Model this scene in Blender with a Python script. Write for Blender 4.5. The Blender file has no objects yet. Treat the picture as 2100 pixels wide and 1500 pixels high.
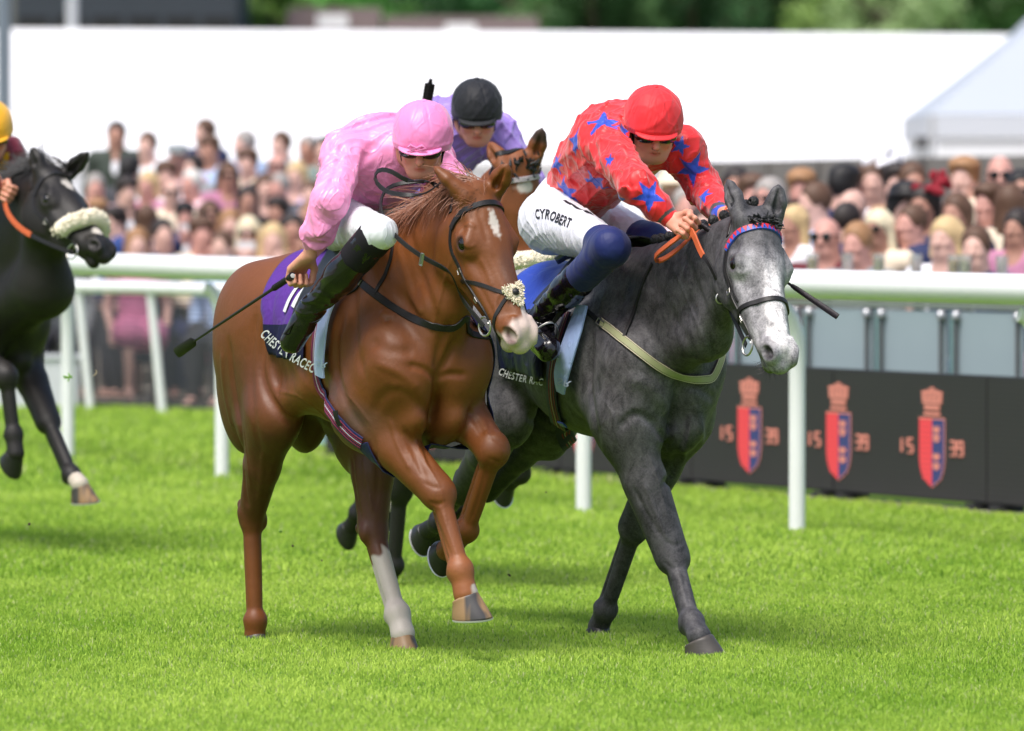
import bpy, bmesh, math, random
import numpy as np
from mathutils import Vector, Matrix

# ------------------------------------------------------------------ camera, world, sun, exposure
F = 13300.0            # focal length in pixels of the 2100 px wide frame
HC = 1.70              # camera height
TH = math.atan(361.0 / F)
scene = bpy.context.scene
cam_data = bpy.data.cameras.new('camera')
cam = bpy.data.objects.new('camera', cam_data)
scene.collection.objects.link(cam)
cam.location = (0, 0, HC)
cam.rotation_euler = (math.radians(90) - TH, 0, 0)
cam_data.sensor_width = 36.0
cam_data.lens = F / 2100.0 * 36.0
cam_data.clip_start = 1.0
cam_data.clip_end = 2000.0
cam_data.dof.use_dof = True
cam_data.dof.focus_distance = 23.7
cam_data.dof.aperture_fstop = 3.5
scene.camera = cam

SUN_EL, SUN_AZ = 62.0, -150.0       # soft light from behind and left of the camera, high
world = bpy.data.worlds.new('World')
scene.world = world
world.use_nodes = True
_nt = world.node_tree
_bg = _nt.nodes['Background']
_sky = _nt.nodes.new('ShaderNodeTexSky')
_sky.sky_type = 'NISHITA'
_sky.sun_disc = False
_sky.sun_elevation = math.radians(SUN_EL)
_sky.sun_rotation = math.radians(SUN_AZ)
_sky.air_density = 1.0
_sky.dust_density = 4.0
_sky.ozone_density = 1.0
_nt.links.new(_sky.outputs[0], _bg.inputs[0])
_bg.inputs[1].default_value = 0.122
sun_data = bpy.data.lights.new('sun', 'SUN')
sun_data.energy = 2.1
sun_data.angle = math.radians(26)
sun_data.color = (1.0, 0.97, 0.93)
sun = bpy.data.objects.new('sun', sun_data)
scene.collection.objects.link(sun)
# sky's sun_rotation is measured from +Y towards +X (clockwise seen from above)
_d = Vector((math.sin(math.radians(SUN_AZ)) * math.cos(math.radians(SUN_EL)),
             math.cos(math.radians(SUN_AZ)) * math.cos(math.radians(SUN_EL)),
             math.sin(math.radians(SUN_EL))))
sun.rotation_euler = _d.to_track_quat('Z', 'Y').to_euler()
scene.view_settings.view_transform = 'Standard'
scene.view_settings.look = 'None'
scene.view_settings.gamma = 1.0
scene.view_settings.exposure = 0.64
scene.cycles.max_bounces = 6
scene.cycles.diffuse_bounces = 3
scene.cycles.transparent_max_bounces = 8

COL = scene.collection
DEV = False
VOX = 0.0055
rng = np.random.default_rng(7)
random.seed(7)

# ------------------------------------------------------------------ helpers
_c, _s = math.cos(TH), math.sin(TH)
def ray(px, py):
    """world direction of a photo pixel, scaled so that its Y component is 1"""
    x = (px - 1050.0) / F; z = -(py - 750.0) / F
    dy = _c + z * _s; dz = -_s + z * _c
    return np.array([x / dy, 1.0, dz / dy])
def at(px, py, Y):
    return np.array([0, 0, HC]) + ray(px, py) * Y
def ground(px, py, z=0.0):
    r = ray(px, py)
    return np.array([0, 0, HC]) + r * ((z - HC) / r[2])

def tag(o, label=None, cat=None, group=None, kind=None):
    if label: o['label'] = label
    if cat: o['category'] = cat
    if group: o['group'] = group
    if kind: o['kind'] = kind
    return o
def empty(name, loc=(0, 0, 0), rz=0.0, label=None, cat=None, group=None):
    o = bpy.data.objects.new(name, None)
    o.empty_display_size = 0.2
    COL.objects.link(o)
    o.location = loc; o.rotation_euler = (0, 0, rz)
    return tag(o, label, cat, group)
def link(o, parent=None):
    COL.objects.link(o)
    if parent is not None: o.parent = parent
    return o
def mesh_obj(name, V, Fc, mat=None, parent=None, smooth=True):
    me = bpy.data.meshes.new(name)
    V = np.asarray(V, dtype=np.float32); 
    if isinstance(Fc, np.ndarray):
        n, k = Fc.shape
        me.vertices.add(len(V)); me.vertices.foreach_set('co', V.ravel())
        me.loops.add(n * k); me.loops.foreach_set('vertex_index', Fc.astype(np.int32).ravel())
        me.polygons.add(n)
        me.polygons.foreach_set('loop_start', np.arange(0, n * k, k, dtype=np.int32))
        me.update(calc_edges=True)
    else:
        me.from_pydata([tuple(map(float, v)) for v in V], [], [tuple(f) for f in Fc])
    me.polygons.foreach_set('use_smooth', np.full(len(me.polygons), smooth, dtype=bool))
    if mat is not None:
        me.materials.append(mat)
    me.update()
    return link(bpy.data.objects.new(name, me), parent)

class MB:
    """collects simple shapes and links them as one mesh"""
    def __init__(s): s.V = []; s.F = []; s.mi = []; s.m = 0
    def add(s, V, Fc):
        o = len(s.V); s.V += [tuple(map(float, v)) for v in V]
        for f in Fc: s.F.append(tuple(o + i for i in f)); s.mi.append(s.m)
        return s
    def box(s, c, d, rz=0.0, ax=None):
        c = np.array(c, float); hx, hy, hz = d[0] / 2, d[1] / 2, d[2] / 2
        if ax is None:
            cs, sn = math.cos(rz), math.sin(rz)
            ax = np.array([[cs, sn, 0], [-sn, cs, 0], [0, 0, 1]])
        P = [c + ax[0] * x * hx + ax[1] * y * hy + ax[2] * z * hz
             for x, y, z in [(-1,-1,-1),(1,-1,-1),(1,1,-1),(-1,1,-1),(-1,-1,1),(1,-1,1),(1,1,1),(-1,1,1)]]
        return s.add(P, [(0,3,2,1),(4,5,6,7),(0,1,5,4),(1,2,6,5),(2,3,7,6),(3,0,4,7)])
    def tube(s, pts, r, n=10, flat=1.0, up=None, cap=True):
        pts = [np.array(p, float) for p in pts]; m = len(pts)
        rr = r if hasattr(r, '__len__') else [r] * m
        V = []; prev = None
        for i, p in enumerate(pts):
            t = pts[min(i + 1, m - 1)] - pts[max(i - 1, 0)]; t /= (np.linalg.norm(t) + 1e-12)
            if up is not None and hasattr(up, '__len__') and np.ndim(up) == 2: u = np.array(up[i], float)
            elif up is not None: u = np.array(up, float)
            elif prev is not None: u = prev
            else: u = np.array([0, 0, 1.0]) if abs(t[2]) < 0.9 else np.array([1.0, 0, 0])
            u = u - t * (u @ t); u /= (np.linalg.norm(u) + 1e-12); prev = u
            w = np.cross(t, u)
            for k in range(n):
                a = 2 * math.pi * k / n
                V.append(p + (u * math.cos(a) * flat + w * math.sin(a)) * rr[i])
        Fc = []
        for i in range(m - 1):
            for k in range(n):
                a = i * n + k; b = i * n + (k + 1) % n
                Fc.append((a, b, b + n, a + n))
        if cap:
            Fc.append(tuple(range(n - 1, -1, -1))); Fc.append(tuple((m - 1) * n + k for k in range(n)))
        return s.add(V, Fc)
    def lathe(s, prof, c, n=20, ax=None):
        c = np.array(c, float)
        if ax is None: ax = np.eye(3)
        V = []; m = len(prof)
        for (r, z) in prof:
            for k in range(n):
                a = 2 * math.pi * k / n
                V.append(c + ax[0] * r * math.cos(a) + ax[1] * r * math.sin(a) + ax[2] * z)
        Fc = []
        for i in range(m - 1):
            for k in range(n):
                a = i * n + k; b = i * n + (k + 1) % n
                Fc.append((a, b, b + n, a + n))
        Fc.append(tuple(range(n - 1, -1, -1))); Fc.append(tuple((m - 1) * n + k for k in range(n)))
        return s.add(V, Fc)
    def build(s, name, mat, parent=None, smooth=False):
        o = mesh_obj(name, s.V, s.F, None, parent, smooth)
        for m in (mat if isinstance(mat, (list, tuple)) else [mat]): o.data.materials.append(m)
        if smooth: o.data.set_sharp_from_angle(angle=math.radians(42))
        if any(s.mi): o.data.polygons.foreach_set('material_index', s.mi)
        return o

# ------------------------------------------------------------------ materials
def lin(c):
    """sRGB 0-255 triple to linear"""
    return tuple(((v / 255.0) / 12.92 if v / 255.0 <= 0.04045 else ((v / 255.0 + 0.055) / 1.055) ** 2.4) for v in c)
class N:
    """tiny node-tree helper"""
    def __init__(s, name):
        s.m = bpy.data.materials.new(name); s.m.use_nodes = True
        s.t = s.m.node_tree; s.b = s.t.nodes['Principled BSDF']; s.tc = None
    def new(s, kind, **kw):
        n = s.t.nodes.new(kind)
        for k, v in kw.items():
            if k.startswith('i_'): n.inputs[k[2:].replace('_', ' ')].default_value = v
            else: setattr(n, k, v)
        return n
    def ln(s, a, b): s.t.links.new(a, b)
    def coord(s, scale=(1, 1, 1), kind='Object', rot=(0, 0, 0)):
        if s.tc is None: s.tc = s.new('ShaderNodeTexCoord')
        mp = s.new('ShaderNodeMapping'); mp.inputs['Scale'].default_value = scale
        mp.inputs['Rotation'].default_value = rot
        s.ln(s.tc.outputs[kind], mp.inputs[0]); return mp.outputs[0]
    def noise(s, scale, detail=3, rough=0.6, vec=None, dist=0.0):
        n = s.new('ShaderNodeTexNoise'); n.inputs['Scale'].default_value = scale
        n.inputs['Detail'].default_value = detail; n.inputs['Roughness'].default_value = rough
        n.inputs['Distortion'].default_value = dist
        s.ln(vec if vec is not None else s.coord(), n.inputs['Vector']); return n.outputs['Fac']
    def ramp(s, fac, stops):
        r = s.new('ShaderNodeValToRGB'); e = r.color_ramp.elements
        while len(e) < len(stops): e.new(0.5)
        for i, (p, c) in enumerate(stops):
            e[i].position = p; e[i].color = (*c, 1) if len(c) == 3 else c
        s.ln(fac, r.inputs[0]); return r.outputs[0]
    def mix(s, fac, a, b, blend='MIX'):
        m = s.new('ShaderNodeMix'); m.data_type = 'RGBA'; m.blend_type = blend
        for sock, v in ((m.inputs[0], fac), (m.inputs[6], a), (m.inputs[7], b)):
            if hasattr(v, 'is_output'): s.ln(v, sock)
            elif hasattr(v, '__len__'): sock.default_value = (*v[:3], 1)
            else: sock.default_value = v
        return m.outputs[2]
    def math(s, op, a, b=0.0, c=None):
        m = s.new('ShaderNodeMath'); m.operation = op
        for i, v in enumerate((a, b, c)):
            if v is None: continue
            if hasattr(v, 'is_output'): s.ln(v, m.inputs[i])
            else: m.inputs[i].default_value = v
        return m.outputs[0]
    def attr(s, name, out='Color'):
        a = s.new('ShaderNodeAttribute'); a.attribute_name = name; return a.outputs[out]
    def bump(s, h, strength=0.3, dist=0.01, prev=None):
        b = s.new('ShaderNodeBump'); b.inputs['Strength'].default_value = strength
        b.inputs['Distance'].default_value = dist; s.ln(h, b.inputs['Height'])
        if prev is not None: s.ln(prev, b.inputs['Normal'])
        return b.outputs[0]
    def set(s, **kw):
        names = dict(col='Base Color', rough='Roughness', metal='Metallic', nrm='Normal', spec='Specular IOR Level',
                     sheen='Sheen Weight', coat='Coat Weight', coatr='Coat Roughness', alpha='Alpha', trans='Transmission Weight',
                     emis='Emission Color', emstr='Emission Strength', sheenr='Sheen Roughness', sss='Subsurface Weight',
                     sheent='Sheen Tint', aniso='Anisotropic')
        for k, v in kw.items():
            i = s.b.inputs[names[k]]
            if hasattr(v, 'is_output'): s.ln(v, i)
            elif hasattr(v, '__len__'): i.default_value = (*v[:3], 1)
            else: i.default_value = v
        return s
def mat(name, c, rough=0.6, var=0.12, scale=8.0, bump=0.0, bscale=40.0, **kw):
    """plain procedural material with soft mottling"""
    n = N(name); f = n.noise(scale, 4)
    n.set(col=n.mix(f, tuple(x * (1 - var) for x in c), tuple(min(1, x * (1 + var)) for x in c)), rough=rough, **kw)
    if bump: n.set(nrm=n.bump(n.noise(bscale, 3), bump, 0.005))
    return n.m
# ------------------------------------------------------------------ implicit-surface modeller (smooth unions -> one skin)
def _n(v): v = np.asarray(v, float); return v / (np.linalg.norm(v) + 1e-12)
class SDF:
    def __init__(s): s.P = []; s.G = None
    def cone(s, a, b, r1, r2, k=0.02, n=None, q=1.0, op=1):
        s.P.append(('c', np.array(a, np.float32), np.array(b, np.float32), r1, r2, k,
                    None if n is None else _n(n).astype(np.float32), q, op)); return s
    def chain(s, pts, rs, k=0.02, n=None, q=1.0, op=1):
        for i in range(len(pts) - 1): s.cone(pts[i], pts[i + 1], rs[i], rs[i + 1], k, n, q, op)
        return s
    def ell(s, c, r, k=0.03, ax=None, op=1):
        A = np.eye(3) if ax is None else np.array([_n(a) for a in ax])
        s.P.append(('e', np.array(c, np.float32), A.astype(np.float32), np.array(r, np.float32), 0, k, None, 1, op)); return s
    @staticmethod
    def prim(P, p):
        if P[0] == 'c':
            _, a, b, r1, r2, k, n, q, op = P
            ab = b - a; L = float(ab @ ab) + 1e-12
            v = p - a
            h = np.clip((v @ ab) / L, 0, 1)
            v = v - h[:, None] * ab
            if n is not None: v = v + n * ((v @ n) * (1 / q - 1))[:, None]
            return np.sqrt(np.einsum('ij,ij->i', v, v)) - (r1 + (r2 - r1) * h)
        _, c, A, r, _, k, _, _, op = P
        l = (p - c) @ A.T
        u = l / r; k0 = np.sqrt(np.einsum('ij,ij->i', u, u)); u = u / r
        k1 = np.sqrt(np.einsum('ij,ij->i', u, u)) + 1e-9
        return k0 * (k0 - 1.0) / k1
    @staticmethod
    def comb(d, e, k, op):
        if op == 1:
            h = np.maximum(k - np.abs(d - e), 0) / k
            return np.minimum(d, e) - h * h * k * 0.25
        e = -e
        h = np.maximum(k - np.abs(d - e), 0) / k
        return np.maximum(d, e) + h * h * k * 0.25
    def val(s, p):
        p = np.asarray(p, np.float32).reshape(-1, 3)
        if s.G is not None:                   # once meshed, read the stored distance grid
            q = (p - s.glo) / s.gv; mx = np.array(s.G.shape) - 1.001
            qc = np.clip(q, 0, mx); out = np.linalg.norm(q - qc, axis=1) * s.gv
            i = qc.astype(np.int32); t = (qc - i).astype(np.float32); r = 0
            for a in (0, 1):
                for b in (0, 1):
                    for c in (0, 1):
                        w = (t[:, 0] if a else 1 - t[:, 0]) * (t[:, 1] if b else 1 - t[:, 1]) * (t[:, 2] if c else 1 - t[:, 2])
                        r = r + w * s.G[i[:, 0] + a, i[:, 1] + b, i[:, 2] + c]
            return (r + out).astype(np.float32)
        d = np.full(len(p), 9.0, np.float32)
        for P in s.P: d = s.comb(d, s.prim(P, p), max(P[5], 1e-4), P[8])
        return d
    def grad(s, p, e=0.003):
        if s.G is not None: e = s.gv * 1.2
        p = np.asarray(p, np.float32).reshape(-1, 3); g = np.zeros_like(p)
        for i in range(3):
            o = np.zeros(3, np.float32); o[i] = e
            g[:, i] = s.val(p + o) - s.val(p - o)
        return g / (np.linalg.norm(g, axis=1, keepdims=True) + 1e-9)
    def snap(s, p, off=0.0, it=6):
        p = np.asarray(p, np.float32).reshape(-1, 3).copy()
        for _ in range(it):
            p = p - s.grad(p) * (s.val(p) - off)[:, None] * 0.9
        return p
    def cast(s, o, d, maxd=2.0, off=0.0):
        """march from points o along directions d until the surface"""
        o = np.asarray(o, np.float32).reshape(-1, 3).copy(); d = np.asarray(d, np.float32).reshape(-1, 3)
        d = d / np.linalg.norm(d, axis=1, keepdims=True); t = np.zeros(len(o), np.float32)
        for _ in range(40):
            t = np.minimum(t + (s.val(o + d * t[:, None]) - off) * 0.8, maxd)
        return o + d * t[:, None]
    def mesh(s, vox, lo=None, hi=None, disp=None):
        bl = []
        for P in s.P:
            if P[8] != 1: continue
            if P[0] == 'c':
                r = max(P[3], P[4]) * max(1, P[7]) + 0.02
                bl.append(np.minimum(P[1], P[2]) - r); bl.append(np.maximum(P[1], P[2]) + r)
            else:
                r = max(P[3]); bl.append(P[1] - r - .02); bl.append(P[1] + r + .02)
        bl = np.array(bl)
        lo = bl.min(0) - 2 * vox if lo is None else np.array(lo, float); hi = bl.max(0) + 2 * vox if hi is None else np.array(hi, float)
        B = 8
        nb = np.ceil((hi - lo) / (vox * B)).astype(int) + 1
        ii = np.stack(np.meshgrid(*[np.arange(n) for n in nb], indexing='ij'), -1).reshape(-1, 3)
        cen = (lo + (ii * B + (B - 1) / 2.0) * vox).astype(np.float32)
        D = np.full(len(cen), 9.0, np.float32); pd = []
        for P in s.P:
            e = s.prim(P, cen); pd.append(e.astype(np.float32)); D = s.comb(D, e, max(P[5], 1e-4), P[8])
        hd = vox * B * 0.87
        act = np.abs(D) < hd * 1.8 + 0.012
        ia = ii[act]; Dc = D[act]
        loc = np.stack(np.meshgrid(*[np.arange(B)] * 3, indexing='ij'), -1).reshape(-1, 3)
        pts = (lo + (ia[:, None, :] * B + loc[None]) * vox).astype(np.float32)
        V = np.full((len(ia), B ** 3), 9.0, np.float32)
        for P, e in zip(s.P, pd):
            e = e[act]; k = max(P[5], 1e-4)
            qf = 1.0 if P[0] == 'e' or P[7] >= 1 else 1 / P[7]
            if P[8] == 1: sel = np.nonzero(e < np.maximum(Dc, -hd) + k + 2.2 * hd * qf + .01)[0]
            else: sel = np.nonzero(e < hd * 1.6 * qf + k + .01)[0]
            if len(sel) == 0: continue
            q = pts[sel].reshape(-1, 3)
            V[sel] = s.comb(V[sel].ravel(), s.prim(P, q), k, P[8]).reshape(len(sel), -1)
        if disp is not None:
            V -= disp(pts.reshape(-1, 3)).reshape(V.shape)
        Dm = np.where(act, D, D - np.sign(D) * hd * .9)
        G = np.repeat(np.repeat(np.repeat(Dm.reshape(nb), B, 0), B, 1), B, 2).astype(np.float32)
        G = G.reshape(nb[0], B, nb[1], B, nb[2], B)
        G[ia[:, 0], :, ia[:, 1], :, ia[:, 2], :] = V.reshape(-1, B, B, B)
        G = G.reshape(nb[0] * B, nb[1] * B, nb[2] * B)
        ins = G < 0; s.G = G; s.glo = np.asarray(lo, np.float32); s.gv = vox
        c = np.zeros(tuple(np.array(G.shape) - 1), np.uint8)
        for i in (0, 1):
            for j in (0, 1):
                for k in (0, 1):
                    c += ins[i:G.shape[0] - 1 + i, j:G.shape[1] - 1 + j, k:G.shape[2] - 1 + k]
        cells = np.argwhere((c > 0) & (c < 8))
        idx = np.full(c.shape, -1, np.int32); idx[tuple(cells.T)] = np.arange(len(cells))
        acc = np.zeros((len(cells), 3), np.float32); cnt = np.zeros(len(cells), np.float32)
        cor = [(i, j, k) for i in (0, 1) for j in (0, 1) for k in (0, 1)]
        cv = {q: G[cells[:, 0] + q[0], cells[:, 1] + q[1], cells[:, 2] + q[2]] for q in cor}
        for a in cor:
            for ax in range(3):
                if a[ax]: continue
                b = list(a); b[ax] = 1; b = tuple(b)
                va, vb = cv[a], cv[b]; m = (va < 0) != (vb < 0)
                t = np.where(m, va / np.where(m, va - vb, 1), 0)
                pt = np.array(a, np.float32)[None] + np.zeros((len(cells), 1), np.float32)
                pt[:, ax] = t
                acc[m] += pt[m]; cnt[m] += 1
        verts = lo + (cells + acc / np.maximum(cnt, 1)[:, None]) * vox
        quads = []
        for ax in range(3):
            sl0 = [slice(None)] * 3; sl1 = [slice(None)] * 3
            sl0[ax] = slice(0, -1); sl1[ax] = slice(1, None)
            A, Bm = ins[tuple(sl0)], ins[tuple(sl1)]
            e = np.argwhere(A != Bm); o1, o2 = [(1, 2), (2, 0), (0, 1)][ax]
            lim = np.array(c.shape)
            ok = (e[:, o1] > 0) & (e[:, o2] > 0) & (e[:, o1] < lim[o1]) & (e[:, o2] < lim[o2]) & (e[:, ax] < lim[ax])
            e = e[ok]
            f = []
            for d1, d2 in ((0, 0), (-1, 0), (-1, -1), (0, -1)):
                q = e.copy(); q[:, o1] += d1; q[:, o2] += d2
                f.append(idx[tuple(q.T)])
            f = np.stack(f, 1); s0 = A[tuple(e.T)]
            f[s0] = f[s0]          # inside on the low side: normal along +axis
            f[~s0] = f[~s0][:, ::-1]
            quads.append(f[(f >= 0).all(1)])
        return verts.astype(np.float32), np.concatenate(quads)

def colour_attr(o, rgb, name='coat'):
    a = o.data.color_attributes.new(name, 'FLOAT_COLOR', 'POINT')
    c = np.ones((len(rgb), 4), np.float32); c[:, :3] = rgb
    a.data.foreach_set('color', c.ravel())

class Frame:
    """a horse's own axes: x forward, y to its left, z up; standing at O, heading yaw degrees right of the viewer"""
    def __init__(s, O, yaw):
        a = math.radians(yaw); s.O = np.array([O[0], O[1], 0.0])
        s.f = np.array([math.sin(a), -math.cos(a), 0]); s.l = np.array([math.cos(a), math.sin(a), 0])
        s.rz = math.atan2(s.f[1], s.f[0])
        s.o = np.array([0, 0, HC]) - s.O
    def _i(s, px, py, n, c):
        r = ray(px, py); t = (c - s.o @ n) / (r @ n); w = s.o + r * t
        return np.array([w @ s.f, w @ s.l, w[2]])
    def P(s, px, py, t=0.0): return s._i(px, py, s.l, t)      # on the plane lateral = t
    def S(s, px, py, x): return s._i(px, py, s.f, x)          # on the plane forward = x
    def dirn(s, w): w = np.asarray(w, float); return np.array([w @ s.f, w @ s.l, w[2]])
    def pix(s, p):
        w = s.O + s.f * p[0] + s.l * p[1] + np.array([0, 0, p[2] - HC])
        y = w[1] * _c - w[2] * _s; z = w[1] * _s + w[2] * _c
        return 1050 + F * w[0] / y, 750 - F * z / y
    def view(s, p):
        """direction from the camera to a point, in the frame"""
        d = np.asarray(p, float) - np.array([s.o @ s.f, s.o @ s.l, s.o[2]]); return d / np.linalg.norm(d)
    def hit(s, S, pts, off=0.0, maxd=3.5):
        """points where the lines of sight through photo pixels meet the surface (pushed out by off)"""
        pts = np.asarray(pts, float).reshape(-1, 2)
        R = np.array([s.dirn(ray(x, y)) for x, y in pts]); o = np.array([s.o @ s.f, s.o @ s.l, s.o[2]])
        ln = np.linalg.norm(R, axis=1, keepdims=True); near = (-(s.o @ np.array([0, 1.0, 0])) - 1.9)
        st = o + R * near
        return S.cast(st, R / ln, 4.5, off)
class Relief:
    """muscle edges, veins and folds: lines drawn on the surface that push it in or out"""
    def __init__(s): s.L = []
    def line(s, pts, amp, w):
        s.L.append((np.asarray(pts, np.float32), amp, w)); return s
    def px(s, f, S, pts, amp, w):
        p = dense(np.array(pts, float), 14.0); h = f.hit(S, p)
        ok = np.abs(S.val(h)) < .02
        return s.line(h[ok], amp, w) if ok.sum() > 1 else s
    def __call__(s, p):
        out = np.zeros(len(p), np.float32)
        for P_, amp, w in s.L:
            lo = P_.min(0) - 2.6 * w; hi = P_.max(0) + 2.6 * w
            m = np.nonzero(((p > lo) & (p < hi)).all(1))[0]
            if len(m) == 0: continue
            q = p[m]; d2 = np.full(len(q), 9.0, np.float32)
            tt = np.zeros(len(q), np.float32); n = len(P_) - 1
            for i in range(n):
                a, b = P_[i], P_[i + 1]; ab = b - a; h = np.clip(((q - a) @ ab) / (ab @ ab + 1e-12), 0, 1)
                v = q - a - h[:, None] * ab; e = np.einsum('ij,ij->i', v, v); u = e < d2
                d2[u] = e[u]; tt[u] = (i + h[u]) / n
            fade = np.clip(np.minimum(tt, 1 - tt) * 6 + .25, 0, 1)
            out[m] += amp * np.exp(-d2 / (w * w)) * fade
        return out
def dense(p, step):
    """resample a polyline (smoothly) about every step"""
    p = np.asarray(p, float)
    if len(p) > 2:
        q = []
        for i in range(len(p) - 1):
            a = p[max(i - 1, 0)]; b = p[i]; c = p[i + 1]; d = p[min(i + 2, len(p) - 1)]
            n = max(2, int(np.linalg.norm(c - b) / step))
            for t in np.arange(n) / n:
                q.append(.5 * ((2 * b) + (c - a) * t + (2 * a - 5 * b + 4 * c - d) * t * t + (3 * b - a - 3 * c + d) * t ** 3))
        q.append(p[-1]); return np.array(q)
    n = max(2, int(np.linalg.norm(p[1] - p[0]) / step) + 1)
    return np.array([p[0] * (1 - t) + p[1] * t for t in np.linspace(0, 1, n)])
# ------------------------------------------------------------------ the setting
M = {}
def make_materials():
    n = N('turf'); v = n.coord()
    a = n.noise(1.3, 4, vec=v); b = n.noise(14, 4, vec=n.coord((1, .35, 1)))
    c = n.mix(a, lin((96, 130, 40)), lin((116, 148, 52)))
    c = n.mix(n.math('MULTIPLY', b, .5), c, lin((66, 96, 32)))
    n.set(col=c, rough=0.85, spec=.2, nrm=n.bump(n.noise(90, 3), .5, .02)); M['turf'] = n.m
    n = N('grass_blade')
    n.set(col=n.attr('tint'), rough=0.55, spec=.25, trans=0.0); 
    # thin blades let some light through
    tr = n.new('ShaderNodeBsdfTranslucent'); n.ln(n.attr('tint'), tr.inputs[0])
    mx = n.new('ShaderNodeMixShader'); mx.inputs[0].default_value = .38
    n.ln(n.b.outputs[0], mx.inputs[1]); n.ln(tr.outputs[0], mx.inputs[2])
    n.ln(mx.outputs[0], n.t.nodes['Material Output'].inputs[0]); M['blade'] = n.m
    M['rail'] = mat('white_rail_plastic', (.86, .87, .88), .4, .02, 3, spec=.3)
    M['rail_post'] = mat('white_post_plastic', (.84, .85, .86), .45, .03, 5, spec=.25)
    M['concrete'] = mat('concrete', (.30, .27, .23), .9, .3, 6, .3)
    M['steel'] = mat('brushed_steel', (.45, .46, .47), .35, .1, 20, metal=.8)
    M['darksteel'] = mat('dark_steel', (.10, .10, .105), .5, .2, 10)
    n = N('frosted_glass'); n.set(col=n.mix(n.noise(1.5, 3), lin((142, 158, 166)), lin((160, 174, 180))), rough=.35, spec=.5)
    M['frost'] = n.m
    M['glassedge'] = mat('green_glass_edge', lin((120, 150, 152)), .25, .1)
    # led board: dark louvred face
    n = N('led_face'); w = n.new('ShaderNodeTexWave'); w.wave_type = 'BANDS'; w.bands_direction = 'Z'
    w.inputs['Scale'].default_value = 11.0; w.inputs['Distortion'].default_value = .05; n.ln(n.coord(), w.inputs['Vector'])
    f = n.ramp(w.outputs['Fac'], [(0, (.012, .011, .012)), (1, (.032, .030, .032))])
    n.set(col=n.mix(n.noise(.8, 3), f, tuple((.034, .032, .034)), 'MIX'), rough=.6); M['led'] = n.m
    def led(name, c, st):
        n = N(name); w = n.new('ShaderNodeTexWave'); w.wave_type = 'BANDS'; w.bands_direction = 'Z'
        w.inputs['Scale'].default_value = 11.0; n.ln(n.coord(), w.inputs['Vector'])
        f = n.ramp(w.outputs['Fac'], [(0, tuple(x * .55 for x in c)), (.6, c)])
        n.set(col=(.03, .03, .03), rough=.6, emis=f, emstr=st); return n.m
    M['led_red'] = led('led_red', lin((255, 62, 72)), .62)
    M['led_blue'] = led('led_blue', lin((38, 52, 120)), .62)
    M['led_orange'] = led('led_orange', lin((240, 150, 128)), .6)
    M['board_frame'] = mat('board_frame', (.022, .022, .024), .6)
    n = N('marquee_fabric'); n.set(col=n.mix(n.noise(.15, 2), (.88, .88, .88), (.93, .93, .93)), rough=.5); M['tent'] = n.m
    M['tent_wall'] = mat('marquee_wall', (.93, .94, .95), .6, .02, 1)
    M['tent_grey'] = mat('pagoda_fabric', (.40, .44, .50), .6, .02, .5); M['tent_val'] = mat('pagoda_valance', (.58, .61, .66), .6, .02, .5)
    M['tent_window'] = mat('marquee_window', (.78, .80, .84), .3, .03, 1)
    n = N('corrugated_grey'); w = n.new('ShaderNodeTexWave'); w.bands_direction = 'X'; w.inputs['Scale'].default_value = 2.2
    n.ln(n.coord(), w.inputs['Vector'])
    n.set(col=n.mix(w.outputs['Fac'], lin((104, 102, 99)), lin((122, 119, 115))), rough=.7); M['corr'] = n.m
    M['slate_wall'] = mat('dark_cladding', lin((44, 50, 60)), .6, .25, .6)
    M['brick'] = mat('brown_brick', lin((120, 104, 96)), .9, .25, 1.5)
    M['galv'] = mat('galvanised_pole', lin((112, 124, 134)), .5, .08, 3)
    M['pole'] = mat('pale_pole', lin((176, 178, 180)), .5, .08, 3)
    n = N('wire_mesh'); 
    n.set(col=lin((66, 68, 72)), rough=.7)
    v = n.coord((1, 1, 1)); sx = n.new('ShaderNodeSeparateXYZ'); n.ln(v, sx.inputs[0])
    fx = n.math('FRACT', n.math('MULTIPLY', sx.outputs['X'], 28)); fz = n.math('FRACT', n.math('MULTIPLY', sx.outputs['Z'], 28))
    k = n.math('MAXIMUM', n.math('LESS_THAN', fx, .34), n.math('LESS_THAN', fz, .34))
    n.set(alpha=k); M['mesh'] = n.m
    M['mesh_solid'] = None
    n = N('leaves'); n.set(col=n.attr('tint'), rough=.6, spec=.2)
    tr = n.new('ShaderNodeBsdfTranslucent'); n.ln(n.attr('tint'), tr.inputs[0])
    mx = n.new('ShaderNodeMixShader'); mx.inputs[0].default_value = .3
    n.ln(n.b.outputs[0], mx.inputs[1]); n.ln(tr.outputs[0], mx.inputs[2])
    n.ln(mx.outputs[0], n.t.nodes['Material Output'].inputs[0]); M['leaf'] = n.m
    M['bark'] = mat('bark', (.09, .07, .05), .9, .3)
    M['van'] = mat('white_paint', (.8, .8, .8), .3, .02)
    M['blackglass'] = mat('dark_window', (.02, .022, .025), .1, .1)
    M['rubber'] = mat('tyre_rubber', (.02, .02, .02), .8, .1)
make_materials()

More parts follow.
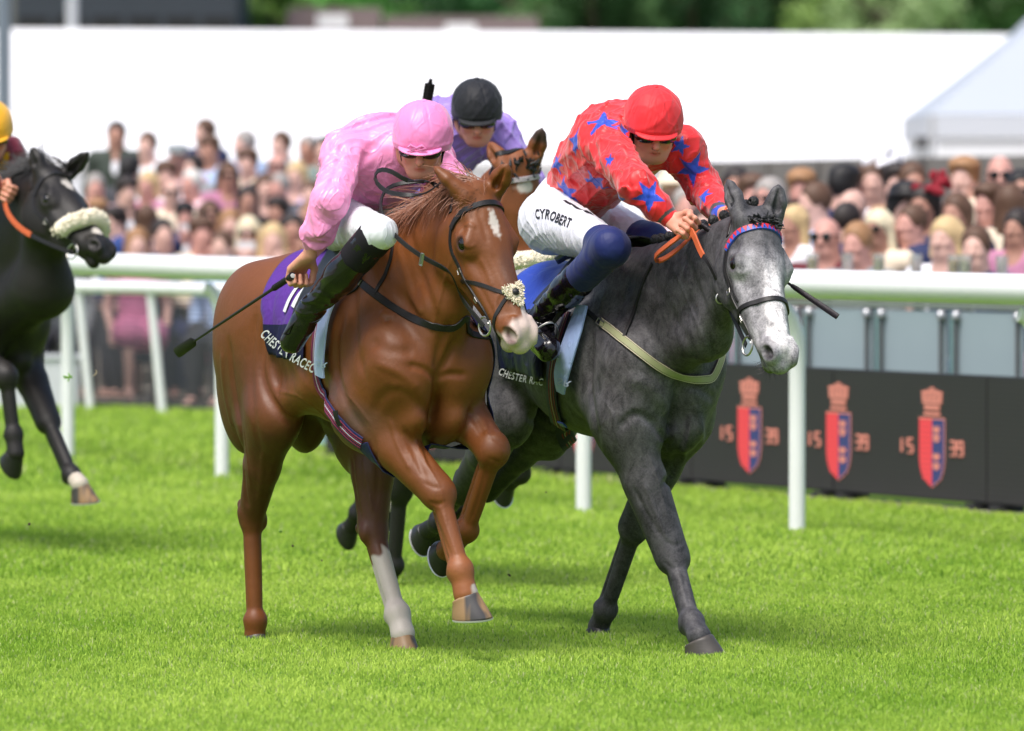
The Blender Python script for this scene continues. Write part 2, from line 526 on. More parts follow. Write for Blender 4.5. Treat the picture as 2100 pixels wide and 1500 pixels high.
# ground: one gently relieved sheet of turf reaching the horizon
def build_ground():
    o = mesh_obj('ground', [(-600, -20, -.004), (600, -20, -.004), (600, 900, -.004), (-600, 900, -.004)], [(0, 1, 2, 3)], M['turf'], smooth=False)
    tag(o, kind='structure')
    # bare strip in front of the advertising boards and the spectators' hard standing
    p = [ground(640, 938), ground(1475, 1010), ground(2200, 1078), ground(2600, 1110)]
    q = [ground(640, 925), ground(1475, 1000), ground(2200, 1058), ground(2600, 1090)]
    V = [(*a[:2], .004) for a in p] + [(*a[:2], .004) for a in q]
    o = mesh_obj('kerb_strip', V, [(i, i + 1, i + 5, i + 4) for i in range(3)], M['concrete'], smooth=False); tag(o, kind='structure')
    V = [(-30, 66, .008), (-4.7, 52.4, .008), (-1.3, 48.9, .008), (-1.2, 42.2, .008), (3.2, 35.5, .008), (12, 27, .008), (60, 27, .008), (60, 126, .008), (-60, 126, .008), (-60, 62, .008)]
    o = mesh_obj('pavement', V, [tuple(range(9))], M['concrete'], smooth=False); tag(o, kind='structure')
build_ground()

def build_grass():
    # many short blades, densest near the camera
    zones = [(19.2, 24, 330000, .022, .0022), (24, 28, 240000, .024, .0026), (28, 37, 210000, .030, .0040), (37, 55, 100000, .038, .007)]
    X0 = []; Y0 = []; H = []; W = []
    for y0, y1, cnt, h, w in zones:
        u = rng.random(cnt); y = np.sqrt(y0 ** 2 + (y1 ** 2 - y0 ** 2) * u)
        x = (rng.random(cnt) * 2 - 1) * (y * 1050 / F + .95)
        X0.append(x); Y0.append(y); H.append(np.full(cnt, h)); W.append(np.full(cnt, w))
    x = np.concatenate(X0); y = np.concatenate(Y0); h = np.concatenate(H); w = np.concatenate(W)
    # keep clear of the bare strip, boards and hard standing
    lim = np.interp(x, [-4.7, -1.35, -1.1, 1.175, 2.676], [52.2, 48.7, 41.5, 36.6, 33.6])
    keep = y < lim
    x, y, h, w = x[keep], y[keep], h[keep], w[keep]; n = len(x)
    # patchy height and colour
    def wave(x, y, s, seed):
        r = np.random.default_rng(seed); o = 0
        for i in range(7):
            a = r.random() * 6.28; f = s * (0.6 + r.random() * 1.4); o = o + np.sin((x * math.cos(a) * f + y * math.sin(a) * f * .55) + r.random() * 6.28)
        return o / 7 * 1.9
    big = wave(x, y, 1.6, 1); mid = wave(x, y, 7.0, 2); fine = wave(x, y, 30.0, 3)
    h = h * (0.8 + .22 * mid + .22 * fine + rng.normal(0, .22, n)).clip(.3, 1.7)
    ang = rng.random(n) * 6.283; lean = rng.normal(0, .45, n) + .12 * mid; la = rng.random(n) * 6.283 + .8 * big
    dx = np.cos(ang) * w; dy = np.sin(ang) * w
    lx = np.cos(la) * lean * h; ly = np.sin(la) * lean * h
    V = np.empty((n, 5, 3), np.float32)
    V[:, 0] = np.stack([x - dx, y - dy, np.full(n, -.003)], 1)
    V[:, 1] = np.stack([x + dx, y + dy, np.full(n, -.003)], 1)
    V[:, 2] = np.stack([x + dx * .8 + lx * .35, y + dy * .8 + ly * .35, h * .6], 1)
    V[:, 3] = np.stack([x - dx * .8 + lx * .35, y - dy * .8 + ly * .35, h * .6], 1)
    V[:, 4] = np.stack([x + lx, y + ly, h], 1)
    i = np.arange(n) * 5
    T = np.concatenate([np.stack([i, i + 1, i + 2], 1), np.stack([i, i + 2, i + 3], 1), np.stack([i + 3, i + 2, i + 4], 1)])
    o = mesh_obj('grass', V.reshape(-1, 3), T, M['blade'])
    c0 = np.array(lin((154, 192, 66))); c1 = np.array(lin((200, 226, 100))); c2 = np.array(lin((206, 212, 150))); c3 = np.array(lin((116, 158, 58)))
    t = (.5 + .28 * big + .22 * mid + .12 * fine + rng.normal(0, .16, n)).clip(0, 1)[:, None]
    c = c0 * (1 - t) + c1 * t
    far = np.clip((y - 24) / 10, 0, 1)[:, None]
    s = (rng.random(n) < .05)[:, None]; c = np.where(s, c2, c)
    s = (rng.random(n) < .10)[:, None]; c = np.where(s, c3, c)
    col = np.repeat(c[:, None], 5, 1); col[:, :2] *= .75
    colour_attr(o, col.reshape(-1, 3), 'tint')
    tag(o, kind='stuff'); o['label'] = 'short bright green turf of the racecourse'; o['category'] = 'grass'
build_grass()

# loose tufts and flying bits of turf kicked up by the horses
def _n(v): v = np.asarray(v, float); return v / (np.linalg.norm(v) + 1e-12)
def build_tufts():
    r = np.random.default_rng(3)
    bits = [((139, 774), 27.0, .05, 'green clump of turf flying in front of the left rail post'),
            ((192, 765), 27.0, .035, 'pale curled straw flying in front of the mesh fence')]
    for (px, py), Y, L, lab in bits:
        c = at(px, py, Y); m = MB()
        for k in range(9 if 'clump' in lab else 1):
            a = r.normal(0, 1, 3); a /= np.linalg.norm(a)
            if 'straw' in lab: a = np.array([.3, 0, 1])
            pts = [c + a * L * (t - .5) * .8 + np.array([.006 * math.sin(t * 3), 0, 0]) * (2 if 'straw' in lab else 1) for t in np.linspace(0, 1, 5)]
            m.tube(pts, [.0012, .002, .002, .0016, .0006], 4)
        o = m.build('turf_clump' if 'clump' in lab else 'straw', mat('flying_' + ('turf' if 'clump' in lab else 'straw'), lin((120, 170, 50)) if 'clump' in lab else lin((190, 175, 140)), .8))
        tag(o, lab, 'turf' if 'clump' in lab else 'straw')
    m0 = mat('dark_soil', lin((70, 60, 44)), .9); m1 = mat('torn_grass', lin((112, 150, 58)), .8)
    for k in range(0, 16, 2):
        px, py = [(560, 1040), (585, 985), (600, 1120), (640, 1075), (660, 1150), (690, 1010), (575, 1090), (545, 1130), (1120, 1010), (1075, 1120), (1045, 1180), (700, 1190), (620, 1020), (880, 1150), (60, 1075), (110, 1060)][k]
        c = at(px, py, 24.6 + r.random() * 1.5); m = MB(); R_ = .003 + .005 * r.random()
        A = [_n(r.normal(0, 1, 3)) for _ in range(3)]
        m.tube([c - A[0] * R_, c - A[0] * R_ * .3, c + A[0] * R_ * .6 + A[1] * R_ * .3, c + A[0] * R_ + A[1] * R_], [R_ * .3, R_ * .8, R_ * .6, R_ * .15], 6)
        tag(m.build('turf_clod', m0 if k % 3 else m1), 'tiny clod of turf thrown up by the hooves, hanging in the air', 'clod', 'clods of turf in the air behind the hooves')
build_tufts()

# running rail: white pipe carried on cranked posts
RAIL = [np.array([5.6, 24.4]), np.array([3.5, 28.2]), np.array([2.46, 30.2]), np.array([1.415, 32.16]), np.array([.377, 34.10]), np.array([-.66, 36.2]), np.array([-1.712, 38.26]), np.array([-2.81, 41.0]), np.array([-3.9, 43.6]), np.array([-6.2, 49.0])]
def build_rail():
    g = empty('running_rail', (RAIL[3][0], RAIL[3][1], 0), 0, 'long white plastic running rail on cranked posts beside the grass track', 'rail')
    off = np.array(g.location); m = MB()
    path = []
    for p in RAIL:
        path.append(np.array([p[0] - .10, p[1] - .05, 1.235]) - off)
    fine = []
    for i in range(len(path) - 1):
        for t in np.linspace(0, 1, 6)[:-1]: fine.append(path[i] * (1 - t) + path[i + 1] * t)
    fine.append(path[-1])
    # extruded rail: flattened oval with a lip beneath
    m.tube(fine, .072, 20, up=(0, 0, 1)); m.build('rail_pipe', M['rail'], g, True)
    for i, p in enumerate(RAIL[1:-1]):
        m = MB(); b = np.array([p[0], p[1], -.02])
        pts = [b, b + (0, 0, .5), b + (0, 0, .92)]
        for a in np.linspace(0, 1, 7)[1:]:
            pts.append(b + (-.10 * (1 - math.cos(a * 1.57)), -.03 * a, .92 + .22 * math.sin(a * 1.57)))
        pts = [q - off for q in pts]
        m.tube(pts, [.041, .041, .041] + [.041 - .004 * k / 6 for k in range(6)], 16)
        m.build('post', M['rail_post'], g, True)
build_rail()

# spectators' rail and mesh fence, far left
def build_far_rail():
    g0 = ground(-700, 800); base = [ground(-60, 833), ground(185, 840), ground(333, 846), ground(560, 862), ground(800, 880)]
    g = empty('crowd_rail', tuple(base[1]), 0, 'thin white rail with leaning posts in front of the mesh fence', 'rail')
    off = base[1]; m = MB()
    top = []
    for p in [base[0] + (base[0] - base[1]) * 1.5] + base:
        top.append(p + np.array([-.09, 0, .95]) - off)
    m.tube(top, .05, 12, up=(0, 0, 1)); m.build('rail_pipe', M['rail'], g, True)
    for p in base:
        m = MB(); m.tube([p - off, p + np.array([-.09, 0, .93]) - off], .033, 12); m.build('post', M['rail_post'], g, True)
    # mesh fence behind it
    a = ground(-120, 826) + np.array([0, .5, 0]); b = ground(1000, 872) + np.array([0, .5, 0])
    d = b - a; L = np.linalg.norm(d[:2]); rz = math.atan2(d[1], d[0])
    f = empty('mesh_fence', tuple(a), rz, 'dark wire mesh fence between the thin white rail and the spectators', 'fence')
    o = mesh_obj('mesh_panel', [(0, 0, .02), (L, 0, .02), (L, 0, .9), (0, 0, .9)], [(0, 1, 2, 3)], M['mesh'], f, False)
    m = MB(); m.box((L / 2, 0, .91), (L, .03, .03)); m.box((L / 2, 0, .02), (L, .03, .03)); m.build('frame', M['darksteel'], f)
    for i in range(6):
        m = MB(); m.tube([(L * i / 5, 0.03, 0), (L * i / 5, 0.03, .93)], .02, 8); m.build('post', M['darksteel'], f, True)
build_far_rail()

# advertising board: line of led modules with the racecourse crest
def crest(g, T, cx, nm):
    """crest centred at cx along the board; local x along board, -y towards the track"""
    y = -.052
    def poly(pts, name, m, dy=0.0):
        V = [(cx + p[0], y - dy, p[1]) for p in pts] + [(cx + p[0], y - dy + .004, p[1]) for p in pts]; n = len(pts)
        Fc = [tuple(range(n)), tuple(range(2 * n - 1, n - 1, -1))] + [(i, n + i, n + (i + 1) % n, (i + 1) % n) for i in range(n)]
        return mesh_obj(name, V, Fc, m, g, False)
    zt, zb = .475, .105; hw = .13
    L_, R_ = [], []
    for t in np.linspace(0, 1, 9):
        z = zt - (zt - zb) * t; w = hw if t < .55 else hw * math.sqrt(max(0, 1 - ((t - .55) / .45) ** 2.0)) 
        L_.append((-w, z)); R_.append((w, z))
    poly([(-.001, zt)] + L_ + [(-.001, zb)], 'shield_half', M['led_red'])
    poly([(.001, zt)] + [(.001, zb)] + R_[::-1], 'shield_half', M['led_blue'])
    m = MB()
    pts = [(x, z) for x, z in R_]
    for i in range(len(pts) - 1):
        a = np.array([cx + pts[i][0], y, pts[i][1]]); b = np.array([cx + pts[i + 1][0], y, pts[i + 1][1]]); m.tube([a, b], .003, 4)
    m.tube([(cx - hw, y, zt), (cx + hw, y, zt)], .004, 4)
    for zz in (.42, .375, .275, .225):          # wheatsheaves on the blue half
        m.box((cx + .05, y - .003, zz), (.06, .006, .028)); m.box((cx + .05, y - .003, zz - .019), (.03, .006, .012))
    m.build('shield_edge', M['led_orange'], g)
    m = MB()
    m.box((cx, y, .50), (.16, .006, .016))
    m.box((cx, y, .535), (.15, .006, .026)); m.box((cx, y, .562), (.19, .006, .016))
    for k, (dx, h) in enumerate([(-.086, .04), (-.043, .05), (0, .062), (.043, .05), (.086, .04)]):
        m.box((cx + dx, y, .57 + h / 2), (.026, .006, h)); m.box((cx + dx, y, .574 + h), (.036, .006, .012))
    m.build('crown', M['led_orange'], g)
    # the numerals 15 and 39 either side of the shield
    seg = {'1': 'bc', '5': 'afgcd', '3': 'abgcd', '9': 'abfgcd'}
    for ch, dx in (('1', -.335), ('5', -.225), ('3', .215), ('9', .290)):
        m = MB(); w, h, t = .046, .074, .012; z0 = .285
        S = {'a': ((0, h), (w, t)), 'g': ((0, h / 2), (w, t)), 'd': ((0, 0), (w, t)), 'f': ((-w / 2, h * .75), (t, h / 2)),
             'b': ((w / 2, h * .75), (t, h / 2)), 'c': ((w / 2, h * .25), (t, h / 2)), 'e': ((-w / 2, h * .25), (t, h / 2))}
        for q in seg[ch]:
            (ox, oz), (sx, sz) = S[q]; m.box((cx + dx + ox, y, z0 + oz), (sx, .006 + .001 * 'abcdefg'.index(q), sz))
        m.build('numeral', M['led_orange'], g)
def build_boards():
    a = ground(1475, 1004); b = ground(2100, 1056)
    d = (b - a)[:2]; d /= np.linalg.norm(d); rz = math.atan2(d[1], d[0])
    start = a[:2] - d * 5.6
    H = .715; W = .96; n = 9
    # module seams fall where the photo shows them: px 1703 and 2018
    def s_at(px):
        best = min(np.linspace(-2, 12, 2801), key=lambda s: abs(1050 + F * (start[0] + d[0] * s) / (start[1] + d[1] * s) - px)); return best
    s1, s2 = s_at(1703), s_at(2018); W = s2 - s1
    W = (s2 - s1)
    k0 = -int(s1 // W)
    crests = [s_at(p) for p in (1532, 1721, 1918, 2108)]
    step = (crests[3] - crests[0]) / 3
    words = ['at the far right', 'right of the tall post', 'behind the tall post', 'left of the tall post', 'behind the grey horse', 'beneath the grey horse', 'between the two horses', 'behind the chestnut horse', 'farthest left']
    for k in range(-1, 8):
        x0 = s1 - W * (k - 1); x1 = x0 + W
        if x0 + W < 1.4: break
        org = np.array([*(start + d * (x0 + .03) + np.array([-d[1], d[0]]) * .05), 0.0])
        g = empty('advertising_board', tuple(org), rz, 'black electronic advertising board ' + ['beyond the right edge', 'at the far right end of the row', 'with crests just right of the tall rail post', 'with the crest left of the tall rail post', 'half hidden by the grey horse', 'under the belly of the grey horse', 'between the two leading horses', 'behind the chestnut horse', 'at the left end of the row'][k + 1], 'advertising board', 'electronic boards along the track')
        m = MB(); m.box((W / 2, 0, .04 + (H - .04) / 2), (W - .008, .08, H - .04)); m.build('cabinet', M['board_frame'], g)
        o = MB(); o.box((W / 2, -.0435, .04 + (H - .045) / 2), (W - .014, .009, H - .06)); o.build('screen', M['led'], g)
        m = MB()
        for fx in (.12, W - .12):
            m = MB(); m.box((fx, 0, .02), (.1, .16, .036)); m.build('foot', M['board_frame'], g)
        for j in range(-6, 3):
            c = crests[0] + step * j
            if x0 <= c < x1:
                crest(g, None, c - x0, '')
    return
build_boards()

# frosted glass balustrade behind the boards
def build_glass():
    a = at(1475, 700, 38.6); b = at(2100, 700, 36.2)
    d = (b - a)[:2]; d /= np.linalg.norm(d); rz = math.atan2(d[1], d[0])
    A = a[:2]
    def s_at(px):
        return min(np.linspace(-12, 5, 3401), key=lambda s: abs(1050 + F * (A[0] + d[0] * s) / (A[1] + d[1] * s) - px))
    s1, s2 = s_at(1738 + 63), s_at(1953); W = s2 - s1
    for k in range(-2, 7):
        x0 = s1 - W * k
        org = np.array([*(A + d * x0), 0.0])
        if k < 4: lab = 'frosted glass balustrade panel, ' + ['first past the right edge', 'second beyond the right edge', 'right of centre between two steel posts near the right edge', 'right of the tall rail post', 'just left of the tall rail post', 'beside the grey horse muzzle'][k + 2] if k > -3 else ''
        names = ['cut by the right edge of the photo', 'second from the right edge', 'third from the right edge', 'directly right of the tall rail post', 'seen under the muzzle of the grey horse', 'beside the chest of the grey horse', 'behind the shoulder of the grey horse', 'behind the barrel of the grey horse', 'behind the blue saddle cloth, farthest left']
        lab = 'pale frosted glass balustrade panel ' + names[k + 2]
        g = empty('glass_panel', tuple(org), rz, lab, 'glass panel', 'frosted glass balustrade')
        m = MB(); m.box((W / 2, 0, .55), (W - .1, .012, .92)); m.build('pane', M['frost'], g)
        for fx in (.07, W - .07):
            m = MB(); m.tube([(fx, -.03, 0), (fx, -.03, .97)], .011, 8); m.build('post', M['darksteel'], g, True)
            m = MB(); m.lathe([(.012, 0), (.028, .008), (.03, .03), (.02, .05), (.006, .056)], (fx, -.03, .96), 12); m.build('knob', M['steel'], g, True)
        m = MB(); m.box((0, 0, .5), (.03, .02, 1.02)); m.build('divider', M['glassedge'], g)
        m = MB(); m.box((W / 2, .01, 1.04), (W, .05, .035)); m.build('top_bar', M['steel'], g)
build_glass()

# pale plinth seen low between the chestnut's hind legs
def build_plinth():
    p = at(640, 905, 43.2)
    m = MB(); m.box((p[0], p[1], .06), (.62, .5, .12)); m.box((p[0], p[1], .13), (.56, .44, .02))
    tag(m.build('plinth', mat('pale_blue_plastic', lin((150, 182, 188)), .5)), 'low pale blue plinth on the grass behind the chestnut horse hind legs', 'plinth')
    p = at(30, 800, 50.5)
    m = MB(); m.box((p[0] - .6, p[1], .19), (2.2, .3, .38)); m.box((p[0] - .6, p[1], .40), (2.24, .34, .03))
    tag(m.build('low_barrier', mat('white_barrier_plastic', lin((205, 207, 214)), .5)), 'low white barrier behind the legs of the black horse', 'barrier')
build_plinth()

def build_far():
    # long corrugated screen behind the right-hand spectators
    a = at(1420, 333, 64); b = at(2300, 314, 58)
    d = b - a; L = np.linalg.norm(d[:2]); rz = math.atan2(d[1], d[0])
    g = empty('screen_fence', (a[0], a[1], 0), rz, 'grey corrugated screen fence behind the spectators on the right', 'fence')
    m = MB(); h0, h1 = a[2], b[2]
    V = [(0, 0, 0), (L, 0, 0), (L, 0, h1), (0, 0, h0), (0, .05, 0), (L, .05, 0), (L, .05, h1), (0, .05, h0)]
    mesh_obj('fence_panel', V, [(0, 1, 2, 3), (5, 4, 7, 6), (3, 2, 6, 7), (0, 4, 5, 1), (1, 5, 6, 2), (0, 3, 7, 4)], M['corr'], g, False)
    for i in range(8):
        m = MB(); x = L * (i + .5) / 8; m.box((x, -.04, (h0 + (h1 - h0) * x / L) / 2), (.09, .06, h0 + (h1 - h0) * x / L)); m.build('post', M['corr'], g)
    # long white marquee
    YR, YE = 134.0, 124.0
    xl, xr = at(-420, 100, YE)[0], at(2400, 100, YE)[0] + 8
    zr = at(1000, 70, YR)[2]; ze = at(500, 332, YE)[2]
    g = empty('marquee', (xl, YE, 0), 0, 'long white marquee with a plain bright roof filling the background', 'marquee')
    W = xr - xl; tl = .10   # the ridge falls slightly to the right as in the photo
    ys = np.linspace(0, 1, 9); xs = np.linspace(0, 1, 61); V = []
    for j, v in enumerate(ys):
        for i, u in enumerate(xs):
            bow = .06 * math.cos(u * 60 * math.pi / 3)
            V.append((u * W, v * (YR - YE), ze + (zr + .12 - tl * u * 2 - ze) * v - (.10 + bow * .3) * math.sin(v * math.pi) ))
    nx = len(xs); Fc = [(j * nx + i, j * nx + i + 1, (j + 1) * nx + i + 1, (j + 1) * nx + i) for j in range(8) for i in range(nx - 1)]
    mesh_obj('roof', V, Fc, M['tent'], g)
    V2 = [(x, 2 * (YR - YE) - y, z) for x, y, z in V]
    mesh_obj('roof', V2, [f[::-1] for f in Fc], M['tent'], g)
    m = MB(); m.box((W / 2, .15, ze / 2), (W, .06, ze)); m.build('wall', M['tent_wall'], g)
    m = MB(); m.add([(0, .1, 0), (0, 2 * (YR - YE) - .1, 0), (0, 2 * (YR - YE) - .1, ze), (0, YR - YE, zr), (0, .1, ze)], [(0, 1, 2, 3, 4)]); m.build('gable', M['tent_wall'], g)
    m = MB(); m.box((W / 2, -.02, ze - .03), (W, .12, .09)); m.build('gutter', M['tent_wall'], g)
    for i in range(24):
        x = W * (i + .5) / 24
        m = MB(); m.box((x, .09, ze * .52), (W / 24 * .62, .05, ze * .5)); m.build('window', M['tent_window'], g)
    # pagoda tent at the right
    YP = 92.0; e = at(1902, 236, YP); cx = e[0] + 3.1; ez = e[2]
    g = empty('pagoda_tent', (cx, YP + 3, 0), 0, 'pale grey peaked tent with a concave roof at the right edge', 'tent')
    V = []; prof = [(3.1, 0.0), (2.7, .32), (2.2, .72), (1.6, 1.22), (1.0, 1.85), (.5, 2.6), (.12, 3.5), (.03, 3.9)]
    for r, z in prof:
        for a_, b_ in ((-1, -1), (1, -1), (1, 1), (-1, 1)): V.append((a_ * r, b_ * r, ez + z))
    Fc = [(i * 4 + k, i * 4 + (k + 1) % 4, (i + 1) * 4 + (k + 1) % 4, (i + 1) * 4 + k) for i in range(len(prof) - 1) for k in range(4)]
    mesh_obj('roof', V, Fc, M['tent_grey'], g, False)
    m = MB()
    for s1 in (-1, 1): m.box((0, s1 * 3.08, ez - .16), (6.16, .03, .34)); m.box((s1 * 3.08, 0, ez - .16), (.03, 6.1, .34))
    m.build('valance', M['tent_val'], g)
    m = MB(); m.box((0, -3.0, ez / 2), (5.9, .04, ez)); m.box((-3.0, 0, ez / 2), (.04, 5.9, ez)); m.build('wall', M['tent_wall'], g)
    for i in range(5):
        m = MB(); m.box((-2.4 + i * 1.2, -3.04, ez * .62), (.95, .03, .8)); m.build('window', M['tent_window'], g)
    for a_ in (-1, 1):
        m = MB(); m.tube([(a_ * 3.03, -3.06, 0), (a_ * 3.03, -3.06, ez)], .05, 8); m.build('leg', M['pole'], g, True)
    # little floodlight on a post by the pagoda
    p = at(1890, 292, 70)
    g = empty('floodlight', (p[0], p[1], 0), 0, 'small black floodlight on a pale post left of the peaked tent', 'floodlight')
    m = MB(); m.tube([(0, 0, 0), (0, 0, p[2] - .05)], .025, 8); m.build('post', M['pole'], g, True)
    m = MB(); m.box((0, -.02, p[2]), (.12, .1, .1)); m.box((0, -.08, p[2]), (.14, .02, .12)); m.build('lamp_head', M['darksteel'], g)
    # grey pole, far left
    p = at(8, 200, 75)
    g = empty('steel_column', (p[0], p[1], 0), 0, 'thick grey steel column at the left edge', 'column')
    m = MB(); m.tube([(0, 0, 0), (0, 0, 7)], .085, 16); m.build('shaft', M['galv'], g, True)
    m = MB(); m.lathe([(.16, 0), (.16, .03), (.09, .04), (.09, .2)], (0, 0, 0), 16); m.build('base_plate', M['galv'], g)
    p = at(148, 30, 140)
    g = empty('lamp_column', (p[0], p[1], 0), 0, 'pale lamp column rising behind the marquee in front of the dark building', 'column')
    m = MB(); m.tube([(0, 0, 0), (0, 0, 12)], [.13, .10], 12); m.build('shaft', M['pole'], g, True)
    # dark building at the left and brown buildings in the middle, beyond the marquee
    p0 = at(30, 60, 156); p1 = at(485, 60, 156)
    g = empty('dark_building', (p0[0], 156, 0), 0, 'dark slate clad building above the left end of the marquee', 'building')
    w = p1[0] - p0[0]
    m = MB(); m.box((w / 2, 4, 5), (w, 8, 10)); m.build('wall', M['slate_wall'], g)
    m = MB(); m.box((w / 2, 4, 10.1), (w + .4, 8.4, .25)); m.build('roof', M['darksteel'], g)
    for i in range(6):
        m = MB(); m.box((w * (i + .5) / 6, -.03, 5.6), (w / 6 * .8, .06, .5)); m.build('window', M['blackglass'], g)
    for (px0, px1, py, lab) in ((600, 760, 26, 'long brown brick house left of the trees above the marquee'), (800, 1088, 44, 'low brown brick terrace above the middle of the marquee')):
        p0 = at(px0, py, 158); p1 = at(px1, py, 158); w = p1[0] - p0[0]; h = p0[2] - .7
        g = empty('brick_building', (p0[0], 158, 0), 0, lab, 'building')
        m = MB(); m.box((w / 2, 3, h / 2), (w, 6, h)); m.build('wall', M['brick'], g)
        m = MB(); V = [(-.2, -.3, h), (w + .2, -.3, h), (w + .2, 6.3, h), (-.2, 6.3, h), (-.2, 3, h + .9), (w + .2, 3, h + .9)]
        mesh_obj('roof', V, [(0, 1, 5, 4), (2, 3, 4, 5), (0, 4, 3), (1, 2, 5)], mat('roof_tiles_%d' % px0, lin((96, 82, 78)), .8, .2, 2), g, False)
        m = MB(); m.box((w * .5, 1.0, h + .5), (.75, .5, .34)); m.build('car_stand_in', M['van'], g)  # plain white box on the roof, added in place of a distant white car
        for i in range(4):
            m = MB(); m.box((w * (i + .5) / 4, -.02, h - .9), (.5, .05, .5)); m.build('window', M['blackglass'], g)
    # a raised bank carries the far road, trees and houses
    V = []; nx, ny = 60, 8
    for j in range(ny):
        for i in range(nx):
            x = -60 + 120 * i / (nx - 1); y = 150 + 320 * (j / (ny - 1)) ** 1.5
            V.append((x, y, -.5 + 5.0 * min(1, j / 2.0) + .9 * max(0, j - 2) + .35 * math.sin(x * .3 + j)))
    o = mesh_obj('hill', V, [(j * nx + i, j * nx + i + 1, (j + 1) * nx + i + 1, (j + 1) * nx + i) for j in range(ny - 1) for i in range(nx - 1)], M['turf']); tag(o, kind='structure')
build_far()

def tree(px, Y, h, w, tint, lab, seed, zb=3.0, leaves=5200, name='broadleaf_tree'):
    r = np.random.default_rng(seed); p = at(px, 389, Y)
    g = empty(name, (p[0], Y, zb), 0, lab, 'tree', 'trees beyond the marquee')
    m = MB(); m.tube([(0, 0, -1.0), (.05, 0, h * .35), (-.05, .05, h * .75)], [.22, .16, .06], 8)
    for k in range(6):
        a = r.random() * 6.28; z = h * (.25 + .08 * k); m.tube([(0, 0, z), (math.cos(a) * w * .22, math.sin(a) * w * .22, z + h * .12), (math.cos(a) * w * .4, math.sin(a) * w * .4, z + h * .2)], [.09, .06, .02], 6)
    m.build('trunk', M['bark'], g, True)
    # crown: clumps of leaves on many lobes
    nl = 34; C_ = []
    for k in range(nl):
        a = r.random() * 6.28; rr = math.sqrt(r.random()) * .42; z = r.random()
        sc = math.sin(math.pi * (0.12 + .8 * z)) ** .6
        C_.append((math.cos(a) * rr * w * sc, math.sin(a) * rr * w * sc, h * (.12 + .84 * z), w * (.11 + .1 * r.random()), r.random()))
    C_ = np.array(C_); ci = r.integers(0, nl, leaves); c = C_[ci]
    d = r.normal(0, 1, (leaves, 3)); d /= np.linalg.norm(d, axis=1, keepdims=True)
    pos = c[:, :3] + d * (c[:, 3] * (r.random(leaves) ** .4))[:, None]
    s = .06 + .09 * r.random(leaves); u = r.normal(0, 1, (leaves, 3)); u /= np.linalg.norm(u, axis=1, keepdims=True)
    v = np.cross(u, d); v /= np.linalg.norm(v, axis=1, keepdims=True) + 1e-9
    V = np.stack([pos - u * s[:, None], pos - v * s[:, None] * .6, pos + u * s[:, None], pos + v * s[:, None] * .6], 1)
    o = mesh_obj('crown', V.reshape(-1, 3), np.arange(leaves * 4).reshape(-1, 4), M['leaf'], g, False)
    t = np.array(lin(tint))[None] * (1.35 + .9 * c[:, 4] + r.normal(0, .12, leaves)).clip(.5, 3.0)[:, None]
    colour_attr(o, np.repeat(t, 4, 0), 'tint')
def build_trees():
    T = [(500, 168, 4.2, 3.0, (96, 120, 62), 'pale olive tree beside the dark building'),
         (560, 166, 4.0, 3.2, (76, 104, 50), 'mid green bushy tree right of the dark building'),
         (700, 182, 5.6, 4.2, (92, 140, 70), 'bright green tree behind the left brick house'),
         (790, 184, 5.6, 4.0, (100, 150, 72), 'bright green tree between the two brick buildings'),
         (925, 178, 5.2, 4.4, (44, 78, 44), 'dark green tree behind the low brick terrace'),
         (1010, 180, 5.2, 3.6, (60, 84, 52), 'grey green tree at the right end of the brick terrace'),
         (1130, 172, 5.4, 4.0, (88, 122, 74), 'light green tree right of the brick terrace'),
         (1215, 170, 5.4, 3.8, (54, 80, 48), 'dark green tree above the black helmet side of the marquee'),
         (1320, 172, 5.4, 4.2, (72, 102, 62), 'mid green tree above the red helmet'),
         (1420, 170, 5.4, 4.0, (50, 78, 48), 'dark green tree right of the one above the red helmet'),
         (1530, 172, 5.4, 4.4, (78, 106, 66), 'mid green tree above the ears of the grey horse'),
         (1640, 170, 5.4, 4.0, (48, 76, 48), 'very dark green tree right of the grey horse ears'),
         (1740, 166, 5.0, 4.0, (100, 122, 66), 'yellow green tree left of the pale one'),
         (1830, 164, 4.8, 3.8, (124, 142, 100), 'pale green tree near the peaked tent'),
         (1930, 172, 5.4, 4.2, (82, 108, 64), 'fresh green tree behind the peaked tent slope'),
         (2040, 170, 5.4, 4.2, (58, 88, 46), 'dark green tree at the right edge')]
    for i, (px, Y, h, w, t, lab) in enumerate(T): tree(px, Y, h, w, t, lab, 100 + i, 3.2)
    k = 0
    for i in range(4, 13):       # a second row behind closes the gaps
        px = 560 + i * 130
        tree(px, 192, 7.2, 6.0, (60 + 14 * (i % 3), 90 + 12 * (i % 3), 52), 'tall green tree in the back row, standing behind ' + ['the left brick house', 'the bright green tree', 'the gap between brick buildings', 'the low brick terrace', 'the grey green tree', 'the light green tree', 'the dark green tree', 'the tree above the red helmet', 'the tree right of the red helmet', 'the tree above the grey horse', 'the yellow green tree', 'the pale green tree', 'the tree at the right edge'][i], 300 + i, 4.0, 4200)
build_trees()
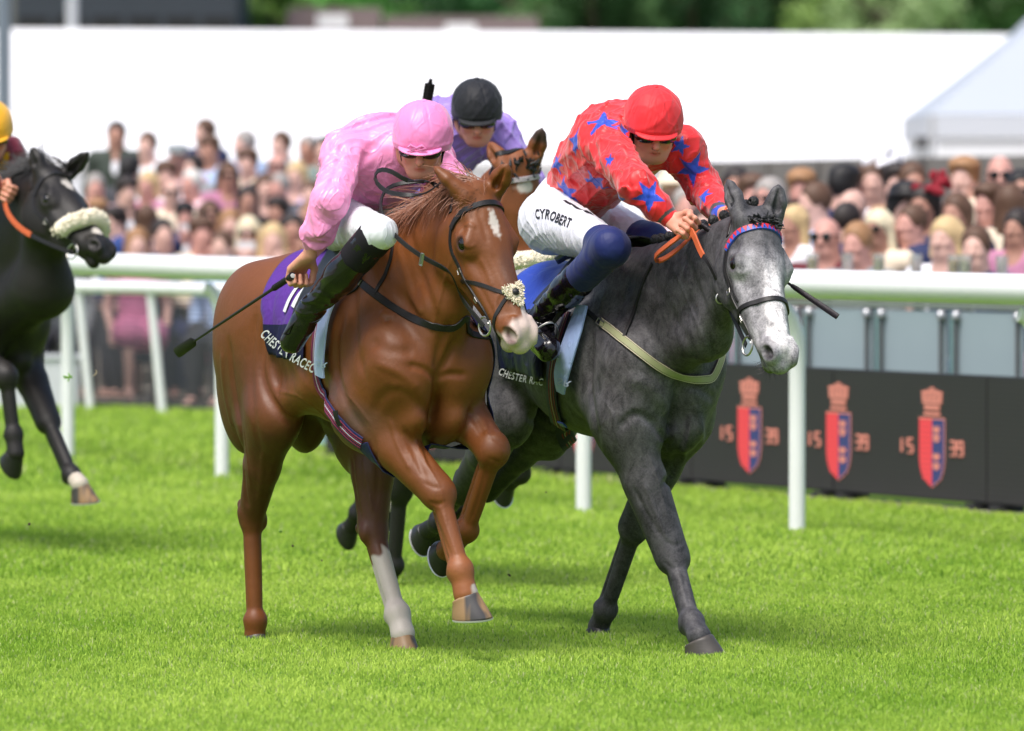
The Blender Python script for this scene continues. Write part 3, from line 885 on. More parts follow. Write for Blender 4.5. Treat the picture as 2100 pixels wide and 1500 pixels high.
# ------------------------------------------------------------------ horses
def head_axes(poll, nose, updir):
    X = _n(np.array(nose) - np.array(poll)); Y = _n(np.cross(updir, X)); Z = np.cross(X, Y)
    return np.array([X, Y, Z])
class Head:
    """a horse's head in its own axes: x down the face, y to its left, z out of the forehead"""
    def __init__(s, poll, nose, updir, k=1.0, ears=None, mouth=0.0, wy=1.12, flare=1.0):
        s.flare = flare
        s.wy = wy
        s.o = np.array(poll, float); s.A = head_axes(poll, nose, updir); s.k = k; s.ears = ears; s.mouth = mouth
    def w(s, x, y, z): return s.o + (s.A[0] * x + s.A[1] * y * s.wy + s.A[2] * z) * s.k
    def d(s, x, y, z): return s.A[0] * x + s.A[1] * y + s.A[2] * z
    def loc(s, p): return ((np.asarray(p) - s.o) @ s.A.T) / s.k / np.array([1, s.wy, 1])
    def add(s, S):
        k = s.k; w = s.w
        E = lambda c, r, kk=.03, op=1, ax=None: S.ell(w(*c), np.array(r) * k * np.array([1, s.wy if op == 1 else 1, 1]), kk * k, ax=s.A if ax is None else np.array(ax) @ s.A, op=op)
        C = lambda a, b, r1, r2, kk=.02, op=1, n=None, q=1: S.cone(w(*a), w(*b), r1 * k, r2 * k, kk * k, n=None if n is None else s.d(*n), q=q, op=op)
        E((.07, 0, -.085), (.10, .075, .085), .03)                 # poll and skull
        E((.155, 0, -.062), (.125, .088, .062), .04)               # forehead
        E((.30, 0, -.085), (.16, .062, .058), .04)                 # face
        C((.20, 0, -.060), (.52, 0, -.046), .050, .034, .035)      # nasal bone
        for y in (-1, 1):
            E((.180, y * .075, -.074), (.056, .031, .042), .022)        # eye socket rim
            C((.130, y * .068, -.040), (.188, y * .093, -.050), .013, .012, .016)   # brow ridge
            E((.160, y * .056, -.165), (.115, .032, .095), .04)        # cheek
            C((.08, y * .050, -.14), (.17, y * .046, -.245), .030, .022, .03)  # rear edge of jaw
            C((.17, y * .044, -.235), (.40, y * .020, -.165), .028, .022, .03)  # jaw bone
            C((.225, y * .074, -.105), (.35, y * .055, -.098), .011, .007, .018)   # facial crest
            C((.28, y * .044, -.125), (.50, y * .032, -.085), .042, .030, .04)
            E((.525, y * .036, -.058), (.050, .024, .036), .018)        # nostril wing
            C((.495, y * .030, -.026), (.555, y * .044, -.040), .011, .010, .012)
            C((.555, y * .044, -.040), (.570, y * .036, -.078), .010, .010, .012)
        C((.34, 0, -.130), (.50, 0, -.112), .040, .034, .04)       # under jaw
        E((.530, 0, -.068), (.055, .038, .037), .03)               # muzzle
        E((.583, 0, -.080), (.020, .028, .026), .02)               # upper lip
        dz = s.mouth
        for y in (-1, 1):
            E((.545, y * .036, -.050), (.036, .018, .028), .020)    # nostril wing
        E((.540, 0, -.130 - dz), (.029, .023, .017), .02)          # lower lip and chin
        C((.46, 0, -.122 - dz * .5), (.54, 0, -.134 - dz), .021, .017, .03)
        for y in (-1, 1):
            E((.548, y * .060, -.044), (.029 * s.flare, .021 * s.flare, .019 * s.flare), .008, -1, ax=[(.80, y * .25, .55), (0, 1, 0), (-.5, 0, .86)])     # nostril opening
            E((.180, y * .109, -.074), (.029, .020, .021), .007, -1)    # eye opening
            E((.115, y * .104, -.055), (.030, .024, .014), .03, -1)     # hollow above the eye
            C((.46, y * .052, -.103), (.60, y * .012, -.106 - dz * .5), .003 + dz * .4, .003 + dz * .4, .006, -1)
        for (y, tip, face) in s.ears:      # tip: tip of the ear in the frame; face: where the hollow looks
            b = w(.010, y * .058, -.036); tip = np.array(tip, float); ax = _n(tip - b); L = np.linalg.norm(tip - b)
            nrm = _n(np.array(face) - ax * (np.array(face) @ ax)); side = np.cross(ax, nrm)
            S.cone(b - ax * .01, b + ax * L * .25, .033 * k, .032 * k, .03 * k)
            S.cone(b + ax * L * .25, b + ax * L * .52, .033 * k, .037 * k, .012 * k, n=nrm, q=.75)
            S.cone(b + ax * L * .52, b + ax * L * .78, .037 * k, .026 * k, .012 * k, n=nrm, q=.65)
            S.cone(b + ax * L * .78, tip, .026 * k, .004, .008 * k, n=nrm, q=.65)
            S.cone(b + ax * L * .38 + nrm * .026 * k, b + ax * L * .86 + nrm * .015 * k, .020 * k, .004, .010 * k, n=side, q=.75, op=-1)
    def eye(s, parent, mat_):
        for y in (-1, 1):
            V = []; Fc = []; nu, nv = 18, 12; c = s.w(.180, y * .0800, -.074); r = .0285 * s.k
            for j in range(nv + 1):
                for i in range(nu):
                    a = math.pi * j / nv; b = 2 * math.pi * i / nu
                    V.append(c + np.array([math.sin(a) * math.cos(b), math.sin(a) * math.sin(b), math.cos(a)]) * r)
            Fc = [(j * nu + i, j * nu + (i + 1) % nu, (j + 1) * nu + (i + 1) % nu, (j + 1) * nu + i) for j in range(nv) for i in range(nu)]
            mesh_obj('eye', V, Fc, mat_, parent)

def leg_front(S, pts, side, q=1.18, up=1.0):
    """pts: shoulder, elbow, knee, fetlock, coronet (frame coordinates)"""
    sh, el, kn, fe, co = [np.array(p, float) for p in pts[:5]]
    L = np.array([0, 1.0, 0]); au = _n(el - kn); fwd = _n(np.cross(L, au))
    mid = el * .55 + kn * .45
    S.cone(sh, el, .135, .115 * up, .08, n=L, q=.62)
    S.cone(el, mid, .112 * up, .068 * up, .05, n=L, q=.80)
    S.cone(mid, kn, .066 * up, .044 * q, .03)
    # muscles of the forearm
    S.cone(el + fwd * .045, mid + fwd * .026 + (kn - mid) * .25, .066 * up, .032, .018, n=L, q=.8)
    S.cone(el - fwd * .050, mid - fwd * .026 + (kn - mid) * .2, .060 * up, .028, .018, n=L, q=.75)
    S.cone(el + L * side * .035, mid + L * side * .022, .052, .030, .014)
    S.cone(el - L * side * .035 + fwd * .02, mid - L * side * .020 + fwd * .01 + (kn - mid) * .3, .046, .024, .014)
    ax = _n(kn - fe); cf = _n(np.cross(L, ax)); A = [cf, np.cross(ax, cf), ax]
    S.ell(kn + (mid - kn) * .06, np.array((.037, .042, .050)) * q, .018, ax=A)
    S.ell(kn + cf * .012 - ax * .02, np.array((.027, .037, .032)) * q, .012, ax=A)
    S.cone(kn - cf * .030 + ax * .012, kn - cf * .026 - ax * .03, .015 * q, .013 * q, .012)
    S.cone(kn - ax * .04 + cf * .006, fe + ax * .03 + cf * .004, .0245 * q, .0215 * q, .02)
    S.cone(kn - ax * .05 - cf * .031 * q, fe + ax * .03 - cf * .030 * q, .0120 * q, .0125 * q, .006)
    S.ell(fe, np.array((.031, .034, .035)) * q, .014, ax=A)
    S.ell(fe - cf * .022 * q - ax * .004, np.array((.020, .028, .023)) * q, .012, ax=A)
    S.cone(fe, co, .026 * q, .031 * q, .02)
    return dict(fwd=fwd, cf=cf, ax=ax)

def leg_hind(S, pts, side, q=1.2, up=1.0):
    """pts: hip, stifle, hock, fetlock, coronet"""
    hp, st, ho, fe, co = [np.array(p, float) for p in pts[:5]]
    L = np.array([0, 1.0, 0])
    S.cone(hp, st, .175, .130 * up, .08, n=L, q=.66)
    ax = _n(st - ho); fw = _n(np.cross(L, ax))
    mid = st * .5 + ho * .5
    S.cone(hp - np.array([.12, 0, .04]), st * .75 + ho * .25 - fw * .10, .150, .090 * up, .06, n=L, q=.74)   # hamstring
    S.cone(st * .75 + ho * .25 - fw * .10, mid - fw * .05, .088 * up, .045, .05, n=L, q=.74)
    S.cone(st, mid, .118 * up, .074 * up, .05, n=L, q=.78)
    S.cone(mid, ho, .072 * up, .042 * q, .03, n=L, q=.88)
    S.cone(st + L * side * .03, mid + L * side * .026 + fw * .02, .064, .040, .016)
    S.cone(st - L * side * .02 - fw * .03, mid - L * side * .02 - fw * .02, .064, .036, .016)
    ax2 = _n(ho - fe); f2 = _n(np.cross(L, ax2)); A = [f2, np.cross(ax2, f2), ax2]
    S.cone(mid - fw * .05, ho - f2 * .048 + ax2 * .03, .022, .016 * q, .03)                 # achilles
    S.ell(ho, np.array((.038, .038, .055)) * q, .016, ax=A)
    S.cone(ho - f2 * .052 * q + ax2 * .042, ho - f2 * .030 - ax2 * .035, .019 * q, .017 * q, .014)  # point of hock
    S.ell(ho + L * side * -.032 * q - ax2 * .02 + f2 * .01, np.array((.018, .013, .026)) * q, .012)
    S.ell(ho + L * side * .030 * q + ax2 * .016, np.array((.018, .013, .022)) * q, .012)
    S.cone(ho - ax2 * .04, fe + ax2 * .03, .0275 * q, .0225 * q, .02)
    S.cone(ho - ax2 * .05 - f2 * .035 * q, fe + ax2 * .03 - f2 * .031 * q, .0125 * q, .0130 * q, .006)
    S.ell(fe, np.array((.033, .035, .036)) * q, .014, ax=A)
    S.ell(fe - f2 * .024 * q, np.array((.019, .028, .023)) * q, .012, ax=A)
    S.cone(fe, co, .027 * q, .032 * q, .02)
    return dict(fwd=fw, cf=f2, ax=ax2)

def hoof(co, down, front, parent, m, shoe_mat, size=1.0, H=.072):
    """co: coronet centre; down: outward normal of the sole; front: towards the toe"""
    co = np.array(co, float); dn = _n(down); fr = np.array(front, float); fr = _n(fr - dn * (fr @ dn)); sd = np.cross(dn, fr)
    n = 32; V = []; prof = [(0.0, 1.00), (.06, 1.07), (.12, 1.06), (.35, 1.13), (.65, 1.22), (.93, 1.30), (1.0, 1.29)]
    for t, e in prof:
        for k in range(n):
            a = 2 * math.pi * k / n; ca, sa = math.cos(a), math.sin(a)
            rf = .038 * (1 if ca > 0 else .92); x = ca * rf * e + .040 * t ** .9 * (.5 + .5 * ca) - .004; y = sa * .038 * e * (1 - .05 * ca)
            top = .026 * (1 - ca) / 2 * 1.15 - .006
            z = top + (H - top) * t
            V.append(co + (fr * x + sd * y + dn * z) * size)
    m_ = len(prof); Fc = [(i * n + k, i * n + (k + 1) % n, (i + 1) * n + (k + 1) % n, (i + 1) * n + k) for i in range(m_ - 1) for k in range(n)]
    last = (m_ - 1) * n; b = len(V); cen = co + (fr * .018 + dn * H) * size
    for k in range(n): V.append(cen + (V[last + k] - cen) * .78)
    for k in range(n): V.append(cen + (V[last + k] - cen) * .70 - dn * .010 * size)
    Fc += [(last + k, last + (k + 1) % n, b + (k + 1) % n, b + k) for k in range(n)] + [(b + k, b + (k + 1) % n, b + n + (k + 1) % n, b + n + k) for k in range(n)]
    Fc.append(tuple(b + n + k for k in range(n))); Fc.append(tuple(range(n - 1, -1, -1)))
    Fc = [f if np.linalg.det(np.array([fr, sd, dn])) < 0 else f[::-1] for f in Fc]
    h = mesh_obj('hoof', V, Fc, m, parent)
    if shoe_mat is not None:
        ks = sorted(range(n), key=lambda k: (k / n * 360 + 180) % 360); ks = [k for k in ks if abs((k / n * 360 + 180) % 360 - 180) < 142]
        P_ = [V[last + k] + (cen - V[last + k]) * .09 + dn * .004 for k in ks]
        mm = MB(); mm.tube(P_, .0095, 6, flat=.5, up=[dn] * len(P_)); mm.build('shoe', shoe_mat, h, True)
    return h

def horse_body(T):
    """trunk shared by all horses, proportions in the frame; T holds shifts"""
    S = SDF(); dz = T.get('dz', 0); fat = T.get('fat', 1.0)
    A = lambda c, r, k, **kw: S.ell((c[0], c[1], c[2] + dz), r, k, **kw)
    A((.66, 0, 1.13), (.56, .265 * fat, .315), .05)                 # barrel
    A((.90, 0, 1.16), (.34, .225 * fat, .345), .08)                 # chest
    A((.18, 0, 1.235), (.36, .235 * fat, .235), .08)                # loins and croup
    A((.62, 0, 1.33), (.36, .10, .15), .08)
    for y in (-1, 1):
        A((.02, y * .135, 1.19), (.26, .125, .235), .07)           # rump
        A((-.09, y * .12, 1.00), (.17, .105, .30), .07)             # buttock
        S.cone((.93, y * .10, 1.43 + dz), (1.14, y * .145, 1.08 + dz), .075, .085, .06, n=(0, 1, 0), q=.8)   # shoulder blade
        S.cone((1.13, y * .145, 1.10 + dz), (.97, y * .175, .96 + dz), .095, .090, .035, n=(0, 1, 0), q=.8)   # upper arm
        A((.88, y * .19, 1.12), (.12, .06, .20), .045)             # triceps
        A((1.16, y * .085, 1.03), (.13, .10, .15), .035)         # breast muscles
        A((1.02, y * .08, .88), (.24, .09, .12), .04)              # pectorals
    S.cone((.55, 0, 1.40 + dz), (.86, 0, 1.44 + dz), .09, .075, .07)   # withers
    return S
def neck(S, base, mid, poll, rb=(.235, .155, .098), q=.48, crest=None, thro=None):
    """base, mid, poll: centre line of the neck"""
    L = np.array([0, 1.0, 0])
    pts = [np.array(p, float) for p in (base, mid, poll)]
    ts = np.linspace(0, 1, 6); P_ = [(1 - t) ** 2 * pts[0] + 2 * t * (1 - t) * (2 * pts[1] - .5 * pts[0] - .5 * pts[2]) + t * t * pts[2] for t in ts]
    R_ = np.interp(ts, [0, .5, 1], rb)
    for i in range(5):
        d = _n(P_[i + 1] - P_[i]); n = _n(L - d * (L @ d)); S.cone(P_[i], P_[i + 1], R_[i], R_[i + 1], .06, n=n, q=q if i else .6)
    return P_, R_
def brush(S, base, t, co=None):
    pass
def coat_mat(name, gloss=.38, fine=260.0, mottled=0.0, sheen=.0, spec=.45):
    n = N(name); v = n.coord()
    c = n.attr('coat')
    f = n.noise(3.2, 4, vec=v); c = n.mix(n.math('MULTIPLY', f, .75), c, n.mix(1.0, c, (.42, .38, .36), 'MULTIPLY'))
    f2 = n.noise(fine, 2, vec=v); c = n.mix(n.math('MULTIPLY', f2, .55), c, n.mix(1.0, c, (1.5, 1.42, 1.35), 'MULTIPLY'))
    if mottled:
        g = n.noise(20, 5, .7, vec=n.coord((1, 1, .8)), dist=.7); g = n.ramp(g, [(.36, (0, 0, 0)), (.66, (1, 1, 1))])
        h = n.noise(150, 3, .7, vec=v); h = n.ramp(h, [(.38, (0, 0, 0)), (.68, (1, 1, 1))])
        k = n.mix(.35, g, h)
        c = n.mix(k, n.mix(1.0, c, (.40, .40, .41), 'MULTIPLY'), n.mix(1.0, c, (2.4, 2.38, 2.36), 'MULTIPLY'))
    veins = n.noise(9, 3, .5, vec=n.coord((1, 1, .5)), dist=2.2)
    vr = n.ramp(n.math('ABSOLUTE', n.math('SUBTRACT', veins, .5)), [(0, (1, 1, 1)), (.035, (0, 0, 0))])
    b1 = n.bump(vr, .06, .004); b2 = n.bump(n.noise(11, 3, vec=v), .14, .02, b1); b4 = n.bump(n.noise(55, 4, .6, vec=n.coord((1, 1, .5)), dist=.5), .10, .006, b2); b3 = n.bump(f2, .22, .002, b4)
    n.set(col=c, rough=n.math('ADD', n.math('MULTIPLY', n.noise(18, 3, vec=v), .20), gloss + .08), spec=spec, nrm=b3, sheen=sheen)
    return n.m
M['coat_chestnut'] = coat_mat('chestnut_coat', .31, spec=.45)
M['eye'] = mat('horse_eye', (.006, .004, .003), .05, .1, spec=.7)
n_ = N('hoof_horn'); w_ = n_.new('ShaderNodeTexWave'); w_.bands_direction = 'X'; w_.inputs['Scale'].default_value = 60; w_.inputs['Distortion'].default_value = 3
n_.ln(n_.coord((.3, .3, 1)), w_.inputs['Vector'])
n_.set(col=n_.mix(n_.noise(12, 4, vec=n_.coord((1, 1, .2))), (.035, .032, .032), (.10, .085, .07)), rough=.45, nrm=n_.bump(n_.noise(60, 2, vec=n_.coord((.2, .2, 1))), .3, .003)); M['hoof'] = n_.m
n_ = N('hoof_pale'); n_.set(col=n_.ramp(n_.noise(14, 2, vec=n_.coord((1, 1, .1))), [(.42, (.06, .055, .055)), (.58, (.33, .20, .10))]), rough=.45); M['hoof_pale'] = n_.m
M['hoof_black'] = mat('hoof_black', (.018, .017, .018), .4, .3, 20)
M['shoe'] = mat('aluminium_shoe', (.75, .75, .76), .3, .05, metal=.7)

def paint(V, base, marks):
    """coat colour per point: marks = [(weight array, colour)]"""
    c = np.tile(np.array(base, np.float32), (len(V), 1))
    for w, col in marks:
        w = np.clip(w, 0, 1)[:, None]; c = c * (1 - w) + np.array(col, np.float32) * w
    return c
def seg_d(V, a, b):
    a = np.array(a); b = np.array(b); ab = b - a; h = np.clip(((V - a) @ ab) / (ab @ ab), 0, 1); return np.linalg.norm(V - a - h[:, None] * ab, axis=1), h
def jag(V, s=60, amp=.01, seed=0):
    r = np.random.default_rng(seed); o = 0
    for i in range(6):
        d = r.normal(0, 1, 3); d /= np.linalg.norm(d); o = o + np.sin(V @ d * s * (.6 + r.random() * 1.5) + r.random() * 6)
    return o / 6 * amp * 1.6
def sm(x, a, b): 
    t = np.clip((x - a) / (b - a), 0, 1); return t * t * (3 - 2 * t)

g_ = ground(525, 1315)
_yaw = math.radians(28); _l = np.array([math.cos(_yaw), math.sin(_yaw), 0])
FC = Frame(g_ + _l * .13, 28)
CH_LINES = [([(702, 640), (690, 700), (692, 770), (715, 835), (748, 885)], -.010, .022),
    ([(735, 560), (728, 640), (735, 720), (752, 790)], -.004, .025),
    ([(940, 690), (915, 740), (896, 778), (886, 850)], -.012, .020),
    ([(896, 778), (868, 757), (838, 750)], -.009, .015), ([(896, 778), (920, 768), (955, 770)], -.008, .015),
    ([(765, 850), (785, 812), (820, 800), (860, 828), (893, 868)], -.004, .024),
    ([(800, 790), (840, 800), (880, 830)], .003, .025),
    ([(548, 640), (540, 700), (536, 770), (560, 830), (600, 870)], -.010, .022),
    ([(560, 690), (552, 760), (572, 820)], .006, .020),
    ([(470, 700), (478, 780), (492, 870), (500, 950)], -.009, .020), ([(455, 720), (460, 800), (478, 880)], .005, .02),
    ([(525, 640), (515, 740), (520, 850), (535, 930)], -.006, .022),
    ([(500, 960), (503, 1010), (508, 1040)], -.007, .012), ([(540, 930), (535, 990), (530, 1030)], .005, .012),
    ([(793, 655), (798, 659)], -.006, .014), ([(780, 640), (812, 652)], .006, .018),
    ([(925, 660), (905, 700), (893, 760)], -.007, .018), ([(840, 470), (862, 560), (890, 640), (905, 690)], -.007, .022),
    ([(770, 520), (800, 580), (850, 640), (890, 690)], -.006, .025), ([(815, 500), (835, 580), (865, 650)], .006, .022),
    ([(760, 700), (800, 720), (850, 720)], -.005, .025), ([(770, 745), (820, 765), (860, 800)], .005, .022),
    ([(960, 842), (975, 862), (990, 890)], -.007, .014), ([(1000, 860), (1010, 890)], -.004, .010),
    ([(828, 880), (850, 930), (872, 980)], -.006, .013), ([(855, 880), (872, 925), (885, 960)], -.005, .012), ([(800, 860), (815, 910), (842, 965)], .004, .010),
    ([(886, 1040), (905, 1090), (925, 1140)], -.004, .007), ([(900, 1035), (918, 1085), (938, 1140)], .003, .006),
    ([(722, 940), (728, 1000), (738, 1060)], -.005, .012), ([(770, 900), (775, 980), (770, 1040)], -.004, .012),
    ([(560, 800), (610, 812), (650, 840), (690, 880)], .0035, .006), ([(700, 800), (730, 830), (760, 870)], .003, .006), ([(930, 520), (905, 600), (885, 680)], .0035, .008), ([(500, 880), (508, 950), (515, 1010)], .004, .006), ([(742, 900), (750, 980), (765, 1050)], .004, .006), ([(850, 900), (880, 960), (905, 1010), (915, 1080)], .0035, .005), ([(985, 880), (1010, 900)], .003, .005), ([(1000, 950), (985, 1010), (965, 1070)], -.004, .008),
    ([(1000, 895), (1022, 905), (1038, 925)], -.003, .008), ([(1005, 940), (1025, 950), (1040, 945)], -.003, .008), ([(870, 990), (890, 1000), (908, 1000)], -.003, .008), ([(880, 1030), (900, 1035), (912, 1028)], -.003, .008),
    ([(640, 860), (680, 890), (720, 905)], -.003, .02), ([(600, 740), (640, 800), (700, 850)], .003, .03)]
HORSE_HEAD_LINES = [([(950, 465), (962, 460), (976, 468)], .004, .007), ([(948, 500), (962, 508), (976, 500)], .003, .006), ([(940, 478), (950, 466)], .003, .006),
    ([(985, 530), (1000, 560), (1010, 590)], .003, .009), ([(975, 575), (995, 610), (1008, 640)], -.003, .010), ([(1025, 600), (1015, 625), (1020, 655)], .004, .008),
    ([(1010, 520), (1035, 570), (1050, 600)], -.002, .012), ([(980, 430), (990, 460), (1000, 500)], -.003, .012)]
def chestnut():
    f = FC; P = f.P
    S = horse_body(dict(dz=0.0, fat=.95))
    poll = P(990, 384, .05); nose = P(1074, 636, .10)
    hd = Head(poll, nose, f.dirn((.52, -.70, .42)), 1.03, wy=1.13, flare=1.22)
    w = hd.w
    view = -f.view(poll)
    tipR = P(889, 341, -.10); tipL = P(1042, 337, .12)
    hd.ears = [(-1, tipR, f.dirn((-.9, .1, -.5))), (1, tipL, f.dirn((-.1, -1, .1)))]
    hd.mouth = .004
    hd.add(S)
    # neck
    Pn, Rn = neck(S, (.98, 0, 1.24), P(880, 535, .02), w(.06, 0, -.10), rb=(.24, .142, .085), q=.56)
    S.cone((.80, 0, 1.46), P(900, 448, .03), .055, .042, .05)      # crest
    S.cone(P(900, 448, .03), w(0, 0, -.05), .042, .045, .05)
    S.cone(w(.10, 0, -.19), P(915, 625, .02), .060, .075, .07)
    S.cone(P(915, 625, .02), (1.17, 0, 1.10), .08, .10, .08)     # windpipe
    # legs
    RF = [(1.12, -.160, 1.08), (.97, -.17, .90), P(900, 1012, -.02), P(944, 1168, .00), P(955, 1218, .01), P(972, 1262, .01)]
    LF = [(1.14, .165, 1.08), (1.02, .18, .93), P(1012, 925, .19), P(957, 1088, .17), P(918, 1128, .165), P(897, 1185, .16)]
    RH = [(.08, -.13, 1.12), P(560, 850, -.17), P(516, 1058, -.13), P(524, 1272, -.12), P(523, 1300, -.12), P(523, 1325, -.12)]
    LH = [(.12, .13, 1.12), (.42, .15, .86), P(765, 1085, .12), P(815, 1258, .13), P(826, 1300, .13), P(838, 1338, .13)]
    for nm, leg in (('RF', RF), ('LF', LF), ('RH', RH), ('LH', LH)):
        a = [np.array(q, float) for q in leg]
        if DEV: print('chestnut', nm, ['%.2f,%.2f,%.2f' % tuple(q) for q in a], ['%.2f' % np.linalg.norm(a[i + 1] - a[i]) for i in range(5)])
    iRF = leg_front(S, RF, -1, q=1.45, up=1.22); iLF = leg_front(S, LF, 1, q=1.38, up=1.1)
    iRH = leg_hind(S, RH, -1, q=1.27, up=1.06); iLH = leg_hind(S, LH, 1, q=1.42, up=1.2)
    S.cone((.42, -.16, .93), (.62, -.19, .97), .06, .05, .06)      # flank fold
    # creases: shoulder groove, breast groove
    S.cone((1.02, -.30, 1.20), (.93, -.31, .98), .018, .02, .06, op=-1)
    S.cone((1.20, -.25, 1.17), (1.13, -.275, 1.08), .014, .014, .05, op=-1)
    S.cone(P(790, 640, -.30), P(800, 660, -.30), .012, .012, .02, op=-1)
    rl = Relief()
    for pts, amp, wd in CH_LINES + HORSE_HEAD_LINES: rl.px(f, S, pts, amp * 1.35, wd * .82)
    def wr(p):
        # rib and skin ripple
        s_ = p[:, 0]; z = p[:, 2]
        rib = np.sin((s_ * 1.0 + z * .25) * 62) * .0020 * np.exp(-((s_ - .55) / .2) ** 2) * np.exp(-((z - 1.05) / .16) ** 2) * (np.abs(p[:, 1]) > .15)
        return rib + rl(p)
    V, Q = S.mesh(VOX, disp=wr)
    o = mesh_obj('chestnut_horse', V, Q, M['coat_chestnut'])
    o.location = f.O; o.rotation_euler = (0, 0, f.rz)
    tag(o, 'chestnut horse with a white star, white muzzle and one white hind sock, ridden in pink', 'horse', 'race horses')
    h = hd.loc(V)
    base = np.array(lin((122, 70, 31)))
    star = 1 - sm(np.hypot((h[:, 0] - .145) / .055, (h[:, 1] + .004) / .017) + jag(V, 190, .22, 1), .6, 1.2)
    star = star * (h[:, 2] > -.06) * (h[:, 0] > .05) * (h[:, 0] < .3)
    headm = sm(h[:, 2], -.40, -.3) * (h[:, 0] > -.05) * (h[:, 0] < .66) * (np.abs(h[:, 1]) < .14)
    muz = sm(h[:, 0] + jag(V, 90, .014, 2) + h[:, 1] * .45, .475, .51) * headm
    strip = (1 - sm(np.abs(h[:, 1] - .03) + jag(V, 130, .004, 4), .026, .034)) * sm(h[:, 0], .38, .43) * (h[:, 2] > -.07) * headm
    nosedark = (1 - sm(np.hypot((h[:, 0] - .33) / .13, h[:, 1] / .035), .3, 1.1)) * sm(h[:, 2], -.08, -.05) * headm * .65
    nostr = (1 - sm(np.hypot((h[:, 0] - .548) / .036, (h[:, 2] + .044) / .026), .7, 1.15)) * sm(np.abs(h[:, 1]), .035, .045) * headm
    green = (1 - sm(np.hypot((h[:, 0] - .56) / .035, (h[:, 2] + .155) / .03), .6, 1.2)) * headm
    eyer = (1 - sm(np.hypot((h[:, 0] - .180) / .034, (h[:, 2] + .074) / .026), .6, 1.2)) * (np.abs(h[:, 1]) > .06) * headm
    dsock, hs = seg_d(V, LH[3], LH[2]); sock = (1 - sm(hs + jag(V, 90, .12, 3), .62, .72)) * (dsock < .09) 
    dp, _ = seg_d(V, LH[3], LH[4]); sock = np.maximum(sock, (dp < .09) * 1.0)
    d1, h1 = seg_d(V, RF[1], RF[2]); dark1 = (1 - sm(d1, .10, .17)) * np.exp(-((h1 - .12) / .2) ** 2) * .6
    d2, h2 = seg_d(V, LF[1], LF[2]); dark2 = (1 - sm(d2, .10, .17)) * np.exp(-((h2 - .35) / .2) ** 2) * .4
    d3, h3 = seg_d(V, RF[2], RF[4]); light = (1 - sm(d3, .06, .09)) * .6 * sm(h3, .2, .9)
    cor, hc = seg_d(V, RF[4], RF[3]); wc = (1 - sm(hc * .06 + jag(V, 120, .01, 6), .004, .016)) * (cor < .07) * sm(V[:, 1] - RF[4][1], -.005, .01)
    hind = np.maximum(sm(-V[:, 0], -.50, -.1) * sm(-V[:, 2], -1.25, -.80), sm(-V[:, 2], -.95, -.75) * (V[:, 0] < .62)) * .75 * sm(V[:, 2] + jag(V, 9, .06, 9), .25, .50)  # darker hindquarter: dark coat tone with some shading painted into it
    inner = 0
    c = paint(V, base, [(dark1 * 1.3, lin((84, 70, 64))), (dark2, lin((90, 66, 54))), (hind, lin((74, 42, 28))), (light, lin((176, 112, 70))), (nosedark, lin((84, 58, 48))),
                        (sock, (.62, .57, .52)), (wc, (.6, .55, .5)), (strip, (.62, .57, .55)), (muz, (.70, .57, .52)), (star, (.68, .62, .57)),
                        (nostr, lin((110, 84, 80))), (green * .45, lin((120, 135, 50))), (eyer, lin((58, 34, 24)))])
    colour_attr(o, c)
    hd.eye(o, M['eye'])
    hoof(RF[4], f.dirn((.10, .10, -1)), f.dirn((.75, -.65, 0)), o, M['hoof_pale'], M['shoe'], 1.22)
    hoof(LF[4], (-.90, .1, -.25), (-.2, 0, -1), o, M['hoof_black'], M['shoe'], 1.0)
    hoof(RH[4], (0, 0, -1), (1, 0, 0), o, M['hoof'], None, 1.05)
    hoof(LH[4], (0, 0, -1), (1, 0, 0), o, M['hoof_pale'], None, 1.1)
    return dict(S=S, f=f, hd=hd, o=o)
CH = chestnut()
M['coat_grey'] = coat_mat('grey_coat', .40, 320.0, 1.0, spec=.4)
FG = Frame((.08, 25.08), 25)
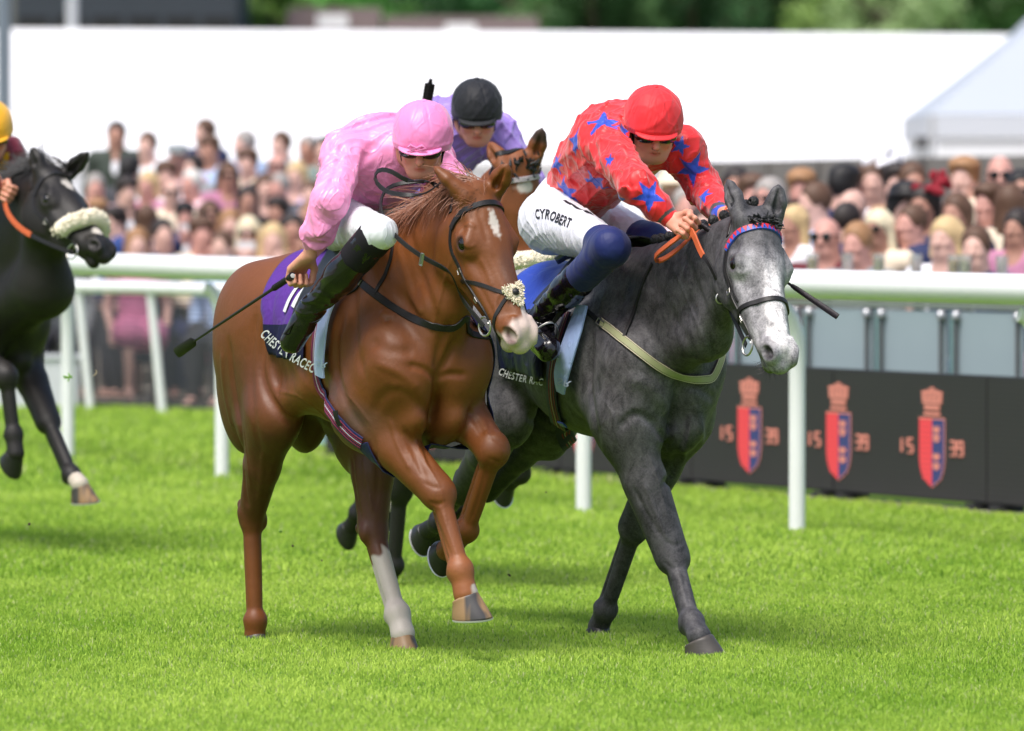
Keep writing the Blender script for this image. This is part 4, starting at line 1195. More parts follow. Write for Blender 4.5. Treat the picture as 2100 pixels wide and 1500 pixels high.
GR_LINES = [([(1215, 700), (1210, 780), (1218, 850), (1232, 930)], -.009, .022), ([(1305, 560), (1265, 640), (1240, 740)], -.005, .03),
    ([(1352, 905), (1385, 890), (1398, 930)], .012, .025), ([(1400, 850), (1398, 900), (1380, 960), (1360, 1000)], -.012, .018),
    ([(1330, 560), (1380, 650), (1430, 740)], -.006, .03), ([(1400, 520), (1440, 620), (1470, 740)], -.008, .025),
    ([(1270, 880), (1300, 850), (1340, 870), (1365, 910)], -.010, .018), ([(1285, 780), (1330, 790), (1370, 850)], .007, .03),
    ([(1410, 790), (1440, 800), (1465, 820)], -.006, .02), ([(1425, 830), (1440, 900), (1420, 950)], .006, .02),
    ([(1298, 1000), (1330, 1060), (1355, 1100)], -.005, .010), ([(1320, 990), (1345, 1050), (1368, 1105)], .004, .009),
    ([(1398, 1165), (1408, 1210), (1416, 1250)], -.004, .007), ([(1050, 790), (1080, 850), (1150, 900)], -.006, .02),
    ([(1508, 525), (1522, 520), (1538, 530)], .005, .007), ([(1510, 556), (1524, 562), (1538, 552)], .003, .006),
    ([(1530, 590), (1540, 640), (1548, 680)], .003, .009), ([(1555, 620), (1552, 680), (1556, 700)], -.003, .010),
    ([(1575, 480), (1580, 540), (1590, 600)], -.003, .014), ([(1600, 480), (1612, 540), (1614, 600)], -.003, .010),
    ([(1420, 850), (1412, 900), (1400, 950)], .005, .008), ([(1330, 930), (1352, 990), (1368, 1060)], .004, .006), ([(1385, 560), (1420, 640), (1452, 720)], .004, .007), ([(1240, 600), (1225, 660), (1222, 720)], .004, .012), ([(1365, 1110), (1385, 1120), (1400, 1112)], -.003, .008), ([(1360, 1150), (1380, 1168), (1400, 1160)], -.003, .008), ([(1240, 820), (1260, 860), (1262, 910)], .004, .006),
    ([(1500, 600), (1492, 640), (1500, 680)], .004, .02), ([(1290, 620), (1280, 700)], .004, .03)]
def grey():
    f = FG; P = f.P
    S = horse_body(dict(dz=-.055))
    poll = P(1562, 436, .02); nose = P(1606, 712, -.0)
    nose = f.S(1612, 684, poll[0] + .27)
    hd = Head(poll, nose, f.dirn((.48, -.84, .25)), 1.04)
    w = hd.w
    tipR = P(1491, 368, -.06); tipL = P(1597, 379, .10)
    hd.ears = [(-1, tipR, f.dirn((-.6, -.6, 0))), (1, tipL, f.dirn((.1, -1, .0)))]
    hd.add(S)
    neck(S, (1.0, 0, 1.22), P(1425, 580, -.01), w(.06, 0, -.10), rb=(.25, .140, .085), q=.56)
    S.cone((.72, 0, 1.39), P(1400, 520, -.02), .05, .050, .06)
    S.cone(P(1400, 520, -.02), w(0, 0, -.05), .050, .045, .05)
    S.cone(w(.10, 0, -.19), P(1450, 690, .0), .050, .075, .07)
    S.cone(P(1450, 690, .0), (1.19, 0, 1.10), .075, .10, .08)
    RF = [(1.16, -.155, 1.06), (1.12, -.16, .85), P(1380, 1146, -.03), P(1418, 1275, -.06), P(1434, 1306, -.07)]
    LF = [(1.12, .155, 1.06), (1.00, .16, .86), P(1300, 1082, .07), P(1243, 1250, .05), P(1228, 1285, .05)]
    RH = [(.08, -.13, 1.12), (.14, -.17, .84), P(945, 1010, -.12), P(900, 1072, -.06), P(878, 1088, -.05)]
    LH = [(.06, .10, 1.12), (.02, .08, .84), (-.46, .02, .52), (-.74, .0, .40), (-.84, .0, .37)]
    for nm, leg in (('RF', RF), ('LF', LF), ('RH', RH), ('LH', LH)):
        a = [np.array(q, float) for q in leg]
        if DEV: print('grey', nm, ['%.2f,%.2f,%.2f' % tuple(q) for q in a], ['%.2f' % np.linalg.norm(a[i + 1] - a[i]) for i in range(4)])
    leg_front(S, RF, -1, q=1.45, up=1.26); leg_front(S, LF, 1, q=1.36, up=1.15)
    leg_hind(S, RH, -1); leg_hind(S, LH, 1)
    S.cone((1.02, -.30, 1.20), (.93, -.31, .98), .018, .02, .06, op=-1)
    rl = Relief()
    for pts, amp, wd in GR_LINES: rl.px(f, S, pts, amp * 1.35, wd * .85)
    V, Q = S.mesh(VOX, disp=rl)
    o = mesh_obj('grey_horse', V, Q, M['coat_grey'])
    o.location = f.O; o.rotation_euler = (0, 0, f.rz)
    tag(o, 'dark dappled grey horse with a pale face and plaited mane, ridden in red', 'horse', 'race horses')
    h = hd.loc(V)
    base = np.array(lin((72, 72, 76)))
    inhead = (h[:, 0] > -.03) * (h[:, 0] < .66) * (np.abs(h[:, 1]) < .14) * (h[:, 2] > -.32)
    face = sm(h[:, 0] + jag(V, 40, .03, 11), .10, .22) * sm(h[:, 2] + jag(V, 50, .02, 12), -.15, -.08) * inhead
    blaze = sm(h[:, 0], .16, .32) * (1 - sm(np.abs(h[:, 1]) + jag(V, 70, .014, 13), .020, .050)) * inhead * sm(h[:, 2], -.10, -.07)
    muz = sm(h[:, 0], .50, .58) * inhead
    nostr = (1 - sm(np.hypot((h[:, 0] - .548) / .034, (h[:, 2] + .044) / .024), .6, 1.1)) * sm(np.abs(h[:, 1]), .035, .045) * inhead
    eyer = (1 - sm(np.hypot((h[:, 0] - .180) / .038, (h[:, 2] + .074) / .030), .6, 1.2)) * (np.abs(h[:, 1]) > .06) * inhead
    green = (1 - sm(np.hypot((h[:, 0] - .57) / .035, (h[:, 2] + .15) / .03), .6, 1.2)) * inhead
    nose_br = (1 - sm(np.hypot((h[:, 0] - .27) / .10, (np.abs(h[:, 1]) - .045) / .02), .4, 1.2)) * inhead * .6
    brow = (1 - sm(np.hypot((h[:, 0] - .10) / .05, h[:, 1] / .06) + jag(V, 60, .4, 14), .5, 1.3)) * inhead * .5
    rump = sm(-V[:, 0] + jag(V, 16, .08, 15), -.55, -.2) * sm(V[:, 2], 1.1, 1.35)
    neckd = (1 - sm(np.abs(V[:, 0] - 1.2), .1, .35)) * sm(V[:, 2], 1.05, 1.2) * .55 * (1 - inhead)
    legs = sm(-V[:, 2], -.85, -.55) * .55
    sho = np.exp(-(((V[:, 0] - .95) / .22) ** 2 + ((V[:, 2] - 1.25) / .22) ** 2)) * .3
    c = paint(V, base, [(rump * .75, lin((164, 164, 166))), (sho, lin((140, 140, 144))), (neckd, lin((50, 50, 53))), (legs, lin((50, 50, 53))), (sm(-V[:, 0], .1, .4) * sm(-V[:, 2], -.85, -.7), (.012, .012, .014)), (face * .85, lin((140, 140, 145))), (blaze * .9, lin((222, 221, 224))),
                        (nose_br, lin((86, 86, 90))), (brow, lin((86, 86, 90))), (muz * .9, lin((128, 128, 136))), (nostr, lin((40, 38, 42))), (eyer * .8, lin((44, 42, 44))), (green * .7, lin((104, 124, 50)))])
    colour_attr(o, c)
    hd.eye(o, M['eye'])
    hoof(RF[4], f.dirn((.10, .05, -1)), f.dirn((.8, -.55, 0)), o, M['hoof'], M['shoe'], 1.36)
    hoof(LF[4], f.dirn((-.1, 0, -1)), (1, 0, 0), o, M['hoof_black'], None, 1.15)
    hoof(RH[4], (-.9, 0, -.35), (-.3, 0, -1), o, M['hoof_black'], M['shoe'], 1.0)
    hoof(LH[4], (-.9, 0, -.3), (-.3, 0, -1), o, M['hoof_black'], M['shoe'], 1.0)
    return dict(S=S, f=f, hd=hd, o=o)
GR = grey()
# ------------------------------------------------------------------ tack and riders
M['leather'] = mat('black_leather', (.018, .017, .018), .42, .3, 30, .15, 120, spec=.3)
M['leather_shiny'] = mat('patent_boot_leather', (.006, .005, .007), .16, .2, 30, .4, 22, coat=.5, spec=.4)
M['metal'] = mat('bit_metal', (.62, .60, .56), .38, .05, metal=1.0)
M['tan_rein'] = mat('orange_rubber_rein', lin((196, 92, 48)), .6, .15, 40)
M['sheepskin'] = mat('cream_sheepskin', lin((240, 230, 206)), .95, .08, 60, .8, 160, sheen=.4)
M['plait'] = mat('black_mane_hair', (.015, .015, .016), .5, .3, 60, .5, 200)
M['whip'] = mat('whip_black', (.017, .013, .018), .4, .2, 60, .3, 160, spec=.2)
def hairmat(name, c, rough=.45):
    n = N(name); v = n.coord()
    n.set(col=n.mix(n.noise(25, 3, vec=v), tuple(x * .55 for x in c), tuple(min(1, x * 1.5) for x in c)), rough=rough, spec=.35); return n.m
def stripe_mats(cols): return [mat('webbing_%d_%d_%d' % tuple(c), lin(c), .6, .1, 30, .2, 200) for c in cols]

def ribbon(m, P_, Nn, w, th, lift=0.0):
    """a flat strap along 3D points with face normals"""
    P_ = np.asarray(P_, float); Nn = np.asarray(Nn, float); n = len(P_)
    T = np.gradient(P_, axis=0); T /= np.linalg.norm(T, axis=1, keepdims=True) + 1e-9
    ww = w if hasattr(w, '__len__') else [w] * n
    V = []
    for i in range(n):
        nn = _n(Nn[i] - T[i] * (Nn[i] @ T[i])); sd = np.cross(T[i], nn); h = ww[i] / 2; c = P_[i] + nn * lift
        for a, b in ((-1, 0), (-1, .55), (-.86, 1), (.86, 1), (1, .55), (1, 0)):
            V.append(c + sd * a * h + nn * b * th)
    k = 6; Fc = []
    for i in range(n - 1):
        for j in range(k): Fc.append((i * k + j, i * k + (j + 1) % k, (i + 1) * k + (j + 1) % k, (i + 1) * k + j))
    Fc.append(tuple(range(k))[::-1]); Fc.append(tuple((n - 1) * k + j for j in range(k)))
    m.add(V, Fc)
def smooth3(P_, it=2):
    P_ = np.array(P_, float)
    for _ in range(it): P_[1:-1] = P_[1:-1] * .5 + (P_[:-2] + P_[2:]) * .25
    return P_
def strap_px(m, f, S, pts, w, th=.004, lift=0.0, off=0.0, wrap=None):
    """strap lying on the surface under a line drawn on the photo"""
    P_ = f.hit(S, dense(np.array(pts, float), 7.0), off); ok = np.abs(S.val(P_) - off) < .01; P_ = P_[ok]
    if wrap is not None: P_ = np.concatenate([P_, S.snap(dense(np.array([P_[-1]] + [np.array(q, float) for q in wrap]), .02)[1:], off)])
    P_ = smooth3(P_, 3); P_ = S.snap(P_, off, 2); ribbon(m, P_, S.grad(P_), w, th, lift); return P_
def strap3(m, S, pts, w, th=.004, off=0.0):
    P_ = S.snap(dense(np.array(pts, float), .015), off); P_ = smooth3(P_, 2); ribbon(m, P_, S.grad(P_), w, th)
def root_at(f, name, label, cat, group=None):
    return empty(name, tuple(f.O), f.rz, label, cat, group)

def belly_wrap(S, p0, off):
    a0 = math.degrees(math.atan2(p0[2] - 1.16, p0[1])) % 360
    return np.array([p0] + [spine_pt(S, p0[0] + .01 * k, a0 + 9 * (k + 1), off) for k in range(16)])
def hsurf(H, S, x, a, off=0.0):
    a = math.radians(a); d = H.d(0, math.cos(a), math.sin(a)); c = H.w(x, 0, -.085)
    t = .01                                  # walk outwards from inside the head to its skin
    for _ in range(40):
        v = float(S.val([c + d * t])[0]) - off
        if v > -.0004: break
        t = min(t - v * .8, .15 if math.sin(a) > -.5 else .125)
    return c + d * t
def bridle(H, S, f, label, brow_col, brow_zig=None, nose='cavesson', cheek_w=.013):
    g = root_at(f, 'bridle', label, 'bridle', 'bridles on the race horses')
    def path(seq, w, name, mt, th=.006, step=.012):
        P_ = np.array([hsurf(H, S, x, a) for x, a in seq]); P_ = dense(P_, step)
        Q_ = S.snap(P_, 0, 4); far = np.linalg.norm(Q_ - P_, axis=1) > .03; Q_[far] = P_[far]; P_ = smooth3(Q_, 2)
        m = MB(); ribbon(m, P_, S.grad(P_), w, th, -.001); return m.build(name, mt, g, True), P_
    o, BP = path([(.10, 196), (.082, 175), (.070, 150), (.066, 120), (.066, 90), (.066, 60), (.070, 30), (.082, 5), (.10, -16)], .022, 'browband', brow_col, .009, .006)
    if brow_zig is not None:
        m = MB(); G = S.grad(BP)
        T = np.gradient(BP, axis=0); T /= np.linalg.norm(T, axis=1, keepdims=True)
        for i in range(2, len(BP) - 2, 3):
            sd = np.cross(T[i], G[i]); c = BP[i] + G[i] * .0095
            m.add([c - T[i] * .009 - sd * .011, c + T[i] * .009 - sd * .011, c + sd * .011, c - T[i] * .009 - sd * .011 - G[i] * .003, c + T[i] * .009 - sd * .011 - G[i] * .003, c + sd * .011 - G[i] * .003],
                  [(0, 1, 2), (5, 4, 3), (0, 3, 4, 1), (1, 4, 5, 2), (2, 5, 3, 0)])
        m.build('browband_triangles', brow_zig, o)
    for sgn in (1, -1):
        A = (lambda a: a) if sgn == -1 else (lambda a: 180 - a)
        path([(.095, A(196)), (.15, A(212)), (.24, A(213)), (.33, A(208)), (.43, A(200)), (.455, A(205))], cheek_w, 'cheekpiece', M['leather'])
        if nose == 'cavesson': path([(.10, A(190)), (.16, A(203)), (.24, A(203)), (.31, A(196))], .008, 'noseband_hanger', M['leather'])
        b = hsurf(H, S, .462, A(212), .006); nn = S.grad([b])[0]
        ax = np.array([H.d(1, 0, 0), H.d(0, 0, 1), nn]); m = MB(); R = .033 * H.k
        m.tube([b + (ax[0] * math.cos(q) + ax[1] * math.sin(q)) * R + nn * .004 - ax[1] * .020 for q in np.linspace(0, 6.2832, 29)], .0042, 8)
        m.tube([b + nn * .004, b - nn * .03], .007, 8)
        m.build('bit_ring', M['metal'], g, True)
        for (x, a) in ((.25, 213), (.37, 206)):
            b2 = hsurf(H, S, x, A(a), .0); n2 = S.grad([b2])[0]; m = MB(); u = H.d(1, 0, 0); u = _n(u - n2 * (u @ n2)); v = np.cross(n2, u)
            q = [b2 + n2 * .008 + u * i * .009 + v * j * .010 for i, j in ((-1, -1), (1, -1), (1, 1), (-1, 1), (-1, -1))]
            m.tube(q, .0016, 5); m.build('buckle', M['metal'], g, True)
    def ring(xt, xb, w, name, mt, th=.006, a0=0, a1=360):
        seq = [(xb + (xt - xb) * (1 + math.sin(math.radians(a))) / 2, a) for a in np.arange(a0, a1 + 1, 15)]; return path(seq, w, name, mt, th)
    if nose == 'cavesson':
        ring(.345, .335, .019, 'noseband', M['leather'], .009, -90, 270)
    elif nose == 'crossed':
        ring(.405, .255, .015, 'noseband', M['leather'], .006, -90, 270); ring(.405, .535, .014, 'noseband', M['leather'], .006, -90, 270)
        c = hsurf(H, S, .405, 95); n2 = S.grad([c])[0]; r = np.random.default_rng(5); m = MB()
        u = _n(H.d(1, 0, 0) - n2 * (H.d(1, 0, 0) @ n2)); v = np.cross(n2, u)
        for k in range(420):
            a = r.random() * 6.283; rr = .006 + .030 * r.random() ** .7; rr *= 1 + .35 * math.sin(3 * a + 1); b = c + (u * math.cos(a) + v * math.sin(a)) * rr + n2 * .003
            dd = _n((u * math.cos(a) + v * math.sin(a)) * .8 + r.normal(0, .7, 3) + n2 * .7); t = b + dd * (.008 + .010 * r.random())
            m.tube([b, (b + t) / 2 + r.normal(0, .002, 3), t], [.0028, .0026, .001], 4)
        m.build('sheepskin_pad', M['sheepskin'], g, True)
        m = MB(); m.lathe([(.012, 0), (.014, .004), (.008, .010), (.002, .012)], c + n2 * .012, 12, ax=np.array([u, v, n2])); m.build('leather_stud', M['leather'], g, True)
    elif nose == 'sheepskin':
        P_ = np.array([hsurf(H, S, .37 + .02 * math.sin(math.radians(a)), a) for a in np.arange(-20, 201, 8)])
        n2 = S.grad(P_); m = MB(); r = np.random.default_rng(6)
        m.tube(P_ + n2 * .022, [.040] * len(P_), 12)
        for k in range(900):
            i = r.integers(0, len(P_)); d = _n(r.normal(0, 1, 3) + n2[i] * 1.2); b = P_[i] + n2[i] * .022 + r.normal(0, .003, 3) + d * .036; m.tube([b, b + d * .007 + r.normal(0, .002, 3)], [.005, .002], 4)
        m.build('sheepskin_noseband', M['sheepskin'], g, True)
    path([(.04, 200), (-.02, 195), (-.045, 150), (-.050, 90), (-.045, 30), (-.02, -15), (.04, -20)], .024, 'headpiece', M['leather'])
    return g
def bit_point(H, S, side):
    return hsurf(H, S, .462, 212 if side < 0 else -32, .012) - H.d(0, 0, 1) * .02
def rein(m, pts, w, th=.004, step=.02, up=None):
    P_ = smooth3(dense(np.array(pts, float), step), 2); T = np.gradient(P_, axis=0)
    up = np.array([0, -1.0, .25]) if up is None else np.array(up, float)
    ribbon(m, P_, np.tile(up, (len(P_), 1)), w, th); return P_

def spine_pt(S, s_, a, off=0.0, cz=1.16):
    a = math.radians(a); d = np.array([0, math.cos(a), math.sin(a)])
    return S.cast([np.array([s_, 0, cz]) + d * .62], [-d], .75, off)[0]
def sheet(S, name, mt, g, fn, nu, nv, th=.005, off=.006, fold=0.0, seed=0):
    """cloth lying on the body: fn(u, v) -> (s, angle)"""
    r = np.random.default_rng(seed); o = []; d = []
    UV = [(i / (nu - 1), j / (nv - 1)) for j in range(nv) for i in range(nu)]
    for u, v in UV:
        s_, a = fn(u, v); a = math.radians(a); k = np.array([0, math.cos(a), math.sin(a)])
        o.append(np.array([s_, 0, 1.16]) + k * .62); d.append(-k)
    P_ = S.cast(o, d, .75, off); G = S.grad(P_)
    ph = r.random(4) * 6
    fo = np.array([fold * (math.sin(u * 17 + ph[0] + 3 * v) * .5 + math.sin(u * 9 - v * 6 + ph[1]) * .5) * v ** .7 for u, v in UV])
    A = P_ + G * (np.abs(fo)[:, None]); B = A + G * th
    V = np.concatenate([A, B]); n = nu * nv; Fc = []
    for j in range(nv - 1):
        for i in range(nu - 1):
            a = j * nu + i; Fc.append((a, a + 1, a + nu + 1, a + nu)); Fc.append((n + a, n + a + nu, n + a + nu + 1, n + a + 1))
    rim = [i for i in range(nu)] + [j * nu + nu - 1 for j in range(1, nv)] + [(nv - 1) * nu + i for i in range(nu - 2, -1, -1)] + [j * nu for j in range(nv - 2, 0, -1)]
    for k in range(len(rim)):
        a, b = rim[k], rim[(k + 1) % len(rim)]; Fc.append((a, n + a, n + b, b))
    ob = mesh_obj(name, V, Fc, None, g)
    for m_ in (mt if isinstance(mt, (list, tuple)) else [mt]): ob.data.materials.append(m_)
    return ob, Fc, B.reshape(nv, nu, 3)

_fonts = {}
def text_faces(txt, bold=0.0):
    cu = bpy.data.curves.new('txt', 'FONT'); cu.body = txt; cu.size = 1.0; cu.resolution_u = 3; cu.offset = bold; cu.space_character = 1.12
    ob = bpy.data.objects.new('txt', cu); COL.objects.link(ob); dg = bpy.context.evaluated_depsgraph_get(); dg.update()
    me = bpy.data.meshes.new_from_object(ob.evaluated_get(dg)); V = np.array([v.co[:] for v in me.vertices]); Fc = [tuple(p.vertices) for p in me.polygons]
    bpy.data.objects.remove(ob); bpy.data.curves.remove(cu); bpy.data.meshes.remove(me); return V, Fc
def text_px(name, f, S, txt, line, h, mt, parent, off=.012, lift=.0015, bold=.012, mirror=False, width=None):
    """lettering laid on the surface along a line drawn on the photo; h = letter height in photo pixels"""
    V, Fc = text_faces(txt, bold); V = V.copy(); x0, x1 = V[:, 0].min(), V[:, 0].max(); V[:, 1] -= V[:, 1].min(); ch = .72
    P_ = dense(np.array(line, float), 2.0); L = np.concatenate([[0], np.cumsum(np.linalg.norm(np.diff(P_, axis=0), axis=1))])
    u = (V[:, 0] - x0) / (x1 - x0) * L[-1]
    X = np.interp(u, L, P_[:, 0]); Y = np.interp(u, L, P_[:, 1]); T = np.gradient(P_, axis=0); TX = np.interp(u, L, T[:, 0]); TY = np.interp(u, L, T[:, 1]); tl = np.hypot(TX, TY)
    nx, ny = TY / tl, -TX / tl; q = V[:, 1] / ch * h
    if mirror: q = h - q
    W = f.hit(S, np.stack([X + nx * q, Y + ny * q], 1), off + lift)
    return mesh_obj(name, W, Fc, mt, parent, False)

# ---- a rider -------------------------------------------------------------------------------
n_ = N('skin'); n_.set(col=n_.mix(n_.math('MULTIPLY', n_.noise(30, 4), .5), n_.attr('coat'), n_.mix(1.0, n_.attr('coat'), (.86, .70, .66), 'MULTIPLY')), rough=.5, spec=.4, nrm=n_.bump(n_.noise(140, 3), .15, .003)); M['skin'] = n_.m; M['skin2'] = n_.m
M['goggle'] = mat('goggle_lens', (.012, .011, .012), .06, .1, coat=1.0)
M['elastic'] = mat('goggle_strap', (.018, .016, .02), .7, .1, spec=.12)
def silk(name, c=(1, 1, 1), sheen=.35, rough=.42, attr=False, spec=.4, crumple=1.0):
    n = N(name); v = n.coord()
    col = n.attr('coat') if attr else None
    f = n.noise(5, 3, vec=v)
    if col is None: col = n.mix(f, tuple(x * .92 for x in c), tuple(min(1, x * 1.06) for x in c))
    w = n.noise(8, 2, .5, vec=n.coord((1, 1, 1)), dist=.9); w2 = n.noise(26, 2, .5, vec=n.coord((1.3, 1, .6)), dist=.8)
    b = n.bump(w, .5 * crumple, .03); b = n.bump(w2, .22 * crumple, .008, b)
    rd = n.noise(9, 1, .4, vec=n.coord((1.6, 1, .8), rot=(.5, .4, .9)), dist=1.1); rr = n.ramp(n.math('ABSOLUTE', n.math('SUBTRACT', rd, .5)), [(0, (1, 1, 1)), (.05, (0, 0, 0))])
    b = n.bump(rr, .26 * crumple, .010, b)
    n.set(col=col, rough=rough, nrm=b, sheen=sheen, spec=spec); return n.m
def face(S, c, fd, up, k=1.0, jaw=1.0):
    """a human head: c centre of the skull, fd where it faces, up its top"""
    fd = _n(fd); up = _n(np.array(up) - fd * (np.array(up) @ fd)); lf = np.cross(up, fd); A = [fd, lf, up]
    W = lambda x, y, z: np.array(c) + (fd * x + lf * y + up * z) * k
    E = lambda p, r, kk=.01, op=1: S.ell(W(*p), np.array(r) * k, kk * k, ax=A, op=op)
    C = lambda a, b, r1, r2, kk=.01, op=1: S.cone(W(*a), W(*b), r1 * k, r2 * k, kk * k, op=op)
    E((-.012, 0, .015), (.098, .076, .098), .02)
    E((.030, 0, -.035), (.062, .060, .080), .03)
    E((.052, 0, -.088), (.036, .036 * jaw, .026), .03)          # chin
    for y in (-1, 1):
        C((.005, y * .055, -.055), (.052, y * .028, -.088), .020, .018, .025)   # jaw line
        E((.062, y * .040, -.030), (.022, .020, .018), .018)      # cheek bone
        E((.086, y * .031, .004), (.016, .016, .011), .010, -1)   # eye socket
        E((.072, y * .031, .003), (.013, .014, .0105), .004)      # eyeball lid
        C((.086, y * .014, .018), (.076, y * .046, .016), .007, .006, .008)     # brow
        E((-.008, y * .076, -.008), (.016, .008, .028), .006)     # ear
        E((.098, y * .011, -.036), (.008, .007, .006), .006)      # nostril
    C((.088, 0, .008), (.112, 0, -.036), .009, .0135, .008)        # nose
    C((.082, -.018, -.062), (.082, .018, -.062), .006, .006, .006)    # upper lip
    C((.091, -.006, -.061), (.091, .006, -.061), .006, .006, .006)
    C((.080, -.015, -.072), (.080, .015, -.072), .007, .007, .005)
    E((.094, 0, -.0665), (.012, .022, .0016), .003, -1)
    return W, A
def hand(S, wrist, X, G, k=1.0, side=1, grip=.012, open_=0.0):
    """fist closed round a grip: X wrist to knuckles, G along the grip towards the thumb side"""
    X = _n(X); G = _n(np.array(G) - X * (np.array(G) @ X)); Nn = np.cross(X, G) * side      # back of the hand
    w = np.array(wrist, float); R = grip + .010
    W = lambda x, g, n: w + (X * x + G * g + Nn * n) * k
    for i in range(3): S.cone(W(.01, -.016 + i * .016, 0), W(.078, -.026 + i * .026, .004), .017 * k, .015 * k, .012 * k)
    for i, (gl, sc) in enumerate(((.034, .95), (.012, 1.06), (-.010, 1.0), (-.031, .82))):
        cx = .086; cn = -.022
        K = W(cx - .004, gl, .004)
        a = [(0.95 * R + .008, .35 * R), (.85 * R + .006, -.75 * R - .004), (-.15 * R, -1.25 * R - .004), (-.75 * R - .002, -.45 * R)]
        pts = [K] + [W(cx + q[0] * sc, gl * (1 + .03 * j), cn + q[1] * sc + open_ * .004 * j) for j, q in enumerate(a)]
        S.chain(pts, [.0098 * k, .0094 * k, .0088 * k, .0082 * k, .0070 * k], .004 * k)
    # thumb leaves the side of the palm near its base and closes over the fingers
    S.chain([W(.022, .024, -.006), W(.050, .044, -.020), W(.076, .044, -.040), W(.092, .030, -.054)], [.014 * k, .0118 * k, .0100 * k, .0082 * k], .008 * k)
    return w + (X * .086 - Nn * .022) * k, Nn
def folds(seed, amp=.004, freq=55, aniso=None):
    r = np.random.default_rng(seed); D = []
    for i in range(5):
        d = r.normal(0, 1, 3); d /= np.linalg.norm(d); e = r.normal(0, 1, 3); e /= np.linalg.norm(e)
        D.append((d * freq * (.7 + .8 * r.random()), e * freq * .33, r.random() * 6, r.random() * 6))
    def f(p):
        o = np.zeros(len(p), np.float32)
        for d, e, a, b in D:
            s_ = np.sin(p @ d.astype(np.float32) + a + 1.5 * np.sin(p @ e.astype(np.float32) + b)); m_ = .5 + .5 * np.sin(p @ (e * .6).astype(np.float32) + 2 * a); o += np.exp(-(s_ / .42) ** 2) * m_ * m_
        return o * amp * .9
    return f
def rider(f, J, label, C_, stars=None, vox=.0042, text=None, seed=1, extra=None, lines=()):
    """J: joints in the frame; C_: colours and materials"""
    j = {k: np.array(v, float) for k, v in J.items() if k not in ('fd', 'up')}
    fd = np.array(J['fd'], float); up = np.array(J['up'], float)
    inv = lambda d: f.dirn(d)
    # the body: one skin
    B = SDF()
    W, A = face(B, j['head'], fd, up)
    B.cone(W(-.03, 0, -.06), j['neck'], .052, .058, .03)
    B.cone(j['neck'], j['chest'], .075, .115, .06, n=(0, 0, 1), q=.9)
    B.cone(j['chest'], j['waist'], .125, .105, .08); B.cone(j['waist'], j['pelvis'], .105, .118, .06)
    for sd in ('R', 'L'):
        sg = -1 if sd == 'R' else 1
        sh, el, wr = j['sh' + sd], j['el' + sd], j['wr' + sd]
        B.cone(j['neck'] * .5 + j['chest'] * .5, sh, .075, .055, .05); B.cone(sh, el, .052, .040, .03); B.cone(el, el * .5 + wr * .5, .042, .036, .02); B.cone(el * .5 + wr * .5, wr, .036, .026, .02)
        B.cone(wr, wr + _n(j['hd' + sd] - wr) * .02, .024, .022, .01)
        hp, kn, an = j['hip' + sd], j['kn' + sd], j['an' + sd]
        B.cone(hp, kn, .092, .056, .05); B.cone(kn, kn * .6 + an * .4, .056, .055, .03); B.cone(kn * .6 + an * .4, an, .052, .034, .02); B.cone(an, j['toe' + sd], .034, .026, .02)
        hand(B, wr + _n(j["hd" + sd] - wr) * .012, j["hd" + sd] - wr, J["gr" + sd], 1.06, sg * J.get('flip' + sd, 1), J.get('grip', .010))
    V, Q = B.mesh(vox)
    body = mesh_obj('person', V, Q, C_['skin'])
    hl = (V - j['head']) @ np.array(A).T; fc = (np.abs(hl) < .14).all(1); cs = np.array(C_.get('skin_rgb', lin((222, 160, 136))))
    lip = (1 - sm(np.hypot((hl[:, 1]) / .024, (hl[:, 2] + .067) / .011), .6, 1.2)) * (hl[:, 0] > .06) * fc; chk = (1 - sm(np.hypot((np.abs(hl[:, 1]) - .042) / .026, (hl[:, 2] + .035) / .028), .3, 1.2)) * (hl[:, 0] > .02) * fc
    nse = (1 - sm(np.linalg.norm(hl - (.112, 0, -.038), axis=1) / .026, .4, 1.2)) * fc; stb = sm(-hl[:, 2], .045, .075) * fc * (hl[:, 0] > -.02) * .4; nst = (1 - sm(np.hypot((np.abs(hl[:, 1]) - .011) / .007, (hl[:, 2] + .047) / .006), .5, 1.2)) * (hl[:, 0] > .09) * fc
    kn_ = np.zeros(len(V))
    for sd in ('R', 'L'): kn_ = np.maximum(kn_, (1 - sm(np.linalg.norm(V - j['hd' + sd], axis=1), .03, .09)) * .45)
    colour_attr(body, paint(V, cs, [(stb, cs * (.72, .66, .66)), (chk * .55, cs * (1.0, .62, .58)), (nse * .5, cs * (1.0, .66, .60)), (lip * .8, cs * (.80, .42, .42)), (nst * .8, cs * .25), (kn_, cs * (1.0, .70, .62))]))
    body.location = f.O; body.rotation_euler = (0, 0, f.rz)
    tag(body, label, 'person', 'riders')
    # jacket
    Jk = SDF()
    Jk.cone(j['neck'], j['chest'], .088, .140, .06); Jk.cone(j['chest'], j['waist'], .150, .135, .08); Jk.cone(j['waist'], j['hem'], .135, .128, .05)
    Jk.cone(j['chest'] + (0, -.05, .03), j['waist'] + (0, -.03, .03), .11, .10, .06); Jk.cone(j['chest'] + (0, .05, .03), j['waist'] + (0, .03, .03), .11, .10, .06)
    for sd in ('R', 'L'):
        sh, el, wr = j['sh' + sd], j['el' + sd], j['wr' + sd]; sw = C_.get('sleeve', 1.0)
        Jk.cone(j['neck'] * .5 + j['chest'] * .5, sh, .10, .082, .06); Jk.cone(sh, el, .076 * sw, .062 * sw, .04); Jk.cone(el, el * .35 + wr * .65, .062 * sw, .050 * sw, .03)
        c_ = C_.get('cuff_' + sd, 1.0); we = el * (1 - c_) + wr * c_; Jk.cone(el * .35 + wr * .65, el * .06 + we * .94, .050 * sw, .034, .02); Jk.cone(el * .08 + we * .92, we, .034, .033, .006)
